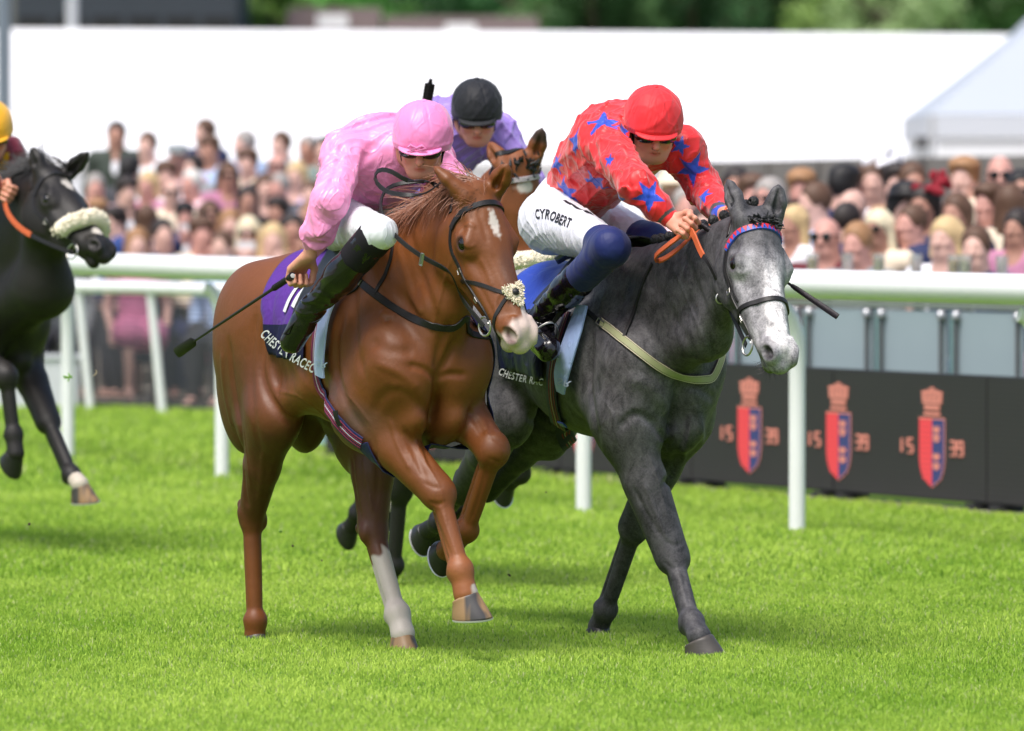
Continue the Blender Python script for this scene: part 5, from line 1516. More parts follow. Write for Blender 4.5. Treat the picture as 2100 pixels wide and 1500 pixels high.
    Jk.ell(W(.09, 0, -.06), (.07, .07, .09), .03, op=-1)
    rl = Relief(); fo = folds(seed, C_.get('fold', .006), 38)
    for pts, amp, wd in lines: rl.px(f, Jk, pts, amp, wd)
    V, Q = Jk.mesh(vox, disp=lambda p: fo(p) + rl(p))
    jo = mesh_obj('jacket', V, Q, C_['jacket'], body)
    if stars is not None:
        col = np.tile(np.array(C_['base'], np.float32), (len(V), 1))
        for (px, py, r_, rot, sq) in stars:
            c = f.hit(Jk, [(px, py)])[0]
            if abs(Jk.val([c])[0]) > .02: continue
            n_ = Jk.grad([c])[0]; u = _n(np.array([.3, .2, 1]) - n_ * (np.array([.3, .2, 1]) @ n_)); v_ = np.cross(n_, u); q = V - c
            x, y = q @ u, q @ v_; rr = np.hypot(x, y); th = (np.arctan2(y, x) + rot) % (2 * math.pi / 5); th = np.minimum(th, 2 * math.pi / 5 - th)
            Rr = r_; rin = .40
            # radius of a five pointed star at angle th from a point
            ax_, ay = 1.0, 0.0; bx, by = rin * math.cos(math.pi / 5), rin * math.sin(math.pi / 5)
            den = np.sin(th) * (ax_ - bx) + np.cos(th) * by; lim = Rr * (ax_ * by) / np.maximum(den, 1e-4)
            m_ = (rr < lim) & (np.abs(q @ n_) < .05) & (Jk.grad(V[:1])[0][0] < 9)
            col[m_] = C_['star']
        if C_.get('cuff') is not None:
            for sd in ('R', 'L'):
                d_, h_ = seg_d(V, j['el' + sd], j['wr' + sd]); col[(h_ > .90) & (h_ < .97) & (d_ < .06)] = C_['cuff']
        colour_attr(jo, col)
    # breeches
    Br = SDF()
    bt = C_.get('butt', 1.0)
    Br.cone(j['hem'] * .6 + j['pelvis'] * .4, j['pelvis'], .118 * bt, .128 * bt, .05)
    for sd in ('R', 'L'):
        hp, kn, an = j['hip' + sd], j['kn' + sd], j['an' + sd]
        Br.cone(j['pelvis'], hp, .12 * bt, .118 * bt, .05); Br.cone(hp, kn, .112 * bt, .060, .05)
        b = C_.get('brk', .12); Br.cone(kn, kn * (1 - b) + an * b, .060, .060, .02)
    fo2 = folds(seed + 5, .0035, 48)
    V, Q = Br.mesh(vox, disp=lambda p: fo2(p)); bo = mesh_obj('breeches', V, Q, C_['breeches'], body)
    for sd in ('R', 'L'):
        kn, an, toe = j['kn' + sd], j['an' + sd], j['toe' + sd]; ax = _n(an - kn)
        if C_.get('sock') is not None:
            K = SDF(); hp = j['hip' + sd]
            K.cone(kn * .86 + hp * .14, kn, .072, .070, .02); K.cone(kn, kn * .55 + an * .45, .070, .060, .02)
            V, Q = K.mesh(vox, disp=folds(seed + 8, .002, 40)); mesh_obj('legging', V, Q, C_['sock'], body)
        Bo = SDF(); b0 = C_.get('boot0', .2)
        Bo.cone(kn * (1 - b0) + an * b0, kn * .45 + an * .55, .066, .058, .02); Bo.cone(kn * .45 + an * .55, an, .058, .040, .03)
        heel = an + _n(an - toe) * .025 + ax * .035
        Bo.cone(an, heel, .038, .032, .02); Bo.cone(an + ax * .02, toe, .042, .040, .03); Bo.cone(an * .5 + toe * .5, toe, .044, .036, .02); Bo.cone(heel, toe + ax * .012, .030, .030, .02)
        dw = lambda p, a_=an, x_=ax: folds(seed + 11, .0062, 70)(p) * np.clip(1.3 - np.abs((p - a_) @ x_.astype(np.float32) + .06) / .14, .15, 1)
        V, Q = Bo.mesh(.0036, disp=dw); mesh_obj('boot', V, Q, M['leather_shiny'], body)
    # helmet and its silk
    Hh = SDF(); hc = W(-.008, 0, .030)
    Hh.ell(hc, (.128, .108, .112), .02, ax=A); Hh.ell(W(-.02, 0, .075), (.105, .098, .085), .03, ax=A)
    Hh.ell(W(.05, 0, -.135), (.19, .19, .150), .008, ax=A, op=-1)
    rl = Relief()
    for q in range(8):
        a = q * math.pi / 4 + .39; pts = []
        for t in np.linspace(.02, 1.35, 10): pts.append(W(-.008 + .128 * math.sin(t) * math.cos(a), .108 * math.sin(t) * math.sin(a), .034 + .122 * math.cos(t)))
        rl.line(Hh.snap(pts), -.0022, .0045)
    ring = [W(-.008 + .132 * math.cos(a), .110 * math.sin(a), .018 + .006 * math.cos(a)) for a in np.linspace(0, 6.283, 40)]; rl.line(Hh.snap(ring), .0035, .006)
    fo3 = folds(seed + 20, .0026, 34)
    V, Q = Hh.mesh(.0032, disp=lambda p: rl(p) + fo3(p)); he = mesh_obj('helmet', V, Q, C_['helmet'], body)
    m = MB(); m.lathe([(.013, 0), (.013, .004), (.008, .008), (.001, .009)], W(-.022, 0, .1575), 14, ax=np.array(A)[[0, 1, 2]]); m.build('button', C_['helmet'], he, True)
    Pk = SDF()
    Pk.ell(W(.090, 0, .014), (.052, .080, .009), .01, ax=[_n(fd * .95 - up * .30), A[1], _n(up * .95 + fd * .30)])
    Pk.ell(W(.02, 0, .012), (.085, .085, .06), .006, ax=A, op=-1)
    V, Q = Pk.mesh(.003); mesh_obj('peak', V, Q, C_['helmet'], he)
    if C_.get('bow'):
        m = MB(); c = W(.128, -.01, .024)
        for s1 in (-1, 1):
            m.tube([c, c + (A[1] * s1 * .022 + up * .010) , c + (A[1] * s1 * .034), c + A[1] * s1 * .018 - up * .006, c], [.003, .005, .005, .004, .003], 6); m.tube([c, c + A[1] * s1 * .02 - up * .016, c + A[1] * s1 * .03 - up * .03], [.003, .004, .002], 6)
        m.build('bow', C_['helmet'], he, True)
    # goggles
    Gg = SDF()
    for y in (-1, 1): Gg.ell(W(.084, y * .034, -.002), (.025, .044, .027), .014, ax=A)
    Gg.ell(W(.02, 0, 0), (.068, .062, .06), .006, ax=A, op=-1)
    V, Q = Gg.mesh(.003); go = mesh_obj('goggles', V, Q, M['goggle'], body)
    m = MB(); ribbon(m, *(lambda P_: (P_, B.grad(P_)))(np.array([W(.09 * math.cos(a) - .01, .088 * math.sin(a), .004 + .008 * math.cos(a)) for a in np.linspace(.9, 6.283 - .9, 24)])), .026, .003)
    m.build('strap', M['elastic'], go, True)
    hat = MB()
    # chin strap
    hat.tube([W(.0, -.083, .01), W(.02, -.072, -.05), W(.045, -.035, -.112), W(.05, 0, -.118), W(.045, .035, -.112), W(.02, .072, -.05), W(.0, .083, .01)], .0045, 6)
    hat.build('chin_strap', M['elastic'], he, True)
    return dict(body=body, B=B, Jk=Jk, Br=Br, W=W, A=A, j=j)
def whip(f, a, b, label, fw=1.0):
    """a: butt end, b: tip"""
    a = np.array(a, float); b = np.array(b, float); d = _n(b - a); L = np.linalg.norm(b - a)
    g = root_at(f, 'riding_whip', label, 'whip', 'riding whips')
    m = MB(); m.tube([a, a + d * .012, a + d * .02, a + d * .2, a + d * .22], [.014, .0145, .0115, .0105, .008], 12)
    for i in range(11): m.tube([a + d * (.03 + i * .016), a + d * (.036 + i * .016)], .0122, 10)
    h = m.build('handle', M['whip'], g, True)
    m = MB(); m.lathe([(.0085, 0), (.0085, .002), (.001, .003)], a - d * .0005, 14, ax=np.array([_n(np.cross(d, (0, 0, 1))), _n(np.cross(np.cross(d, (0, 0, 1)), d)), -d])); m.build('butt_cap', mat('butt_cap_' + label[:4], (.5, .5, .5), .4), g, True)
    m = MB(); m.tube([a + d * .2, a + d * (L - .2), b - d * .05], [.0065, .005, .0045], 8); m.build('shaft', M['whip'], g, True)
    m = MB(); ax = np.cross(d, f.view(a)); ax = _n(ax)
    m.tube([b - d * .22, b - d * .20, b - d * .02, b], [.007, .019 * fw, .023 * fw, .022 * fw], 8, flat=.35, up=[f.view(a)] * 4); m.build('flap', M['whip'], g, True)
    return g
# ------------------------------------------------------------------ chestnut: mane, tack and the rider in pink
M['mane_chestnut'] = hairmat('chestnut_mane', lin((132, 84, 60)))
def strands(name, parent, mt, roots, dirs, L, r, n_seg=6, curl=.25, grav=.4, seed=0, width=.0022):
    """loose hair: roots, starting directions, lengths"""
    rg = np.random.default_rng(seed); m = MB()
    for i in range(len(roots)):
        p = np.array(roots[i], float); d = _n(dirs[i]); l = L[i] if hasattr(L, '__len__') else L; st = l / n_seg; pts = [p]
        w = rg.normal(0, curl, 3)
        for k in range(n_seg):
            d = _n(d + w * .22 + np.array([0, 0, -grav * .18]) + rg.normal(0, .05, 3)); p = p + d * st; pts.append(p)
        rr = [width * (1 - .75 * (k / n_seg) ** 1.5) for k in range(n_seg + 1)]
        m.tube(pts, rr, 3, cap=False)
    return m.build(name, mt, parent, True)
def chestnut_tack():
    f, S, H, o = CH['f'], CH['S'], CH['hd'], CH['o']; P = f.P
    rg = np.random.default_rng(11)
    # mane blown back along the crest, forelock lifting
    cr = dense(np.array([H.w(.03, 0, -.01), H.w(-.06, 0, -.05), P(905, 430, .03), P(850, 470, .02), (.80, 0, 1.50)]), .01)
    R_, D_, L_ = [], [], []
    for k in range(1500):
        t = rg.random() ** .9; p = cr[int(t * (len(cr) - 1))]; q = S.snap([p + (0, rg.normal(0, .012), .03)], -.004)[0]
        if np.linalg.norm(q - p) > .09: continue
        R_.append(q); D_.append(np.array([-.75, -.35 + rg.normal(0, .25), .30 + rg.normal(0, .25)])); L_.append(.13 + .10 * rg.random())
    strands('mane', o, M['mane_chestnut'], R_, D_, L_, 0, 7, .28, 1.3, 2, .0019)
    R_, D_, L_ = [], [], []
    for k in range(420):
        q0 = H.w(.03 + .05 * rg.random(), rg.normal(0, .018), .0); q = S.snap([q0], -.003)[0]
        if np.linalg.norm(q - q0) > .05: continue
        R_.append(q); D_.append(f.dirn(np.array([-.85 + rg.normal(0, .22), .1, .34 + rg.normal(0, .14)]))); L_.append(.06 + .07 * rg.random())
    strands('forelock', o, M['mane_chestnut'], R_, D_, L_, 0, 7, .40, .8, 3, .0016)
    R_, D_, L_ = [], [], []
    for k in range(200):
        R_.append(np.array([-.20, rg.normal(0, .025), 1.28 + rg.normal(0, .03)])); D_.append(np.array([-.75, .75 + rg.normal(0, .10), .15 + rg.normal(0, .12)])); L_.append(.38 + .15 * rg.random())
    strands('tail', o, M['mane_chestnut'], R_, D_, L_, 0, 9, .2, 1.4, 4, .004)
    bridle(H, S, f, 'black leather bridle with crossed noseband and small sheepskin pad on the chestnut horse', M['leather'], None, 'crossed')
    # reins: from the bit up to the hand and looping beside the neck
    g = root_at(f, 'reins', 'long black leather reins looping beside the neck of the chestnut horse', 'reins')
    b = bit_point(H, S, -1)
    m = MB()
    loop = [b, P(948, 612, -.03), P(925, 560, -.10), P(880, 535, -.17), P(835, 505, -.22), P(795, 465, -.24), P(780, 420, -.24), P(795, 385, -.22), P(835, 375, -.17), P(878, 372, -.10), P(900, 382, -.05)]
    rein(m, loop, .017, .0045); 
    rein(m, [P(905, 375, -.05), P(870, 400, -.14), P(830, 400, -.21), P(790, 392, -.24), P(768, 368, -.25), P(775, 348, -.25), P(805, 352, -.23), P(835, 372, -.19), P(870, 372, -.12)], .017, .0045)
    m.build('rein_strap', M['leather'], g, True)
    m = MB(); c = np.array(P(868, 528, -.19)); 
    for d in (0, 4): 
        rein(m, [P(866 + d, 520 + d * .4, -.195), P(862 + d, 544 + d * .4, -.195)], .004, .006)
    rein(m, [P(866, 520, -.2), P(870, 521.6, -.2)], .004, .004); rein(m, [P(862, 544, -.2), P(866, 545.6, -.2)], .004, .004)
    m.build('buckle', M['steel'], g)
    m = MB(); b2 = bit_point(H, S, 1); rein(m, [b2, H.w(.30, .12, -.22), H.w(.10, .14, -.25), P(900, 395, .10)], .017, .0045); m.build('rein_strap', M['leather'], g, True)
    # breastplate and neck strap
    g = root_at(f, 'breastplate', 'black leather breastplate round the base of the chestnut horse neck', 'breastplate')
    m = MB(); strap_px(m, f, S, [(712, 562), (740, 580), (768, 603), (805, 630), (850, 655), (900, 672), (935, 672), (955, 650)], .028, .005, wrap=[(1.22, .20, 1.16), (1.05, .26, 1.26), (.82, .20, 1.42)]); m.build('chest_strap', M['leather'], g, True)
    m = MB(); strap_px(m, f, S, [(808, 495), (803, 530), (790, 565), (768, 604)], .015, .004, .003); m.build('neck_strap', M['leather'], g, True)
    m = MB(); strap_px(m, f, S, [(728, 520), (735, 555), (742, 575)], .013, .005, .003); strap_px(m, f, S, [(742, 580), (728, 596), (712, 604)], .012, .005, .003); m.build('strap_end', M['leather'], g, True)
    m = MB(); strap_px(m, f, S, [(732, 566), (742, 582)], .022, .004, .007); m.build('buckle', M['metal'], g, True)
    # saddle cloth
    M['cloth_purple'] = silk('purple_cloth', lin((84, 38, 138)), .05, .5, crumple=.6)
    M['cloth_navy'] = silk('navy_cloth', lin((30, 30, 64)), .0, .6, spec=.2, crumple=.6)
    M['white_print'] = mat('white_print', (.72, .72, .74), .6)
    M['pad_blue'] = silk('pale_blue_pad', lin((190, 206, 255)), .2, .7, crumple=.5)
    g = root_at(f, 'saddle_cloth', 'purple and navy saddle cloth with white lettering and numeral on the chestnut horse', 'saddle cloth', 'number cloths')
    def fn(u, v):
        a = 90 + 108 * v; s_ = .70 - .02 * v; e = .24 + .02 * v + .05 * v * v
        return (e + (s_ - e) * u, a)
    ob, Fc, grid = sheet(S, 'cloth', [M['cloth_purple'], M['cloth_navy']], g, fn, 34, 40, .004, .010, .016, 2)
    mi = []
    n = 34 * 40
    for fc in ob.data.polygons:
        v = (min(fc.vertices) % n) // 34; mi.append(1 if v >= 29 else 0)
    ob.data.polygons.foreach_set('material_index', mi)
    ob2, _, _ = sheet(S, 'cloth_far_side', [M['cloth_purple']], g, lambda u, v: (lambda q: (q[0], 180 - q[1]))(fn(u, v)), 20, 26, .004, .010, .012, 3)
    class L_:   # the lifted cloth surface for lettering
        pass
    text_px('lettering', f, S, 'CHESTER RACEC', [(532, 688), (549, 706), (576, 728), (606, 747), (640, 766)], 20, M['white_print'], g, .024, .001, .02)
    # numeral: two white bars as far as the rider lets one see
    for q, line in enumerate(([(610, 588), (594, 612), (583, 640)], [(628, 592), (612, 606), (600, 630)])):
        m = MB(); strap_px(m, f, S, line, [.030, .038][q] , .002, 0, .021); m.build('numeral_stroke', M['white_print'], g, True)
    m = MB(); strap_px(m, f, S, [(604, 584), (636, 590)], .018, .002, 0, .022); m.build('numeral_stroke', M['white_print'], g, True)
    # light pad and weight cloth in front of the cloth
    g = root_at(f, 'saddle_pad', 'pale blue saddle pad hanging in front of the purple cloth', 'saddle pad')
    m = MB(); P_ = f.hit(S, dense(np.array([(735, 555), (708, 575), (684, 610), (667, 650), (659, 700), (656, 745), (658, 772)]), 7), .022)
    P_ = smooth3(P_, 3); ribbon(m, P_, S.grad(P_), np.interp(np.linspace(0, 1, len(P_)), [0, .12, .5, 1], [.03, .055, .070, .074]), .010); m.build('pad_flap', M['pad_blue'], g, True)
    text_px('lettering', f, S, 'SR', [(646, 752), (670, 756)], 12, mat('faint_print', lin((196, 208, 240)), .6), g, .032, .002, .02, mirror=True)
    m = MB(); strap_px(m, f, S, [(765, 510), (750, 528), (738, 550)], .030, .012, 0, .010); m.build('foam_pad', mat('yellow_foam', lin((226, 216, 150)), .8, .1, 40, .3, 150), g, True)
    # girth with its stripes
    g = root_at(f, 'girth', 'striped red and navy webbing girth round the chestnut horse', 'girth')
    web = stripe_mats([(38, 40, 92), (150, 44, 74), (205, 200, 215)])
    path = [(655, 640), (648, 690), (645, 740), (652, 785), (668, 825), (690, 862), (718, 893), (742, 910)]
    P0 = f.hit(S, dense(np.array(path), 7), .008); ok = np.abs(S.val(P0) - .008) < .01; P0 = smooth3(P0[ok], 4); P0 = S.snap(P0, .008, 3); G0 = S.grad(P0); T0 = np.gradient(P0, axis=0); T0 /= np.linalg.norm(T0, axis=1, keepdims=True); Sd = np.cross(T0, G0)
    m = MB(); ribbon(m, P0, G0, .062, .004)
    m.m = 1
    for c in (-.020, -.008, .008, .020): P1 = P0 + Sd * c; ribbon(m, P1, G0, .0045, .0055)
    m.m = 2; ribbon(m, P0, G0, .004, .0057)
    m.build('webbing', web, g, True)
    P2 = dense(belly_wrap(S, P0[-1], .008), .03)
    m = MB(); ribbon(m, P2, S.grad(P2), .062, .004); m.build('webbing', web[0], g, True)
    m = MB(); strap_px(m, f, S, [(690, 842), (692, 856), (700, 872)], .026, .005, .004, .006); m.build('keeper', M['leather'], g, True)
    m = MB(); strap_px(m, f, S, [(650, 722), (660, 724)], .030, .006, 0, .014); m.build('loop', web[0], g, True)
    # saddle: small black racing saddle, flap, leather and iron
    g = root_at(f, 'saddle', 'small black racing saddle under the rider in pink', 'saddle', 'racing saddles')
    sheet(S, 'flap', M['leather'], g, lambda u, v: (.60 + .16 * u + .05 * v * (1 - v) * 4 * .4, 96 + 72 * v), 12, 18, .008, .030)
    sheet(S, 'flap', M['leather'], g, lambda u, v: (.60 + .16 * u, 84 - 72 * v), 10, 14, .008, .030)
    sheet(S, 'seat', M['leather'], g, lambda u, v: (.40 + .34 * u, 108 - 36 * v), 16, 12, .03, .025)
def stirrup(g, f, toe, an, leather_top, gm):
    """iron under the ball of the foot, hanging on its leather"""
    toe = np.array(toe); ax = _n(toe - an); c = an * .40 + toe * .60; m = MB()
    lat = _n(np.cross(ax, (0, 0, 1))); upv = _n(np.array(leather_top) - c); lat = _n(lat - upv * (lat @ upv)); w = .056
    pts = [c - upv * .036 + lat * w * x for x in (-1, 0, 1)]
    arch = [c - upv * .036 + lat * w * math.cos(a) * (1 if True else 1) + upv * (.120 * math.sin(a)) for a in np.linspace(0, math.pi, 15)]
    m.tube(arch, .0045, 8); m.tube(pts, .007, 8, flat=.5); o = m.build('stirrup_iron', gm, g, True)
    m = MB(); P_ = dense(np.array([c + upv * .084, np.array(leather_top)]), .03); ribbon(m, P_, np.tile(f.view(c) * -1, (len(P_), 1)), .016, .004); m.build('stirrup_leather', M['leather'], g, True)
def pink_rider():
    f, S = CH['f'], CH['S']; P = f.P
    J = dict(head=P(866, 298, .03), neck=(.92, .01, 1.845), chest=(.78, 0, 1.80), waist=(.63, 0, 1.74), pelvis=(.62, 0, 1.63), hem=(.57, 0, 1.68),
             shR=(.87, -.18, 1.82), elR=P(676, 412, -.34), wrR=P(636, 522, -.38), hdR=P(592, 577, -.40), grR=P(640, 555, -.42) - P(560, 600, -.36),
             shL=(.80, .185, 1.82), elL=(.92, .30, 1.64), wrL=P(880, 392, .12), hdL=P(905, 392, .03), grL=f.dirn((0, .3, 1)),
             hipR=(.70, -.12, 1.58), knR=P(778, 478, -.27), anR=P(640, 632, -.37), toeR=P(600, 700, -.40),
             hipL=(.70, .12, 1.58), knL=(.92, .26, 1.47), anL=(.58, .36, 1.25), toeL=(.66, .38, 1.14),
             fd=f.dirn((-.08, -.95, -.27)), up=f.dirn((.02, -.27, .95)))
    if DEV:
        for k, v in J.items():
            if k not in ('fd', 'up', 'grR', 'grL'): print('pink', k, '%.2f %.2f %.2f' % tuple(v), '%d %d' % f.pix(np.array(v)))
    J['grR'] = f.dirn((.62, -.25, .42)); J['grip'] = .013
    pinkc = lin((246, 150, 200))
    C_ = dict(skin=M['skin'], jacket=silk('pink_silk', pinkc, .35, .36, spec=.5), breeches=silk('white_breeches', (.78, .79, .84), .2, .5), helmet=silk('pink_cap_silk', lin((248, 138, 196)), .3, .38, spec=.4, crumple=.5), butt=.82, cuff_R=.80, brk=.10, boot0=.14, sleeve=.95, bow=True, fold=.012)
    ln = [([(700, 300), (690, 350), (668, 400)], -.008, .012), ([(735, 300), (730, 350), (712, 400)], .008, .014), ([(660, 430), (690, 440), (712, 432)], .008, .010), ([(650, 450), (680, 462), (705, 455)], -.007, .010),
          ([(640, 475), (665, 482), (690, 478)], .007, .009), ([(632, 495), (655, 500), (680, 500)], -.006, .008), ([(770, 290), (740, 340), (735, 400)], -.012, .018), ([(780, 340), (800, 380), (790, 420)], .008, .014)]
    R = rider(f, J, 'person in shiny pink silks and pink cap crouched over the chestnut horse, whip held low', C_, vox=.0042, seed=3, lines=ln)
    body = R['body']; W, A = R['W'], R['A']
    # black band under the knee, elastic stirrup guard
    kn, an = R['j']['knR'], R['j']['anR']
    for sd in ('R', 'L'):
        kn, an = R['j']['kn' + sd], R['j']['an' + sd]
        K = SDF(); K.cone(kn * .93 + an * .07, kn * .68 + an * .32, .067, .064, .01); V, Q = K.mesh(.004); mesh_obj('gaiter', V, Q, M['elastic'], body)
    # white collar and body protector edge showing at the chest
    hd_end = J['hdR']
    g = None
    whip(f, P(600, 566, -.43), P(362, 724, -.30), 'black riding whip held low by the rider in pink, pointing down to the left', )
    sg = root_at(f, 'stirrup', 'black stirrup iron round the toe of the rider in pink', 'stirrup', 'stirrup irons')
    stirrup(sg, f, J['toeR'], J['anR'], P(700, 560, -.30), M['leather'])
    V, Fc = text_faces('UoP', .01); s_ = .016
    c = W(.094, 0, .026)
    pts = [W(.108 - .9 * (y_ := (v[0] - 1) * s_) ** 2 / .1, -(v[0] - 1) * s_ * -1 - .012, .014 + v[1] * s_) for v in V]
    mesh_obj('strap_print', pts, Fc, mat('gold_print', lin((150, 130, 90)), .5), body, False)
    return R
chestnut_tack()
PR = pink_rider()
# ------------------------------------------------------------------ grey horse: plaits, tack and the rider in red
def grey_tack():
    f, S, H, o = GR['f'], GR['S'], GR['hd'], GR['o']; P = f.P
    rg = np.random.default_rng(21)
    cr = dense(np.array([H.w(-.03, 0, -.03), P(1490, 462, -.0), P(1450, 490, -.01), P(1400, 512, -.02), P(1352, 520, -.02)]), .052)
    for i, c in enumerate(cr):
        q = S.snap([c + (0, -.01, .03)], .006)[0]; m = MB()
        for k in range(26):
            d = _n(rg.normal(0, 1, 3)); u = _n(np.cross(d, rg.normal(0, 1, 3)))
            m.tube([q + (u * math.cos(a) + np.cross(d, u) * math.sin(a)) * .017 + np.array([0, 0, .006]) for a in np.linspace(0, 4.5, 7)], [.004] * 7, 5)
        m.build('mane_plait', M['plait'], o, True)
    q = H.w(.035, 0, -.005); m = MB()
    for k in range(60):
        d = _n(rg.normal(0, 1, 3) * (1, 1, .5)); c = q + H.d(.01 * rg.normal(), .030 * rg.normal(), .008)
        m.tube([c, c + d * .018, c + d * .030 + rg.normal(0, .008, 3)], [.006, .005, .001], 5)
    m.build('forelock_plait', M['plait'], o, True)
    R_, D_, L_ = [], [], []
    for k in range(160):
        R_.append(np.array([-.20, rg.normal(0, .025), 1.22 + rg.normal(0, .03)])); D_.append(np.array([-.8, -.2 + rg.normal(0, .10), .1 + rg.normal(0, .12)])); L_.append(.45 + .2 * rg.random())
    strands('tail', o, hairmat('grey_tail', (.05, .05, .055)), R_, D_, L_, 0, 8, .2, 1.4, 4, .004)
    # whiskers
    R_, D_, L_ = [], [], []
    for k in range(60):
        q = S.snap([H.w(.52 + .05 * rg.random(), rg.normal(0, .03), -.15)], 0)[0]; R_.append(q); D_.append(S.grad([q])[0] + rg.normal(0, .3, 3)); L_.append(.015 + .03 * rg.random())
    strands('whiskers', o, hairmat('whisker', (.02, .02, .02)), R_, D_, L_, 0, 3, .2, .3, 4, .0006)
    M['zig_blue'] = mat('browband_blue', lin((60, 90, 190)), .4, .05); M['zig_red'] = mat('browband_red', lin((206, 44, 60)), .4, .05)
    bridle(H, S, f, 'black leather bridle with a blue and red zigzag browband on the grey horse', M['zig_blue'], M['zig_red'], 'cavesson')
    g = root_at(f, 'reins', 'reins with orange rubber grips held by the rider in red', 'reins')
    b = bit_point(H, S, -1)
    m = MB(); rein(m, [b, P(1500, 640, -.04), P(1478, 590, -.10), P(1455, 540, -.13), P(1442, 524, -.13)], .018, .005); m.build('rein_strap', M['leather'], g, True)
    m = MB(); rein(m, [P(1443, 526, -.13), P(1432, 505, -.13), P(1426, 485, -.135), P(1415, 470, -.135)], .024, .006); rein(m, [P(1405, 478, -.14), P(1378, 498, -.17), P(1350, 520, -.18), P(1343, 530, -.18), P(1350, 538, -.16), P(1370, 528, -.14), P(1400, 505, -.10), P(1425, 480, -.05), P(1460, 462, .02), P(1480, 445, .08), P(1492, 425, .13)], .022, .006)
    m.build('rubber_grip', M['tan_rein'], g, True)
    m = MB(); b2 = bit_point(H, S, 1); rein(m, [b2, H.w(.32, .13, -.20), H.w(.15, .14, -.22), P(1496, 440, .14)], .018, .005); m.build('rein_strap', M['leather'], g, True)
    m = MB(); c = P(1478, 612, -.10); m.tube([c + np.array([0, math.cos(a), math.sin(a)]) * .019 for a in np.linspace(0, 6.283, 18)], .003, 6); m.build('martingale_ring', M['metal'], g, True)
    g = root_at(f, 'breastplate', 'beige webbing breastplate with dark edges across the grey horse chest', 'breastplate')
    web = stripe_mats([(52, 40, 40), (156, 158, 118), (196, 188, 160)])
    P0 = f.hit(S, dense(np.array([(1232, 660), (1268, 688), (1310, 722), (1350, 752), (1395, 773), (1432, 779), (1462, 778)]), 7), .004); ok = np.abs(S.val(P0) - .004) < .01; P0 = P0[ok]
    P0 = np.concatenate([P0, S.snap(dense(np.array([P0[-1], (1.22, .2, 1.12), (1.0, .27, 1.18), (.8, .22, 1.3)]), .02)[1:], .004)]); P0 = smooth3(P0, 3); P0 = S.snap(P0, .004, 2); G0 = S.grad(P0)
    T0 = np.gradient(P0, axis=0); T0 /= np.linalg.norm(T0, axis=1, keepdims=True); Sd = np.cross(T0, G0)
    m = MB(); ribbon(m, P0, G0, .036, .004); m.m = 1; ribbon(m, P0, G0, .024, .0052); m.m = 2
    for c in (-.014, .014): ribbon(m, P0 + Sd * c, G0, .0035, .0050)
    m.build('webbing', web, g, True)
    m = MB(); strap_px(m, f, S, [(1196, 632), (1215, 648), (1236, 664)], .020, .005, 0, .004); strap_px(m, f, S, [(1338, 540), (1320, 575), (1306, 620), (1280, 690)], .014, .004, 0, .006); m.build('leather_strap', M['leather'], g, True)
    m = MB()
    q = f.hit(S, [(1228, 652), (1240, 662), (1234, 672), (1222, 662), (1228, 652)], .010); m.tube(q, .003, 6); m.build('buckle', M['metal'], g, True)
    # cloth
    M['cloth_blue'] = silk('royal_blue_cloth', lin((34, 66, 170)), .1, .45, crumple=.6); M['cloth_dark'] = silk('dark_navy_cloth', lin((22, 24, 52)), .0, .4, spec=.25, crumple=.6)
    g = root_at(f, 'saddle_cloth', 'royal blue and navy saddle cloth with pale lettering on the grey horse', 'saddle cloth', 'number cloths')
    def fn(u, v):
        a = 90 + 124 * v; return (.20 + .03 * v + (.46 - .02 * v) * u, a)
    ob, Fc, grid = sheet(S, 'cloth', [M['cloth_blue'], M['cloth_dark']], g, fn, 30, 40, .004, .010, .018, 8)
    n = 30 * 40; mi = [1 if (min(p.vertices) % n) // 30 >= 28 else 0 for p in ob.data.polygons]; ob.data.polygons.foreach_set('material_index', mi)
    sheet(S, 'cloth_far_side', [M['cloth_blue']], g, lambda u, v: (lambda q: (q[0], 180 - q[1]))(fn(u, v)), 20, 26, .004, .010, .012, 3)
    text_px('lettering', f, S, 'CHESTER RAC', [(1021, 768), (1040, 776), (1070, 784), (1112, 792)], 15, M['white_print'], g, .024, .001, .015)
    g = root_at(f, 'saddle_pad', 'pale blue saddle pad folded over behind the knee of the rider in red', 'saddle pad')
    m = MB(); P_ = f.hit(S, dense(np.array([(1195, 628), (1185, 660), (1172, 700), (1158, 745), (1150, 780), (1152, 805)]), 7), .026)
    P_ = smooth3(P_, 3); ribbon(m, P_, S.grad(P_), np.interp(np.linspace(0, 1, len(P_)), [0, .25, .6, .85, 1], [.058, .085, .100, .10, .060]), .010); m.build('pad_flap', silk('pale_blue_pad_cloth', lin((168, 192, 242)), .3, .6, crumple=.6), g, True)
    text_px('lettering', f, S, 'SR', [(1142, 788), (1168, 796)], 14, mat('faint_print_grey', lin((196, 208, 240)), .6), g, .036, .003, .02, mirror=True)
    g = root_at(f, 'girth', 'dark striped webbing girth round the grey horse', 'girth')
    web = stripe_mats([(36, 34, 66), (132, 40, 62), (186, 170, 150)])
    path = [(1165, 640), (1145, 700), (1132, 760), (1132, 820), (1145, 870), (1160, 900), (1180, 928), (1196, 944)]
    P0 = f.hit(S, dense(np.array(path), 7), .008); ok = np.abs(S.val(P0) - .008) < .01; P0 = smooth3(P0[ok], 4); P0 = S.snap(P0, .008, 3); G0 = S.grad(P0); T0 = np.gradient(P0, axis=0); T0 /= np.linalg.norm(T0, axis=1, keepdims=True); Sd = np.cross(T0, G0)
    m = MB(); ribbon(m, P0, G0, .070, .004); m.m = 1
    for c in (-.022, -.008, .010): ribbon(m, P0 + Sd * c, G0, .005, .0055)
    m.m = 2; ribbon(m, P0 + Sd * -.001, G0, .0035, .0057); m.build('webbing', web, g, True)
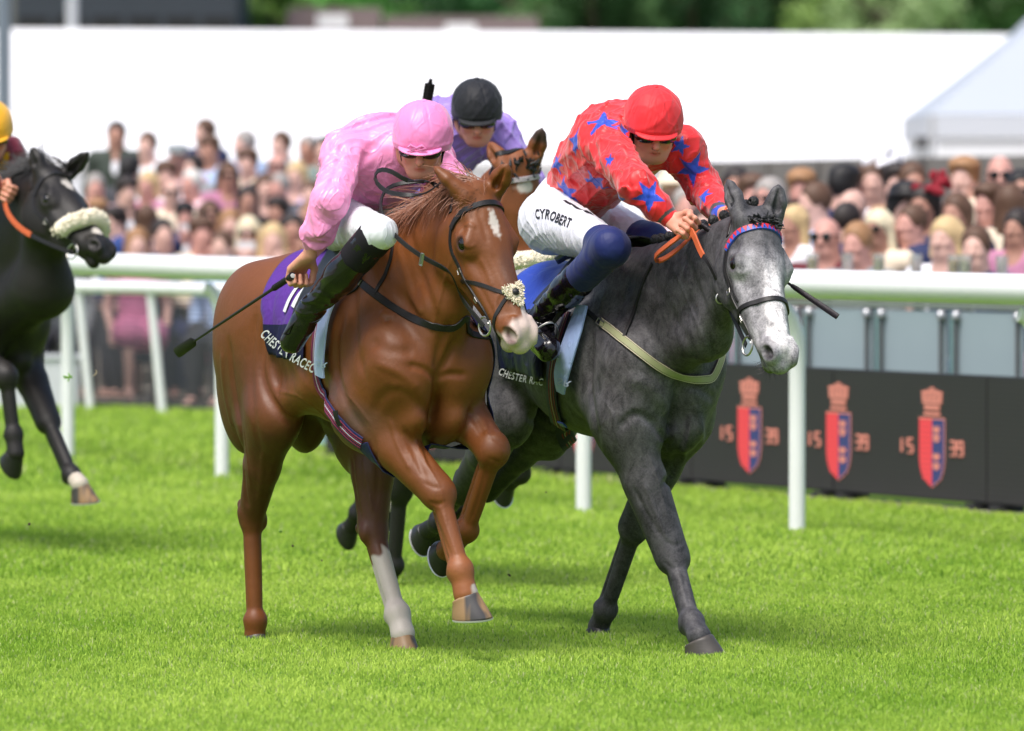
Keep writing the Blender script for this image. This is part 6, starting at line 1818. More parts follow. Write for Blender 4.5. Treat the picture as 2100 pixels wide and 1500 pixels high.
    P2 = dense(belly_wrap(S, P0[-1], .008)[3:], .03); m = MB(); ribbon(m, P2, S.grad(P2), .070, .004); m.build('webbing', web[0], g, True)
    m = MB(); strap_px(m, f, S, [(1148, 868), (1160, 872)], .026, .006, 0, .013); m.build('loop', M['zig_blue'], g, True)
    # saddle with its forward flap
    g = root_at(f, 'saddle', 'small black racing saddle with a forward flap under the rider in red', 'saddle', 'racing saddles')
    sheet(S, 'flap', mat('matt_black_flap', (.014, .014, .015), .55, .2, 12), g, lambda u, v: (.60 + .36 * u * (1 - .35 * v) + .02 * v - .10 * v * v, 92 + 64 * v), 18, 20, .007, .034)
    sheet(S, 'flap', M['leather'], g, lambda u, v: (.60 + .34 * u * (1 - .35 * v), 88 - 60 * v), 12, 14, .007, .034)
    sheet(S, 'seat', M['leather'], g, lambda u, v: (.40 + .40 * u, 108 - 36 * v), 16, 12, .03, .027)
def red_rider():
    f, S = GR['f'], GR['S']; P = f.P
    J = dict(head=P(1340, 266, .0), neck=P(1305, 275, .0), chest=P(1268, 300, 0), waist=P(1222, 350, 0), pelvis=P(1165, 428, 0), hem=P(1188, 392, 0),
             shR=P(1236, 288, -.17), elR=P(1306, 380, -.25), wrR=P(1372, 448, -.16), hdR=P(1415, 472, -.12), grR=f.dirn((.80, -.1, .50)),
             shL=P(1398, 305, .18), elL=P(1442, 385, .27), wrL=P(1480, 440, .16), hdL=P(1500, 470, .10), grL=f.dirn((0, .5, 1)),
             hipR=P(1132, 455, -.14), knR=P(1252, 508, -.26), anR=P(1092, 668, -.34), toeR=P(1126, 716, -.36),
             hipL=P(1215, 455, .14), knL=P(1334, 496, .20), anL=P(1260, 620, .33), toeL=P(1290, 670, .35),
             fd=f.dirn((.10, -.94, -.30)), up=f.dirn((.06, -.30, .95)))
    if DEV:
        for k, v in J.items():
            if k not in ('fd', 'up', 'grR', 'grL'): print('red', k, '%.2f %.2f %.2f' % tuple(v))
    C_ = dict(skin=M['skin2'], jacket=silk('red_silk', None, .3, .40, attr=True), base=lin((226, 40, 44)), star=lin((36, 76, 196)), cuff=lin((70, 66, 68)),
              breeches=silk('white_breeches_red_rider', (.78, .79, .85), .2, .5, crumple=.7), helmet=silk('red_cap_silk', lin((226, 44, 52)), .2, .55, spec=.3, crumple=.6), sock=silk('navy_legging', lin((26, 40, 100)), .15, .55, spec=.3, crumple=.3), boot0=.42, fold=.008, sleeve=1.0, brk=.02)
    stars = [(1240, 250, .066, .3, 0), (1182, 292, .06, .9, 0), (1162, 392, .066, .0, 0), (1222, 372, .06, .7, 0), (1140, 335, .045, .2, 0), (1270, 408, .045, .1, 0), (1332, 402, .062, .4, 0),
             (1418, 348, .066, .2, 0), (1442, 402, .045, .7, 0), (1478, 428, .07, .4, 0), (1276, 268, .045, .5, 0), (1395, 300, .04, .1, 0), (1250, 330, .03, .9, 0)]
    ln = [([(1240, 300), (1262, 340), (1300, 395)], -.007, .010), ([(1262, 290), (1290, 330), (1330, 380)], .008, .012), ([(1215, 270), (1225, 320), (1240, 360)], -.012, .016), ([(1290, 300), (1285, 350), (1270, 400)], -.010, .016),
          ([(1330, 345), (1310, 390), (1285, 425)], .008, .012), ([(1385, 320), (1400, 350), (1390, 385)], -.010, .014), ([(1400, 330), (1425, 352), (1450, 356)], .007, .010), ([(1408, 372), (1432, 384), (1458, 380)], -.007, .009), ([(1420, 400), (1445, 408), (1468, 398)], .006, .009),
          ([(1150, 300), (1175, 320), (1195, 350)], .007, .012), ([(1135, 350), (1160, 360), (1190, 380)], -.006, .012)]
    if C_['jacket']: pass
    R = rider(f, J, 'person in red silks with blue stars, red cap and navy leggings riding the grey horse', C_, stars=stars, vox=.0040, seed=13, lines=ln)
    text_px('breeches_lettering', f, R['Br'], 'CYROBERT', [(1098, 450), (1120, 450), (1146, 460), (1166, 468)], 20, mat('black_print', (.012, .012, .014), .6), R['body'], .001, .0015, .03)
    m = MB(); strap_px(m, f, R['Br'], [(1158, 412), (1185, 428), (1215, 440)], .012, .003); m.build('belt', M['elastic'], R['body'], True)
    whip(f, P(1408, 440, -.10), P(1718, 650, .25), 'black riding whip of the rider in red, its tip beyond the grey horse face', .5)
    sg = root_at(f, 'stirrup', 'silver stirrup iron under the foot of the rider in red', 'stirrup', 'stirrup irons')
    stirrup(sg, f, J['toeR'], J['anR'], P(1168, 610, -.30), M['metal'])
    return R
grey_tack()
RR = red_rider()
# ------------------------------------------------------------------ the bay and the black horse following
M['coat_bay'] = coat_mat('bay_coat', .42); M['coat_black'] = coat_mat('black_coat', .40)
def joints(f, head, hz, s0, lean=.0):
    """crouching rider's joints from the position of the head"""
    h = np.array(head)
    g = lambda ds, t, dz: h + np.array([ds, t - h[1], dz])
    return dict(head=h, neck=g(-.13, 0, -.04), chest=g(-.27, 0, -.09), waist=g(-.48, 0, -.15), pelvis=g(-.62, 0, -.27), hem=g(-.55, 0, -.20),
                shR=g(-.17, -.18, -.07), shL=g(-.17, .18, -.07), elR=g(-.02, -.27, -.28), elL=g(-.02, .27, -.28), wrR=g(.17, -.11, -.36), wrL=g(.17, .11, -.36), hdR=g(.25, -.07, -.38), hdL=g(.25, .07, -.38),
                grR=(0, .3, 1), grL=(0, -.3, 1), hipR=g(-.55, -.13, -.33), hipL=g(-.55, .13, -.33), knR=g(-.14, -.26, -.46), knL=g(-.14, .26, -.46), anR=g(-.48, -.34, -.72), anL=g(-.48, .34, -.72),
                toeR=g(-.36, -.37, -.80), toeL=g(-.36, .37, -.80))
FB = Frame((-.59, 28.3), 26)
def bay():
    f = FB; P = f.P; S = horse_body(dict(dz=0))
    poll = P(1070, 334, .0); nose = P(1092, 545, .06)
    hd = Head(poll, nose, f.dirn((.34, -.80, .46)), 1.04, wy=1.2)
    w = hd.w; hd.ears = [(-1, P(1003, 293, -.10), f.dirn((-.6, -.8, 0))), (1, P(1112, 262, .08), f.dirn((.1, -1, 0)))]; hd.add(S)
    neck(S, (.98, 0, 1.24), (1.22, 0, 1.48), w(.06, 0, -.10), rb=(.25, .15, .088), q=.56)
    S.cone((.80, 0, 1.46), w(0, 0, -.05), .055, .045, .06); S.cone(w(.10, 0, -.19), (1.17, 0, 1.10), .06, .10, .07)
    RF = [(1.10, -.16, 1.08), (.97, -.17, .90), P(820, 1003, -.20), P(808, 1160, -.19), P(790, 1200, -.18)]
    LF = [(1.12, .16, 1.08), (1.02, .17, .92), (1.30, .16, .78), (1.12, .15, .50), (1.0, .15, .46)]
    RH = [(.08, -.13, 1.12), (.30, -.16, .86), (.12, -.13, .52), P(806, 1002, -.12), P(802, 1036, -.12)]
    LH = [(.10, .13, 1.12), (.15, .15, .86), (-.25, .13, .52), (-.48, .13, .26), (-.55, .13, .20)]
    leg_front(S, RF, -1, q=1.35); leg_front(S, LF, 1, q=1.35); leg_hind(S, RH, -1); leg_hind(S, LH, 1)
    V, Q = S.mesh(.0075); o = mesh_obj('bay_horse', V, Q, M['coat_bay']); o.location = f.O; o.rotation_euler = (0, 0, f.rz)
    tag(o, 'bay horse with black legs and a white star, seen between the two leading horses', 'horse', 'race horses')
    h = hd.loc(V); inhead = (h[:, 0] > -.03) * (h[:, 0] < .66) * (np.abs(h[:, 1]) < .14) * (h[:, 2] > -.32)
    star = (1 - sm(np.hypot((h[:, 0] - .10) / .022, h[:, 1] / .034) + jag(V, 120, .2, 31), .7, 1.2)) * inhead * (h[:, 2] > -.07)
    legs = sm(-V[:, 2], -.75, -.60); d, hh = seg_d(V, RH[3], RH[4]); sock = (d < .07) * (V[:, 0] < .55)
    eart = (1 - sm(np.linalg.norm(V - P(1112, 262, .08), axis=1), .05, .09)); muz = sm(h[:, 0], .42, .55) * inhead
    c = paint(V, lin((132, 76, 40)), [(legs, (.012, .011, .011)), (sock * 1.0, (.6, .57, .52)), (muz, lin((60, 44, 38))), (star, (.65, .6, .55)), (eart * .9, (.02, .015, .012))])
    colour_attr(o, c); hd.eye(o, M['eye'])
    hoof(RF[4], (-.75, 0, -.55), (-.1, 0, -1), o, M['hoof_black'], None, 1.05); hoof(LF[4], (-.8, 0, -.4), (0, 0, -1), o, M['hoof_black'], M['shoe'], 1)
    hoof(RH[4], (-.85, -.1, -.4), (0, 0, -1), o, M['hoof_black'], M['shoe'], 1.05); hoof(LH[4], (-.8, 0, -.4), (0, 0, -1), o, M['hoof_black'], None, 1)
    rg = np.random.default_rng(5); m = MB()
    for k in range(90):
        c_ = w(.02 + .02 * rg.normal(), .035 * rg.normal(), .0); d_ = _n(rg.normal(0, 1, 3) + np.array([0, 0, .8])); m.tube([c_, c_ + d_ * .02, c_ + d_ * .034], [.006, .005, .001], 4)
    m.build('forelock', M['plait'], o, True)
    R_, D_, L_ = [], [], []
    for k in range(120): R_.append(np.array([-.20, rg.normal(0, .03), 1.26])); D_.append(np.array([-1, rg.normal(0, .1), -.1])); L_.append(.5)
    strands('tail', o, M['plait'], R_, D_, L_, 0, 6, .2, 1.6, 4, .005)
    g = bridle(hd, S, f, 'bridle with a pale plaited browband on the bay horse', mat('plaited_browband', lin((176, 166, 170)), .6, .3, 90, .8, 120), None, 'sheepskin')
    r = root_at(f, 'reins', 'dark reins of the bay horse', 'reins'); m = MB(); b = bit_point(hd, S, -1); rein(m, [b, w(.25, -.15, -.25), (1.18, -.11, 1.62)], .018, .005); m.build('rein_strap', M['leather'], r, True)
    m = MB(); b = bit_point(hd, S, 1); rein(m, [b, w(.25, .15, -.25), (1.18, .11, 1.62)], .018, .005); m.build('rein_strap', M['leather'], r, True)
    g = root_at(f, 'saddle', 'black racing saddle under the rider in lilac', 'saddle', 'racing saddles'); sheet(S, 'seat', M['leather'], g, lambda u, v: (.40 + .36 * u, 120 - 60 * v), 14, 12, .03, .02); sheet(S, 'flap', M['leather'], g, lambda u, v: (.60 + .2 * u, 100 + 60 * v), 8, 12, .008, .025)
    J = joints(f, P(978, 240, .02), 0, 0); J['fd'] = f.dirn((.02, -.95, -.28)); J['up'] = f.dirn((.0, -.28, .95)); J['shL'] += (0, .02, 0)
    C_ = dict(skin=M['skin'], jacket=silk('lilac_silk', lin((150, 122, 204)), .35, .4), breeches=silk('white_breeches_lilac_rider', (.75, .76, .8), .2, .5, crumple=.5), helmet=silk('black_cap_silk', lin((30, 31, 36)), .1, .6, spec=.25, crumple=.6), boot0=.15, fold=.012)
    rider(f, J, 'person in lilac silks and black cap crouched over the bay horse behind the leading pair', C_, vox=.0055, seed=33)
    whip(f, P(866, 262, -.22), P(882, 172, -.22), 'black riding whip held upright behind the pink cap by the rider in lilac')
bay()
FK = Frame((-2.97, 31.4), 30)
def black():
    f = FK; P = f.P; S = horse_body(dict(dz=.02))
    poll = P(113, 345, .0); nose = P(247, 522, .06)
    hd = Head(poll, nose, f.dirn((.70, -.52, .50)), 1.04, wy=1.15)
    if DEV: print('black head', np.linalg.norm(nose - poll), 'bay done')
    w = hd.w; hd.ears = [(-1, P(66, 303, -.10), f.dirn((-.6, -.8, 0))), (1, P(182, 311, .10), f.dirn((.1, -1, 0)))]; hd.add(S)
    neck(S, (.98, 0, 1.26), P(62, 455, .0), w(.06, 0, -.10), rb=(.30, .20, .10), q=.58)
    S.cone((.80, 0, 1.48), w(0, 0, -.05), .055, .045, .06); S.cone(w(.12, 0, -.19), P(88, 590, .0), .08, .13, .08); S.cone(P(88, 590, .0), (1.15, 0, 1.12), .13, .15, .08)
    RF = [(1.14, -.16, 1.10), (1.04, -.17, .98), P(12, 772, -.12), P(28, 890, -.10), P(32, 930, -.10)]
    LF = [(1.12, .16, 1.08), (1.00, .17, .94), P(99, 866, .12), P(146, 972, .10), P(164, 994, .10)]
    RH = [(.08, -.13, 1.12), (.10, -.16, .86), (-.35, -.13, .60), (-.55, -.13, .35), (-.62, -.13, .28)]
    LH = [(.10, .13, 1.12), (.15, .15, .86), (-.25, .13, .55), (-.45, .13, .26), (-.52, .13, .20)]
    leg_front(S, RF, -1, q=1.35); leg_front(S, LF, 1, q=1.35, up=1.15); leg_hind(S, RH, -1); leg_hind(S, LH, 1)
    V, Q = S.mesh(.0075); o = mesh_obj('black_horse', V, Q, M['coat_black']); o.location = f.O; o.rotation_euler = (0, 0, f.rz)
    tag(o, 'black horse with a white star and white coronet galloping at the left edge', 'horse', 'race horses')
    h = hd.loc(V); inhead = (h[:, 0] > -.03) * (h[:, 0] < .66) * (np.abs(h[:, 1]) < .14) * (h[:, 2] > -.32)
    star = (1 - sm(np.hypot((h[:, 0] - .13) / .040, (h[:, 1]) / .032) + jag(V, 120, .25, 41), .7, 1.15)) * inhead * (h[:, 2] > -.07)
    snip = (1 - sm(np.hypot((h[:, 0] - .46) / .03, (h[:, 1] + .005) / .022), .7, 1.2)) * inhead * (h[:, 2] > -.09)
    d, hh = seg_d(V, LF[4], LF[3]); cor = (d < .06) * (hh < .5)
    c = paint(V, (.014, .012, .011), [(star, (.68, .65, .6)), (snip, (.6, .57, .52)), (cor * 1.0, (.55, .5, .42))])
    colour_attr(o, c); hd.eye(o, M['eye'])
    hoof(RF[4], (-.75, 0, -.6), (0, 0, -1), o, M['hoof_black'], None, 1.1); hoof(LF[4], f.dirn((.12, .15, -1)), f.dirn((.8, -.6, 0)), o, M['hoof_pale'], M['shoe'], 1.1)
    hoof(RH[4], (-.9, 0, -.3), (0, 0, -1), o, M['hoof_black'], None, 1); hoof(LH[4], (-.9, 0, -.3), (0, 0, -1), o, M['hoof_black'], None, 1)
    rg = np.random.default_rng(15); R_, D_, L_ = [], [], []
    cr = dense(np.array([w(.04, 0, -.0), w(-.05, 0, -.04), (1.15, 0, 1.62), (.9, 0, 1.52)]), .01)
    for k in range(900):
        q = S.snap([cr[int(rg.random() * (len(cr) - 1))] + (0, rg.normal(0, .014), .05)], -.004)[0]; R_.append(q); D_.append(np.array([-.5, -.3 + rg.normal(0, .3), .55 + rg.normal(0, .2)])); L_.append(.08 + .08 * rg.random())
    strands('mane', o, M['plait'], R_, D_, L_, 0, 5, .3, .9, 2, .003)
    R_, D_, L_ = [], [], []
    for k in range(120): R_.append(np.array([-.20, rg.normal(0, .03), 1.26])); D_.append(np.array([-1, rg.normal(0, .1), -.1])); L_.append(.5)
    strands('tail', o, M['plait'], R_, D_, L_, 0, 6, .2, 1.6, 4, .005)
    bridle(hd, S, f, 'black bridle with a thick cream sheepskin noseband on the black horse', M['leather'], None, 'sheepskin')
    r = root_at(f, 'reins', 'reins with an orange section on the black horse neck', 'reins')
    b = bit_point(hd, S, -1); m = MB(); rein(m, [b, P(150, 520, -.1), P(100, 500, -.16), P(62, 482, -.19)], .020, .005); m.build('rein_strap', M['leather'], r, True)
    m = MB(); rein(m, [P(64, 483, -.19), P(38, 465, -.20), P(18, 440, -.19), P(10, 415, -.17), P(8, 396, -.14)], .026, .006); m.build('rubber_grip', M['tan_rein'], r, True)
    m = MB(); b = bit_point(hd, S, 1); rein(m, [b, w(.25, .15, -.25), (1.18, .11, 1.66)], .018, .005); m.build('rein_strap', M['leather'], r, True)
    g = root_at(f, 'saddle', 'black racing saddle under the rider in yellow and maroon', 'saddle', 'racing saddles'); sheet(S, 'seat', M['leather'], g, lambda u, v: (.40 + .36 * u, 120 - 60 * v), 14, 12, .03, .02)
    J = joints(f, P(-20, 276, .0), 0, 0); J['fd'] = f.dirn((.15, -.93, -.30)); J['up'] = f.dirn((.0, -.30, .95)); J['wrR'] = P(-6, 382, -.16); J['hdR'] = P(14, 394, -.14); J['elR'] = P(-50, 360, -.28)
    J['wrL'] = P(30, 378, .05); J['hdL'] = P(42, 398, .03); J['elL'] = P(38, 350, .24); J['shL'] = P(15, 318, .16)
    C_ = dict(skin=M['skin'], jacket=silk('maroon_silk', attr=True, sheen=.3, rough=.4), base=lin((116, 20, 44)), star=lin((236, 178, 30)), breeches=silk('white_breeches_yellow_rider', (.75, .76, .8), .2, .5, crumple=.5), helmet=silk('yellow_cap_silk', lin((240, 176, 24)), .3, .4, crumple=.3), boot0=.15, fold=.012)
    rider(f, J, 'person with yellow cap and maroon silks riding the black horse at the left edge', C_, vox=.006, seed=43, stars=[(5, 350, .10, 0, 0), (-20, 340, .1, 1, 0)])
black()
# ------------------------------------------------------------------ spectators
SK = [mat('spectator_skin_%s' % n, lin(c), .55, .06, 10) for n, c in (('fair', (214, 172, 158)), ('pink', (202, 150, 138)), ('tanned', (176, 130, 112)), ('brown', (130, 86, 66)))]
HAIR = {k: mat('hair_' + k, lin(c), .6, .25, 30, .4, 60) for k, c in dict(dark=(44, 36, 34), brown=(92, 66, 50), sandy=(158, 118, 82), blonde=(204, 176, 130), platinum=(226, 214, 182), grey=(158, 152, 148), white=(215, 212, 206), black=(24, 22, 24)).items()}
CLO = {k: mat('cloth_' + k.replace(' ', '_'), lin(c), .75, .10, 12, .15, 60) for k, c in {'navy': (34, 44, 84), 'dark green': (52, 62, 54), 'pale blue': (176, 198, 232), 'white': (232, 232, 238), 'pink': (236, 196, 204), 'black': (26, 26, 30), 'grey': (136, 142, 144), 'grey green': (120, 136, 132),
       'cream': (232, 216, 192), 'red': (150, 26, 44), 'burgundy': (92, 22, 34), 'lilac': (196, 184, 226), 'blue': (40, 66, 128), 'dark grey': (62, 62, 68), 'floral': (180, 120, 150), 'tan': (178, 142, 108), 'rose': (196, 112, 150)}.items()}
M['sunglass'] = mat('sunglass_lens', (.01, .01, .011), .1, .1); M['phone'] = mat('phone_case', (.02, .02, .022), .3); M['phone_white'] = mat('phone_case_white', (.75, .76, .78), .3)
_cache = {}
def crowd_mesh(key, fn, vox):
    if key not in _cache:
        S = SDF(); fn(S); V, Q = S.mesh(vox)
        me = bpy.data.meshes.new(key); me.vertices.add(len(V)); me.vertices.foreach_set('co', V.ravel()); n = len(Q)
        me.loops.add(n * 4); me.loops.foreach_set('vertex_index', Q.astype(np.int32).ravel()); me.polygons.add(n); me.polygons.foreach_set('loop_start', np.arange(0, n * 4, 4, dtype=np.int32))
        me.update(calc_edges=True); me.polygons.foreach_set('use_smooth', np.full(n, True)); me.materials.append(None); _cache[key] = me
    return _cache[key]
# a spectator stands at the origin and looks along -y; head centre at 1.62 (standing) or 1.25 (seated)
def sk(arms, seat):
    d = -.37 if seat else 0.0
    j = dict(head=(0, 0, 1.62 + d), neck=(0, .02, 1.47 + d), chest=(0, .02, 1.28 + d), waist=(0, .01, 1.06 + d), hip=(0, 0, .93 + d))
    sh = .185
    for s, n in ((-1, 'R'), (1, 'L')):
        j['sh' + n] = (s * sh, .02, 1.39 + d)
        if arms == 'down': j['el' + n] = (s * .25, .05, 1.12 + d); j['wr' + n] = (s * .22, -.10, .92 + d)
        elif arms == 'phone' or (arms == 'one' and s == 1): j['el' + n] = (s * .24, -.14, 1.18 + d); j['wr' + n] = (s * .07, -.26, 1.42 + d)
        else: j['el' + n] = (s * .24, -.02, 1.14 + d); j['wr' + n] = (s * .10, -.20, 1.08 + d)
        j['hp' + n] = (s * .09, 0, .90 + d)
        j['kn' + n] = (s * .11, -.42, .50) if seat else (s * .10, -.01, .49); j['an' + n] = (s * .11, -.40, .09) if seat else (s * .10, .03, .09)
    return {k: np.array(v, float) for k, v in j.items()}
def body_fn(arms, seat):
    def fn(S):
        j = sk(arms, seat); face(S, j['head'], (0, -1, 0), (0, 0, 1), 1.0)
        S.cone(j['head'] + (0, .02, -.06), j['neck'], .054, .058, .03); S.cone(j['neck'], j['chest'], .08, .115, .06); S.cone(j['chest'], j['hip'], .115, .12, .06)
        for n, s in (('R', -1), ('L', 1)):
            S.cone(j['neck'] * .5 + j['chest'] * .5, j['sh' + n], .07, .055, .05); S.cone(j['sh' + n], j['el' + n], .05, .040, .02); S.cone(j['el' + n], j['wr' + n], .038, .027, .02)
            X = _n(j['wr' + n] - j['el' + n]); hand(S, j['wr' + n], X, (0, -.3, 1) if abs(X[2]) < .7 else (-s * .8, -.5, .1), 1.0, -s, .012)
            S.cone(j['hp' + n], j['kn' + n], .075, .052, .04); S.cone(j['kn' + n], j['an' + n], .050, .034, .02); S.cone(j['an' + n], j['an' + n] + (0, -.14, -.05), .036, .03, .02)
    return fn
def top_fn(kind, arms, seat):
    def fn(S):
        j = sk(arms, seat); w = .014 if kind == 'jacket' else .008
        S.cone(j['neck'] + (0, 0, -.03), j['chest'], .075 + w, .135 + w, .06); S.cone(j['chest'] + (-.05, 0, 0), j['waist'] + (-.035, 0, 0), .115 + w, .105 + w, .06); S.cone(j['chest'] + (.05, 0, 0), j['waist'] + (.035, 0, 0), .115 + w, .105 + w, .06)
        S.cone(j['waist'], j['hip'] + (0, 0, -.02), .125 + w, .140 + w, .05)
        for n, s in (('R', -1), ('L', 1)):
            S.cone(j['neck'] * .5 + j['chest'] * .5, j['sh' + n], .09 + w, .078 + w, .05)
            if kind != 'dress': S.cone(j['sh' + n], j['el' + n], .062 + w, .050 + w, .03); S.cone(j['el' + n], j['wr' + n] * .9 + j['el' + n] * .1, .050 + w, .038 + w, .02)
            else: S.cone(j['sh' + n], j['sh' + n] * .75 + j['el' + n] * .25, .060, .058, .02)
        if kind == 'jacket':   # open front shows the shirt
            S.cone(j['neck'] + (0, -.13, -.02), j['waist'] + (0, -.17, .08), .055, .010, .01, n=(0, 1, 0), q=1.0, op=-1)
        else: S.ell(j['neck'] + (0, -.08, .01), (.075, .08, .06 if kind == 'shirt' else .12), .01, op=-1)
        if kind == 'dress' and not seat: S.cone(j['hip'], (0, 0, .55), .15, .24, .06)
        if kind == 'dress' and seat:
            for s in (-.1, .1): S.cone((s, 0, .55), (s, -.38, .52), .13, .12, .05)
    return fn
def shirt_fn(arms, seat):
    def fn(S):
        j = sk(arms, seat); S.cone(j['neck'] + (0, 0, -.01), j['chest'], .068, .128, .05); S.cone(j['chest'], j['waist'], .128, .122, .05); S.ell(j['neck'] + (0, -.075, .03), (.02, .04, .03), .008, op=-1)
    return fn
def legs_fn(seat):
    def fn(S):
        j = sk('down', seat)
        for n in 'RL': S.cone(j['hip'] + (0, 0, -.02), j['hp' + n], .13, .115, .05); S.cone(j['hp' + n], j['kn' + n], .105, .078, .03); S.cone(j['kn' + n], j['an' + n] + (0, 0, .02), .075, .062, .02)
    return fn
def hair_fn(kind, seat):
    def fn(S):
        h = sk('down', seat)['head']; c = h + (0, .022, .030)
        S.ell(c, (.090, .110, .106), .02)
        if kind == 'long':
            for s in (-1, 1): S.cone(h + (s * .062, .03, .03), h + (s * .085, .03, -.20), .045, .038, .03)
            S.cone(h + (0, .075, .02), h + (0, .085, -.22), .075, .07, .03, n=(0, 1, 0), q=.6)
        if kind == 'bob':
            for s in (-1, 1): S.cone(h + (s * .062, .03, .03), h + (s * .078, .02, -.09), .045, .034, .03)
            S.ell(h + (0, .06, -.03), (.09, .07, .09), .03)
        if kind == 'full': S.ell(h + (0, .0, .085), (.098, .108, .062), .03)
        cut = .0 if kind in ('short', 'full') else -.02
        S.ell(h + (0, -.115, -.03 + cut), (.075, .098, .105), .012, op=-1)
        if kind in ('short', 'full'): S.ell(h + (0, -.02, -.135), (.2, .115, .11), .012, op=-1)
    return fn
def hat_fn(kind, seat):
    def fn(S):
        h = sk('down', seat)['head']
        if kind == 'flat cap': S.ell(h + (0, -.01, .085), (.105, .135, .045), .02); S.ell(h + (0, -.13, .055), (.07, .06, .01), .01)
        if kind == 'black hat': S.ell(h + (.02, 0, .10), (.11, .12, .07), .02); S.ell(h + (.04, -.02, .075), (.17, .17, .014), .02)
        if kind in ('pink fascinator', 'white fascinator'):
            q = h + (.07, -.02, .11); S.ell(q, (.07, .07, .012), .01, ax=[(1, 0, .6), (0, 1, 0), (-.6, 0, 1)])
            r = np.random.default_rng(3)
            for k in range(7):
                d = _n(r.normal(0, 1, 3) + np.array([.8, 0, .9])); S.cone(q, q + d * .10, .012, .006, .02); S.ell(q + d * .10, (.035, .03, .010), .01, ax=[d, np.cross(d, (0, 1, 0)), (0, 1, .1)])
        if kind == 'cream hat': S.ell(h + (0, 0, .09), (.10, .11, .07), .02); S.ell(h + (0, -.01, .06), (.19, .19, .012), .02)
    return fn
def add_part(name, me, m, parent):
    o = bpy.data.objects.new(name, me); COL.objects.link(o); o.parent = parent
    o.material_slots[0].link = 'OBJECT'; o.material_slots[0].material = m; return o
def spectator(px, py, Y, h, hair, hcol, kind, top, label, arms='down', hat=None, hatm=None, glasses=False, skin=0, turn=0, tie=None, phone=None, group=None):
    """px, py: head centre on the photo; h: height of the step stood on"""
    p = at(px, py, Y); z = p[2] - h; s = z / 1.62; seat = s < .88
    if seat: s = z / 1.25
    s = float(np.clip(s, .86, 1.04))
    rr = random.Random(int(px * 31 + py)); turn = turn + rr.uniform(-22, 22) - 12; sx = rr.uniform(.93, 1.06)
    a = math.atan2(p[0], p[1]); o = bpy.data.objects.new('person', crowd_mesh('person_%s_%d' % (arms, seat), body_fn(arms, seat), .011)); COL.objects.link(o)
    o.material_slots[0].link = 'OBJECT'; o.material_slots[0].material = SK[skin]
    o.location = (p[0], p[1], p[2] - (1.25 if seat else 1.62) * s); o.scale = (s * sx, s, s); o.rotation_euler = (math.radians(rr.uniform(-3, 4)), 0, -a + math.radians(turn))
    tag(o, label, 'person', group)
    add_part('dress' if kind == 'dress' else 'jacket' if kind == 'jacket' else 'shirt', crowd_mesh('%s_%s_%d' % (kind, arms, seat), top_fn(kind, arms, seat), .013), CLO[top], o)
    if kind == 'jacket':
        add_part('shirt', crowd_mesh('under_%s_%d' % (arms, seat), shirt_fn(arms, seat), .012), CLO['white' if top != 'cream' else 'lilac'], o)
        key = 'tie_%d' % seat
        if key not in _cache:
            m = MB(); d = -.37 if seat else 0; m.box((0, -.098, 1.42 + d), (.03, .02, .03)); m.tube([(0, -.105, 1.41 + d), (0, -.128, 1.32 + d), (0, -.130, 1.20 + d)], [.014, .020, .024], 6, flat=.3, up=(0, 1, 0)); b = m.build('tie', CLO['navy'], None, True); _cache[key] = b.data; bpy.data.objects.remove(b)
        if tie: add_part('tie', _cache[key], CLO[tie], o)
    if kind != 'dress': add_part('trousers', crowd_mesh('legs_%d' % seat, legs_fn(seat), .015), CLO['dark grey' if top not in ('navy', 'black') else top], o)
    if hair: add_part('hair', crowd_mesh('hair_%s_%d' % (hair, seat), hair_fn(hair, seat), .010), HAIR[hcol], o)
    if hat: add_part(hat.split()[-1] if hat.split()[-1] != 'cap' else 'cap', crowd_mesh('%s_%d' % (hat.replace(' ', '_'), seat), hat_fn(hat, seat), .009), hatm, o)
    if glasses:
        key = 'glasses_%d' % seat
        if key not in _cache:
            m = MB(); hz = 1.25 if seat else 1.62
            for q in (-1, 1): m.lathe([(.026, 0), (.028, .004), (.022, .008)], (q * .035, -.094, hz + .004), 12, ax=np.array([[1, 0, 0], [0, 0, 1], [0, -1, 0]])); m.tube([(q * .06, -.09, hz + .01), (q * .085, .0, hz + .01)], .004, 5)
            m.tube([(-.01, -.10, hz + .01), (.01, -.10, hz + .01)], .004, 5); b = m.build('glasses', M['sunglass'], None, True); _cache[key] = b.data; bpy.data.objects.remove(b)
        add_part('sunglasses', _cache[key], M['sunglass'], o)
    if phone is not None:
        j = sk(arms, seat); q = (j['wrL'] + (-.06 if arms == 'phone' else 0, -.06, .10)) * s
        m = MB(); m.box((0, 0, 0), (.15, .010, .075)); m.box((0, -.006, 0), (.14, .004, .066)); m.box((.055, .006, .02), (.02, .004, .02))
        b = m.build('phone', phone, None); ca, sa = math.cos(o.rotation_euler[2]), math.sin(o.rotation_euler[2])
        b.location = (o.location[0] + ca * q[0] - sa * q[1], o.location[1] + sa * q[0] + ca * q[1], o.location[2] + q[2]); b.rotation_euler = (0, 0, o.rotation_euler[2])
        tag(b, 'phone held up by the ' + label.split(',')[0].replace('person ', 'spectator ', 1), 'phone', 'phones held up by spectators')
    return o
GL, GRt = 'spectators behind the mesh fence on the left', 'spectators behind the balustrade on the right'
def W_(px, py): return None
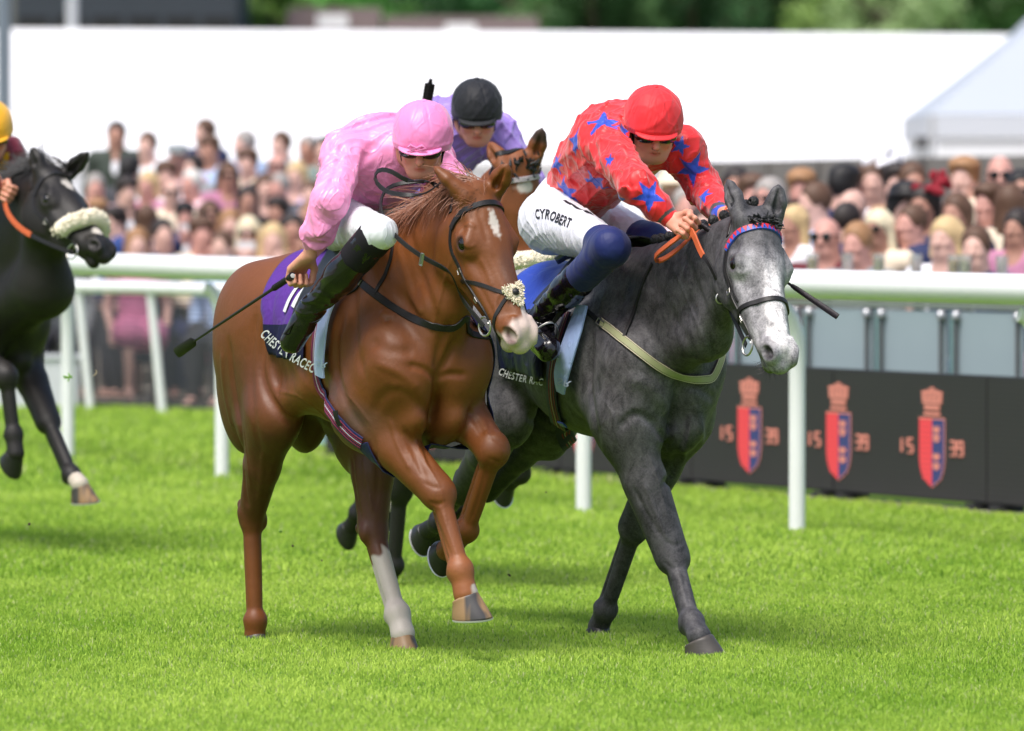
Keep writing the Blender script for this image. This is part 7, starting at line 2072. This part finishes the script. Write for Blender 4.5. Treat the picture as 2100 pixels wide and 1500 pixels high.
LEFT = [ # px, py, hair, colour, kind, top, label, extras
 (238, 277, 'short', 'dark', 'jacket', 'dark green', 'person with dark hair in a dark green coat, tallest at the left of the crowd', dict(turn=20, skin=2)),
 (306, 299, 'short', 'brown', 'shirt', 'white', 'person with brown hair in a white shirt, right of the dark green coat', dict()),
 (363, 324, None, '', 'shirt', 'pink', 'person in a grey flat cap and pale pink shirt', dict(hat='flat cap', hatm=CLO['grey'], skin=1)),
 (436, 272, 'short', 'brown', 'jacket', 'navy', 'person with brown hair half hidden behind the tall one in pale blue', dict(turn=-30)),
 (426, 309, 'full', 'brown', 'shirt', 'pale blue', 'person with a fringe in a pale blue shirt and lilac tie', dict(skin=2)),
 (502, 296, 'short', 'grey', 'shirt', 'pale blue', 'person with grey hair turned to the left in a pale blue shirt', dict(turn=-60)),
 (509, 336, 'full', 'brown', 'jacket', 'cream', 'young person with brown hair in a cream jacket and lilac tie', dict(tie='lilac')),
 (586, 298, 'short', 'brown', 'jacket', 'grey', 'person with swept brown hair in a pale grey jacket', dict(tie='pale blue', turn=-15)),
 (633, 306, 'short', 'grey', 'shirt', 'white', 'person with short grey hair in a white shirt left of the grey green suit', dict(skin=2)),
 (663, 309, 'short', 'dark', 'jacket', 'grey green', 'person with dark hair in a grey green suit nearest the pink sleeve', dict(turn=-20, tie='grey')),
 (465, 360, 'long', 'brown', 'dress', 'floral', 'person with long brown hair and sunglasses left of the cream jacket', dict(glasses=True, skin=2)),
 (569, 341, None, '', 'jacket', 'dark grey', 'bald person in sunglasses below the pale grey jacket', dict(glasses=True, skin=1)),
 (267, 353, 'full', 'black', 'jacket', 'dark grey', 'person with black hair seen from behind below the dark green coat', dict(turn=160)),
 (299, 380, 'bob', 'blonde', 'dress', 'floral', 'person with a blonde bob in a floral dress', dict(skin=1)),
 (341, 361, 'full', 'brown', 'shirt', 'white', 'person with tousled brown hair behind the blonde bob', dict()),
 (353, 395, None, '', 'shirt', 'cream', 'balding person in sunglasses and a cream shirt', dict(glasses=True, skin=0)),
 (388, 378, 'short', 'white', 'shirt', 'pink', 'white haired person in a pink shirt', dict(skin=1)),
 (254, 394, 'full', 'dark', 'jacket', 'black', 'person with dark hair in a black jacket left of the blonde bob', dict(turn=30)),
 (581, 385, 'short', 'grey', 'jacket', 'dark grey', 'older person with receding grey hair in a dark grey jacket', dict(skin=1)),
 (509, 410, 'long', 'dark', 'dress', 'black', 'person with long dark hair in black below the cream jacket', dict(skin=2)),
 (252, 454, 'full', 'dark', 'jacket', 'blue', 'young person with dark hair in a bright navy blue suit by the black horse muzzle', dict(tie='pale blue', turn=-25)),
 (304, 448, 'long', 'brown', 'dress', 'navy', 'person with long dark brown hair seen from behind', dict(turn=170)),
 (378, 446, 'full', 'black', 'jacket', 'navy', 'person with black curly hair leaning forward with a white phone', dict(arms='phone', phone=M['phone_white'], skin=1)),
 (432, 440, 'bob', 'brown', 'dress', 'rose', 'person with a brown bob in a rose dress', dict(skin=2, glasses=True)),
 (472, 461, 'long', 'sandy', 'dress', 'red', 'person with long sandy hair in a deep red dress', dict()),
 (511, 478, 'long', 'platinum', 'dress', 'black', 'person with platinum hair in black holding up a phone', dict(arms='phone', phone=M['phone_white'], glasses=True)),
 (561, 436, 'full', 'dark', 'dress', 'navy', 'person with dark wavy hair holding a phone, above the chestnut horse rump', dict(arms='one', phone=M['phone'], skin=2)),
 (638, 446, 'short', 'sandy', 'shirt', 'tan', 'person with sandy hair in a tan shirt beside the pink sleeve', dict(skin=2)),
 (600, 470, 'bob', 'dark', 'dress', 'floral', 'person with a dark bob and bare arms above the chestnut horse back', dict(arms='one', skin=2)),
 (645, 400, 'short', 'brown', 'shirt', 'pale blue', 'person with brown hair in pale blue just left of the pink sleeve', dict(arms='one')),
 (195, 386, 'short', 'grey', 'shirt', 'pink', 'grey haired person in pink behind the ears of the black horse', dict(skin=1)),
 (200, 440, 'full', 'sandy', 'shirt', 'white', 'sandy haired person in white right behind the black horse head', dict()),
 (415, 482, 'full', 'brown', 'shirt', 'cream', 'person with brown hair and cream shirt in the front row', dict(arms='one', skin=1)),
 (333, 482, 'short', 'dark', 'jacket', 'navy', 'person with short dark hair and navy jacket in the front row', dict(turn=20)),
 (690, 420, 'short', 'dark', 'jacket', 'grey', 'person with dark hair in grey hidden behind the pink sleeve', dict()),
 (545, 385, 'bob', 'brown', 'dress', 'burgundy', 'person with a brown bob in burgundy between the two receding heads', dict()),
 (283, 500, 'bob', 'sandy', 'dress', 'rose', 'person with a sandy bob and rose dress low in the front row', dict()),
 (460, 505, 'short', 'brown', 'shirt', 'pale blue', 'short person with brown hair and pale blue shirt behind the mesh', dict()),
 (560, 492, 'long', 'blonde', 'dress', 'cream', 'person with long blonde hair and cream dress low by the chestnut rump', dict(arms='one')),
 (408, 345, 'short', 'dark', 'jacket', 'grey', 'person with dark hair in a grey jacket behind the white haired one', dict()),
 (610, 360, 'bob', 'blonde', 'dress', 'lilac', 'person with a blonde bob in lilac near the grey green suit', dict()),
 (150, 440, 'short', 'brown', 'shirt', 'white', 'person with brown hair in white hidden behind the black horse cheek', dict()),
 (120, 500, 'short', 'dark', 'jacket', 'grey', 'person with dark hair in grey behind the black horse neck', dict())]
RIGHT = [
 (1511, 384, 'short', 'dark', 'jacket', 'black', 'person with dark hair holding a dark phone high, behind the grey horse ear', dict(arms='phone', phone=M['phone'], skin=2)),
 (1543, 402, 'full', 'brown', 'shirt', 'white', 'person with brown hair directly behind the grey horse plaits', dict(skin=1)),
 (1594, 405, 'short', 'grey', 'shirt', 'pale blue', 'grey haired person in sunglasses behind the right ear of the grey horse', dict(glasses=True, skin=1)),
 (1651, 391, 'full', 'sandy', 'jacket', 'grey', 'person with sandy hair taking a picture with a black phone', dict(arms='phone', phone=M['phone'], skin=1)),
 (1697, 415, 'short', 'brown', 'shirt', 'pale blue', 'person with brown hair and pale blue sleeve raised beside the black phone', dict(arms='one', turn=-60)),
 (1733, 384, 'full', 'black', 'jacket', 'navy', 'person with thick black curly hair seen from behind', dict(turn=150)),
 (1766, 426, None, '', 'jacket', 'white', 'bald person in profile with white shirt and dark tie', dict(turn=-55, tie='navy', skin=0)),
 (1786, 372, 'bob', 'brown', 'dress', 'cream', 'person with brown hair and a white feather fascinator', dict(hat='white fascinator', hatm=CLO['white'])),
 (1840, 380, 'full', 'dark', 'shirt', 'white', 'person with dark hair and pale forehead behind the black hat', dict(skin=0)),
 (1870, 376, 'short', 'brown', 'jacket', 'tan', 'person with brown hair in tan right behind the dark haired one', dict(turn=40, skin=2)),
 (1858, 424, 'bob', 'black', 'dress', 'black', 'person in a glossy black hat between the blonde and the pink fascinator', dict(hat='black hat', hatm=M['leather'], turn=40)),
 (1817, 468, 'long', 'platinum', 'dress', 'cream', 'smiling person with long platinum hair, bare shoulders and sunglasses', dict(glasses=True, skin=2)),
 (1906, 419, 'long', 'dark', 'dress', 'burgundy', 'person with long dark hair, burgundy top and big pink fascinator', dict(hat='pink fascinator', hatm=CLO['red'], skin=2, turn=-20)),
 (1691, 488, None, '', 'shirt', 'burgundy', 'bald bearded person low behind the balustrade', dict(glasses=True, skin=1)),
 (1872, 460, 'short', 'brown', 'jacket', 'navy', 'person with short brown hair and navy jacket behind the platinum hair', dict(skin=1, turn=-20)),
 (1975, 368, 'full', 'sandy', 'shirt', 'pink', 'person with sandy hair leaning in behind the navy suit', dict(turn=-20, skin=0)),
 (2014, 420, 'full', 'brown', 'jacket', 'navy', 'person with short brown hair and beard in a navy suit at the right', dict(tie='burgundy', turn=-35, skin=1)),
 (2051, 358, None, '', 'shirt', 'cream', 'bald person in sunglasses standing tallest at the right', dict(glasses=True, skin=1)),
 (1953, 437, 'bob', 'brown', 'dress', 'navy', 'person with a brown bob between the pink fascinator and navy suit', dict(skin=2)),
 (2082, 468, 'long', 'dark', 'dress', 'floral', 'person with long dark hair and floral dress at the right edge', dict(skin=2)),
 (2094, 392, 'short', 'black', 'shirt', 'black', 'person with black hair and sunglasses cut by the right edge', dict(glasses=True, skin=2)),
 (2068, 420, 'long', 'brown', 'dress', 'cream', 'person with long brown hair seen from behind at the right', dict(turn=160)),
 (1636, 460, 'long', 'blonde', 'dress', 'white', 'person with long blonde hair just right of the grey horse face', dict(turn=-20, skin=2)),
 (1726, 455, 'short', 'dark', 'jacket', 'navy', 'person with dark hair and navy jacket behind the bald profile', dict(turn=140)),
 (1409, 422, 'short', 'grey', 'shirt', 'pink', 'grey haired person seen under the arm of the rider in red', dict(skin=1)),
 (1378, 395, 'bob', 'blonde', 'dress', 'cream', 'person in a cream hat seen between the arms of the rider in red', dict(hat='cream hat', hatm=CLO['cream'])),
 (1345, 430, 'short', 'brown', 'jacket', 'grey', 'person with brown hair in grey behind the left knee of the rider in red', dict()),
 (1455, 400, 'short', 'brown', 'shirt', 'tan', 'person with brown hair just right of the red sleeve', dict(skin=2)),
 (1475, 440, 'bob', 'sandy', 'dress', 'rose', 'person with a sandy bob and rose dress behind the red cuff', dict(skin=1)),
 (1570, 470, 'short', 'dark', 'shirt', 'white', 'person with dark hair in white hidden behind the grey horse face', dict()),
 (1440, 460, 'short', 'dark', 'jacket', 'dark grey', 'person with dark hair in dark grey behind the reins of the grey horse', dict()),
 (1770, 500, 'short', 'sandy', 'shirt', 'grey', 'person with sandy hair and grey shirt low between bald heads', dict(skin=1)),
 (1940, 490, 'bob', 'blonde', 'dress', 'white', 'person with a blonde bob and white dress low behind the drinks', dict()),
 (2000, 510, 'short', 'brown', 'jacket', 'navy', 'person with brown hair bending low behind the glasses at the right', dict()),
 (1500, 500, 'bob', 'brown', 'dress', 'floral', 'person with a brown bob hidden behind the grey horse cheek', dict()),
 (1100, 420, 'short', 'dark', 'jacket', 'grey', 'person with dark hair in grey behind the bay horse', dict()),
 (1060, 450, 'bob', 'sandy', 'dress', 'cream', 'person with a sandy bob in cream behind the bay horse cheek', dict())]
def build_crowd():
    for px, py, hair, hc, kind, top, lab, ex in LEFT:
        Y = float(np.interp(py, [265, 330, 400, 460, 505], [58.5, 56.2, 54.0, 52.2, 51.4])); spectator(px, py, Y, max(0, (Y - 53.0)) * .12, hair, hc, kind, top, lab, group=GL, **ex)
    for px, py, hair, hc, kind, top, lab, ex in RIGHT:
        base = np.interp(px, [1000, 1475, 2100], [43.0, 39.6, 37.4]); Y = float(base + np.interp(py, [350, 400, 440, 510], [4.2, 2.9, 1.5, .3])); spectator(px, py, Y, 0, hair, hc, kind, top, lab, group=GRt, **ex)
    # stepped terrace under the left crowd
    m = MB()
    for i in range(8): m.box((-4.5, 53.4 + i * 1.0 + .5, (.05 + i * .12) / 2), (11, 1.0, .05 + i * .12))
    o = m.build('terrace', M['concrete']); tag(o, kind='structure')
    # shelf with drinks on the right
    a = at(1640, 552, 38.4); b = at(2130, 556, 36.5); d = (b - a)[:2]; L = np.linalg.norm(d); rz = math.atan2(d[1], d[0])
    g = empty('drinks_shelf', (a[0], a[1], 0), rz, 'narrow grey drinks shelf along the top of the glass balustrade', 'shelf'); z = 1.17
    m = MB(); m.box((L / 2, 0, z), (L, .24, .03)); m.build('shelf_board', mat('grey_shelf', lin((120, 122, 124)), .5), g)
    for i in range(5): m = MB(); m.box((L * (i + .5) / 5, .02, z / 2), (.05, .05, z - .03)); m.build('leg', M['darksteel'], g)
    gm = N('drinking_glass'); gm.set(col=(.85, .88, .88), rough=.08, trans=.85, spec=.5); beer = mat('pale_beer', lin((226, 190, 96)), .2); wine = mat('white_wine', lin((220, 214, 150)), .2)
    for k, (px, full, lab) in enumerate([(1668, beer, 'glass of pale beer at the left end of the drinks shelf'), (1742, None, 'empty glass below the bald profile'), (1808, wine, 'wine glass beneath the platinum hair'), (1885, None, 'empty glass under the pink fascinator'), (1962, beer, 'glass of pale beer left of the navy suit'), (1985, wine, 'glass of wine in front of the navy suit'), (2058, None, 'empty glass near the right edge of the shelf')]):
        t = (px - 1640) / 490; c = a[:2] + d * t
        g = empty('drinking_glass', (c[0], c[1], z + .0165), 0, lab, 'glass', 'glasses on the drinks shelf')
        m = MB(); m.lathe([(.028, 0), (.030, .004), (.036, .14), (.034, .14), (.028, .008)], (0, 0, 0), 16); m.build('tumbler', gm.m, g, True)
        if full: m = MB(); m.lathe([(.025, .009), (.031, .105)], (0, 0, 0), 14); m.build('drink', full, g, True)
build_crowd()
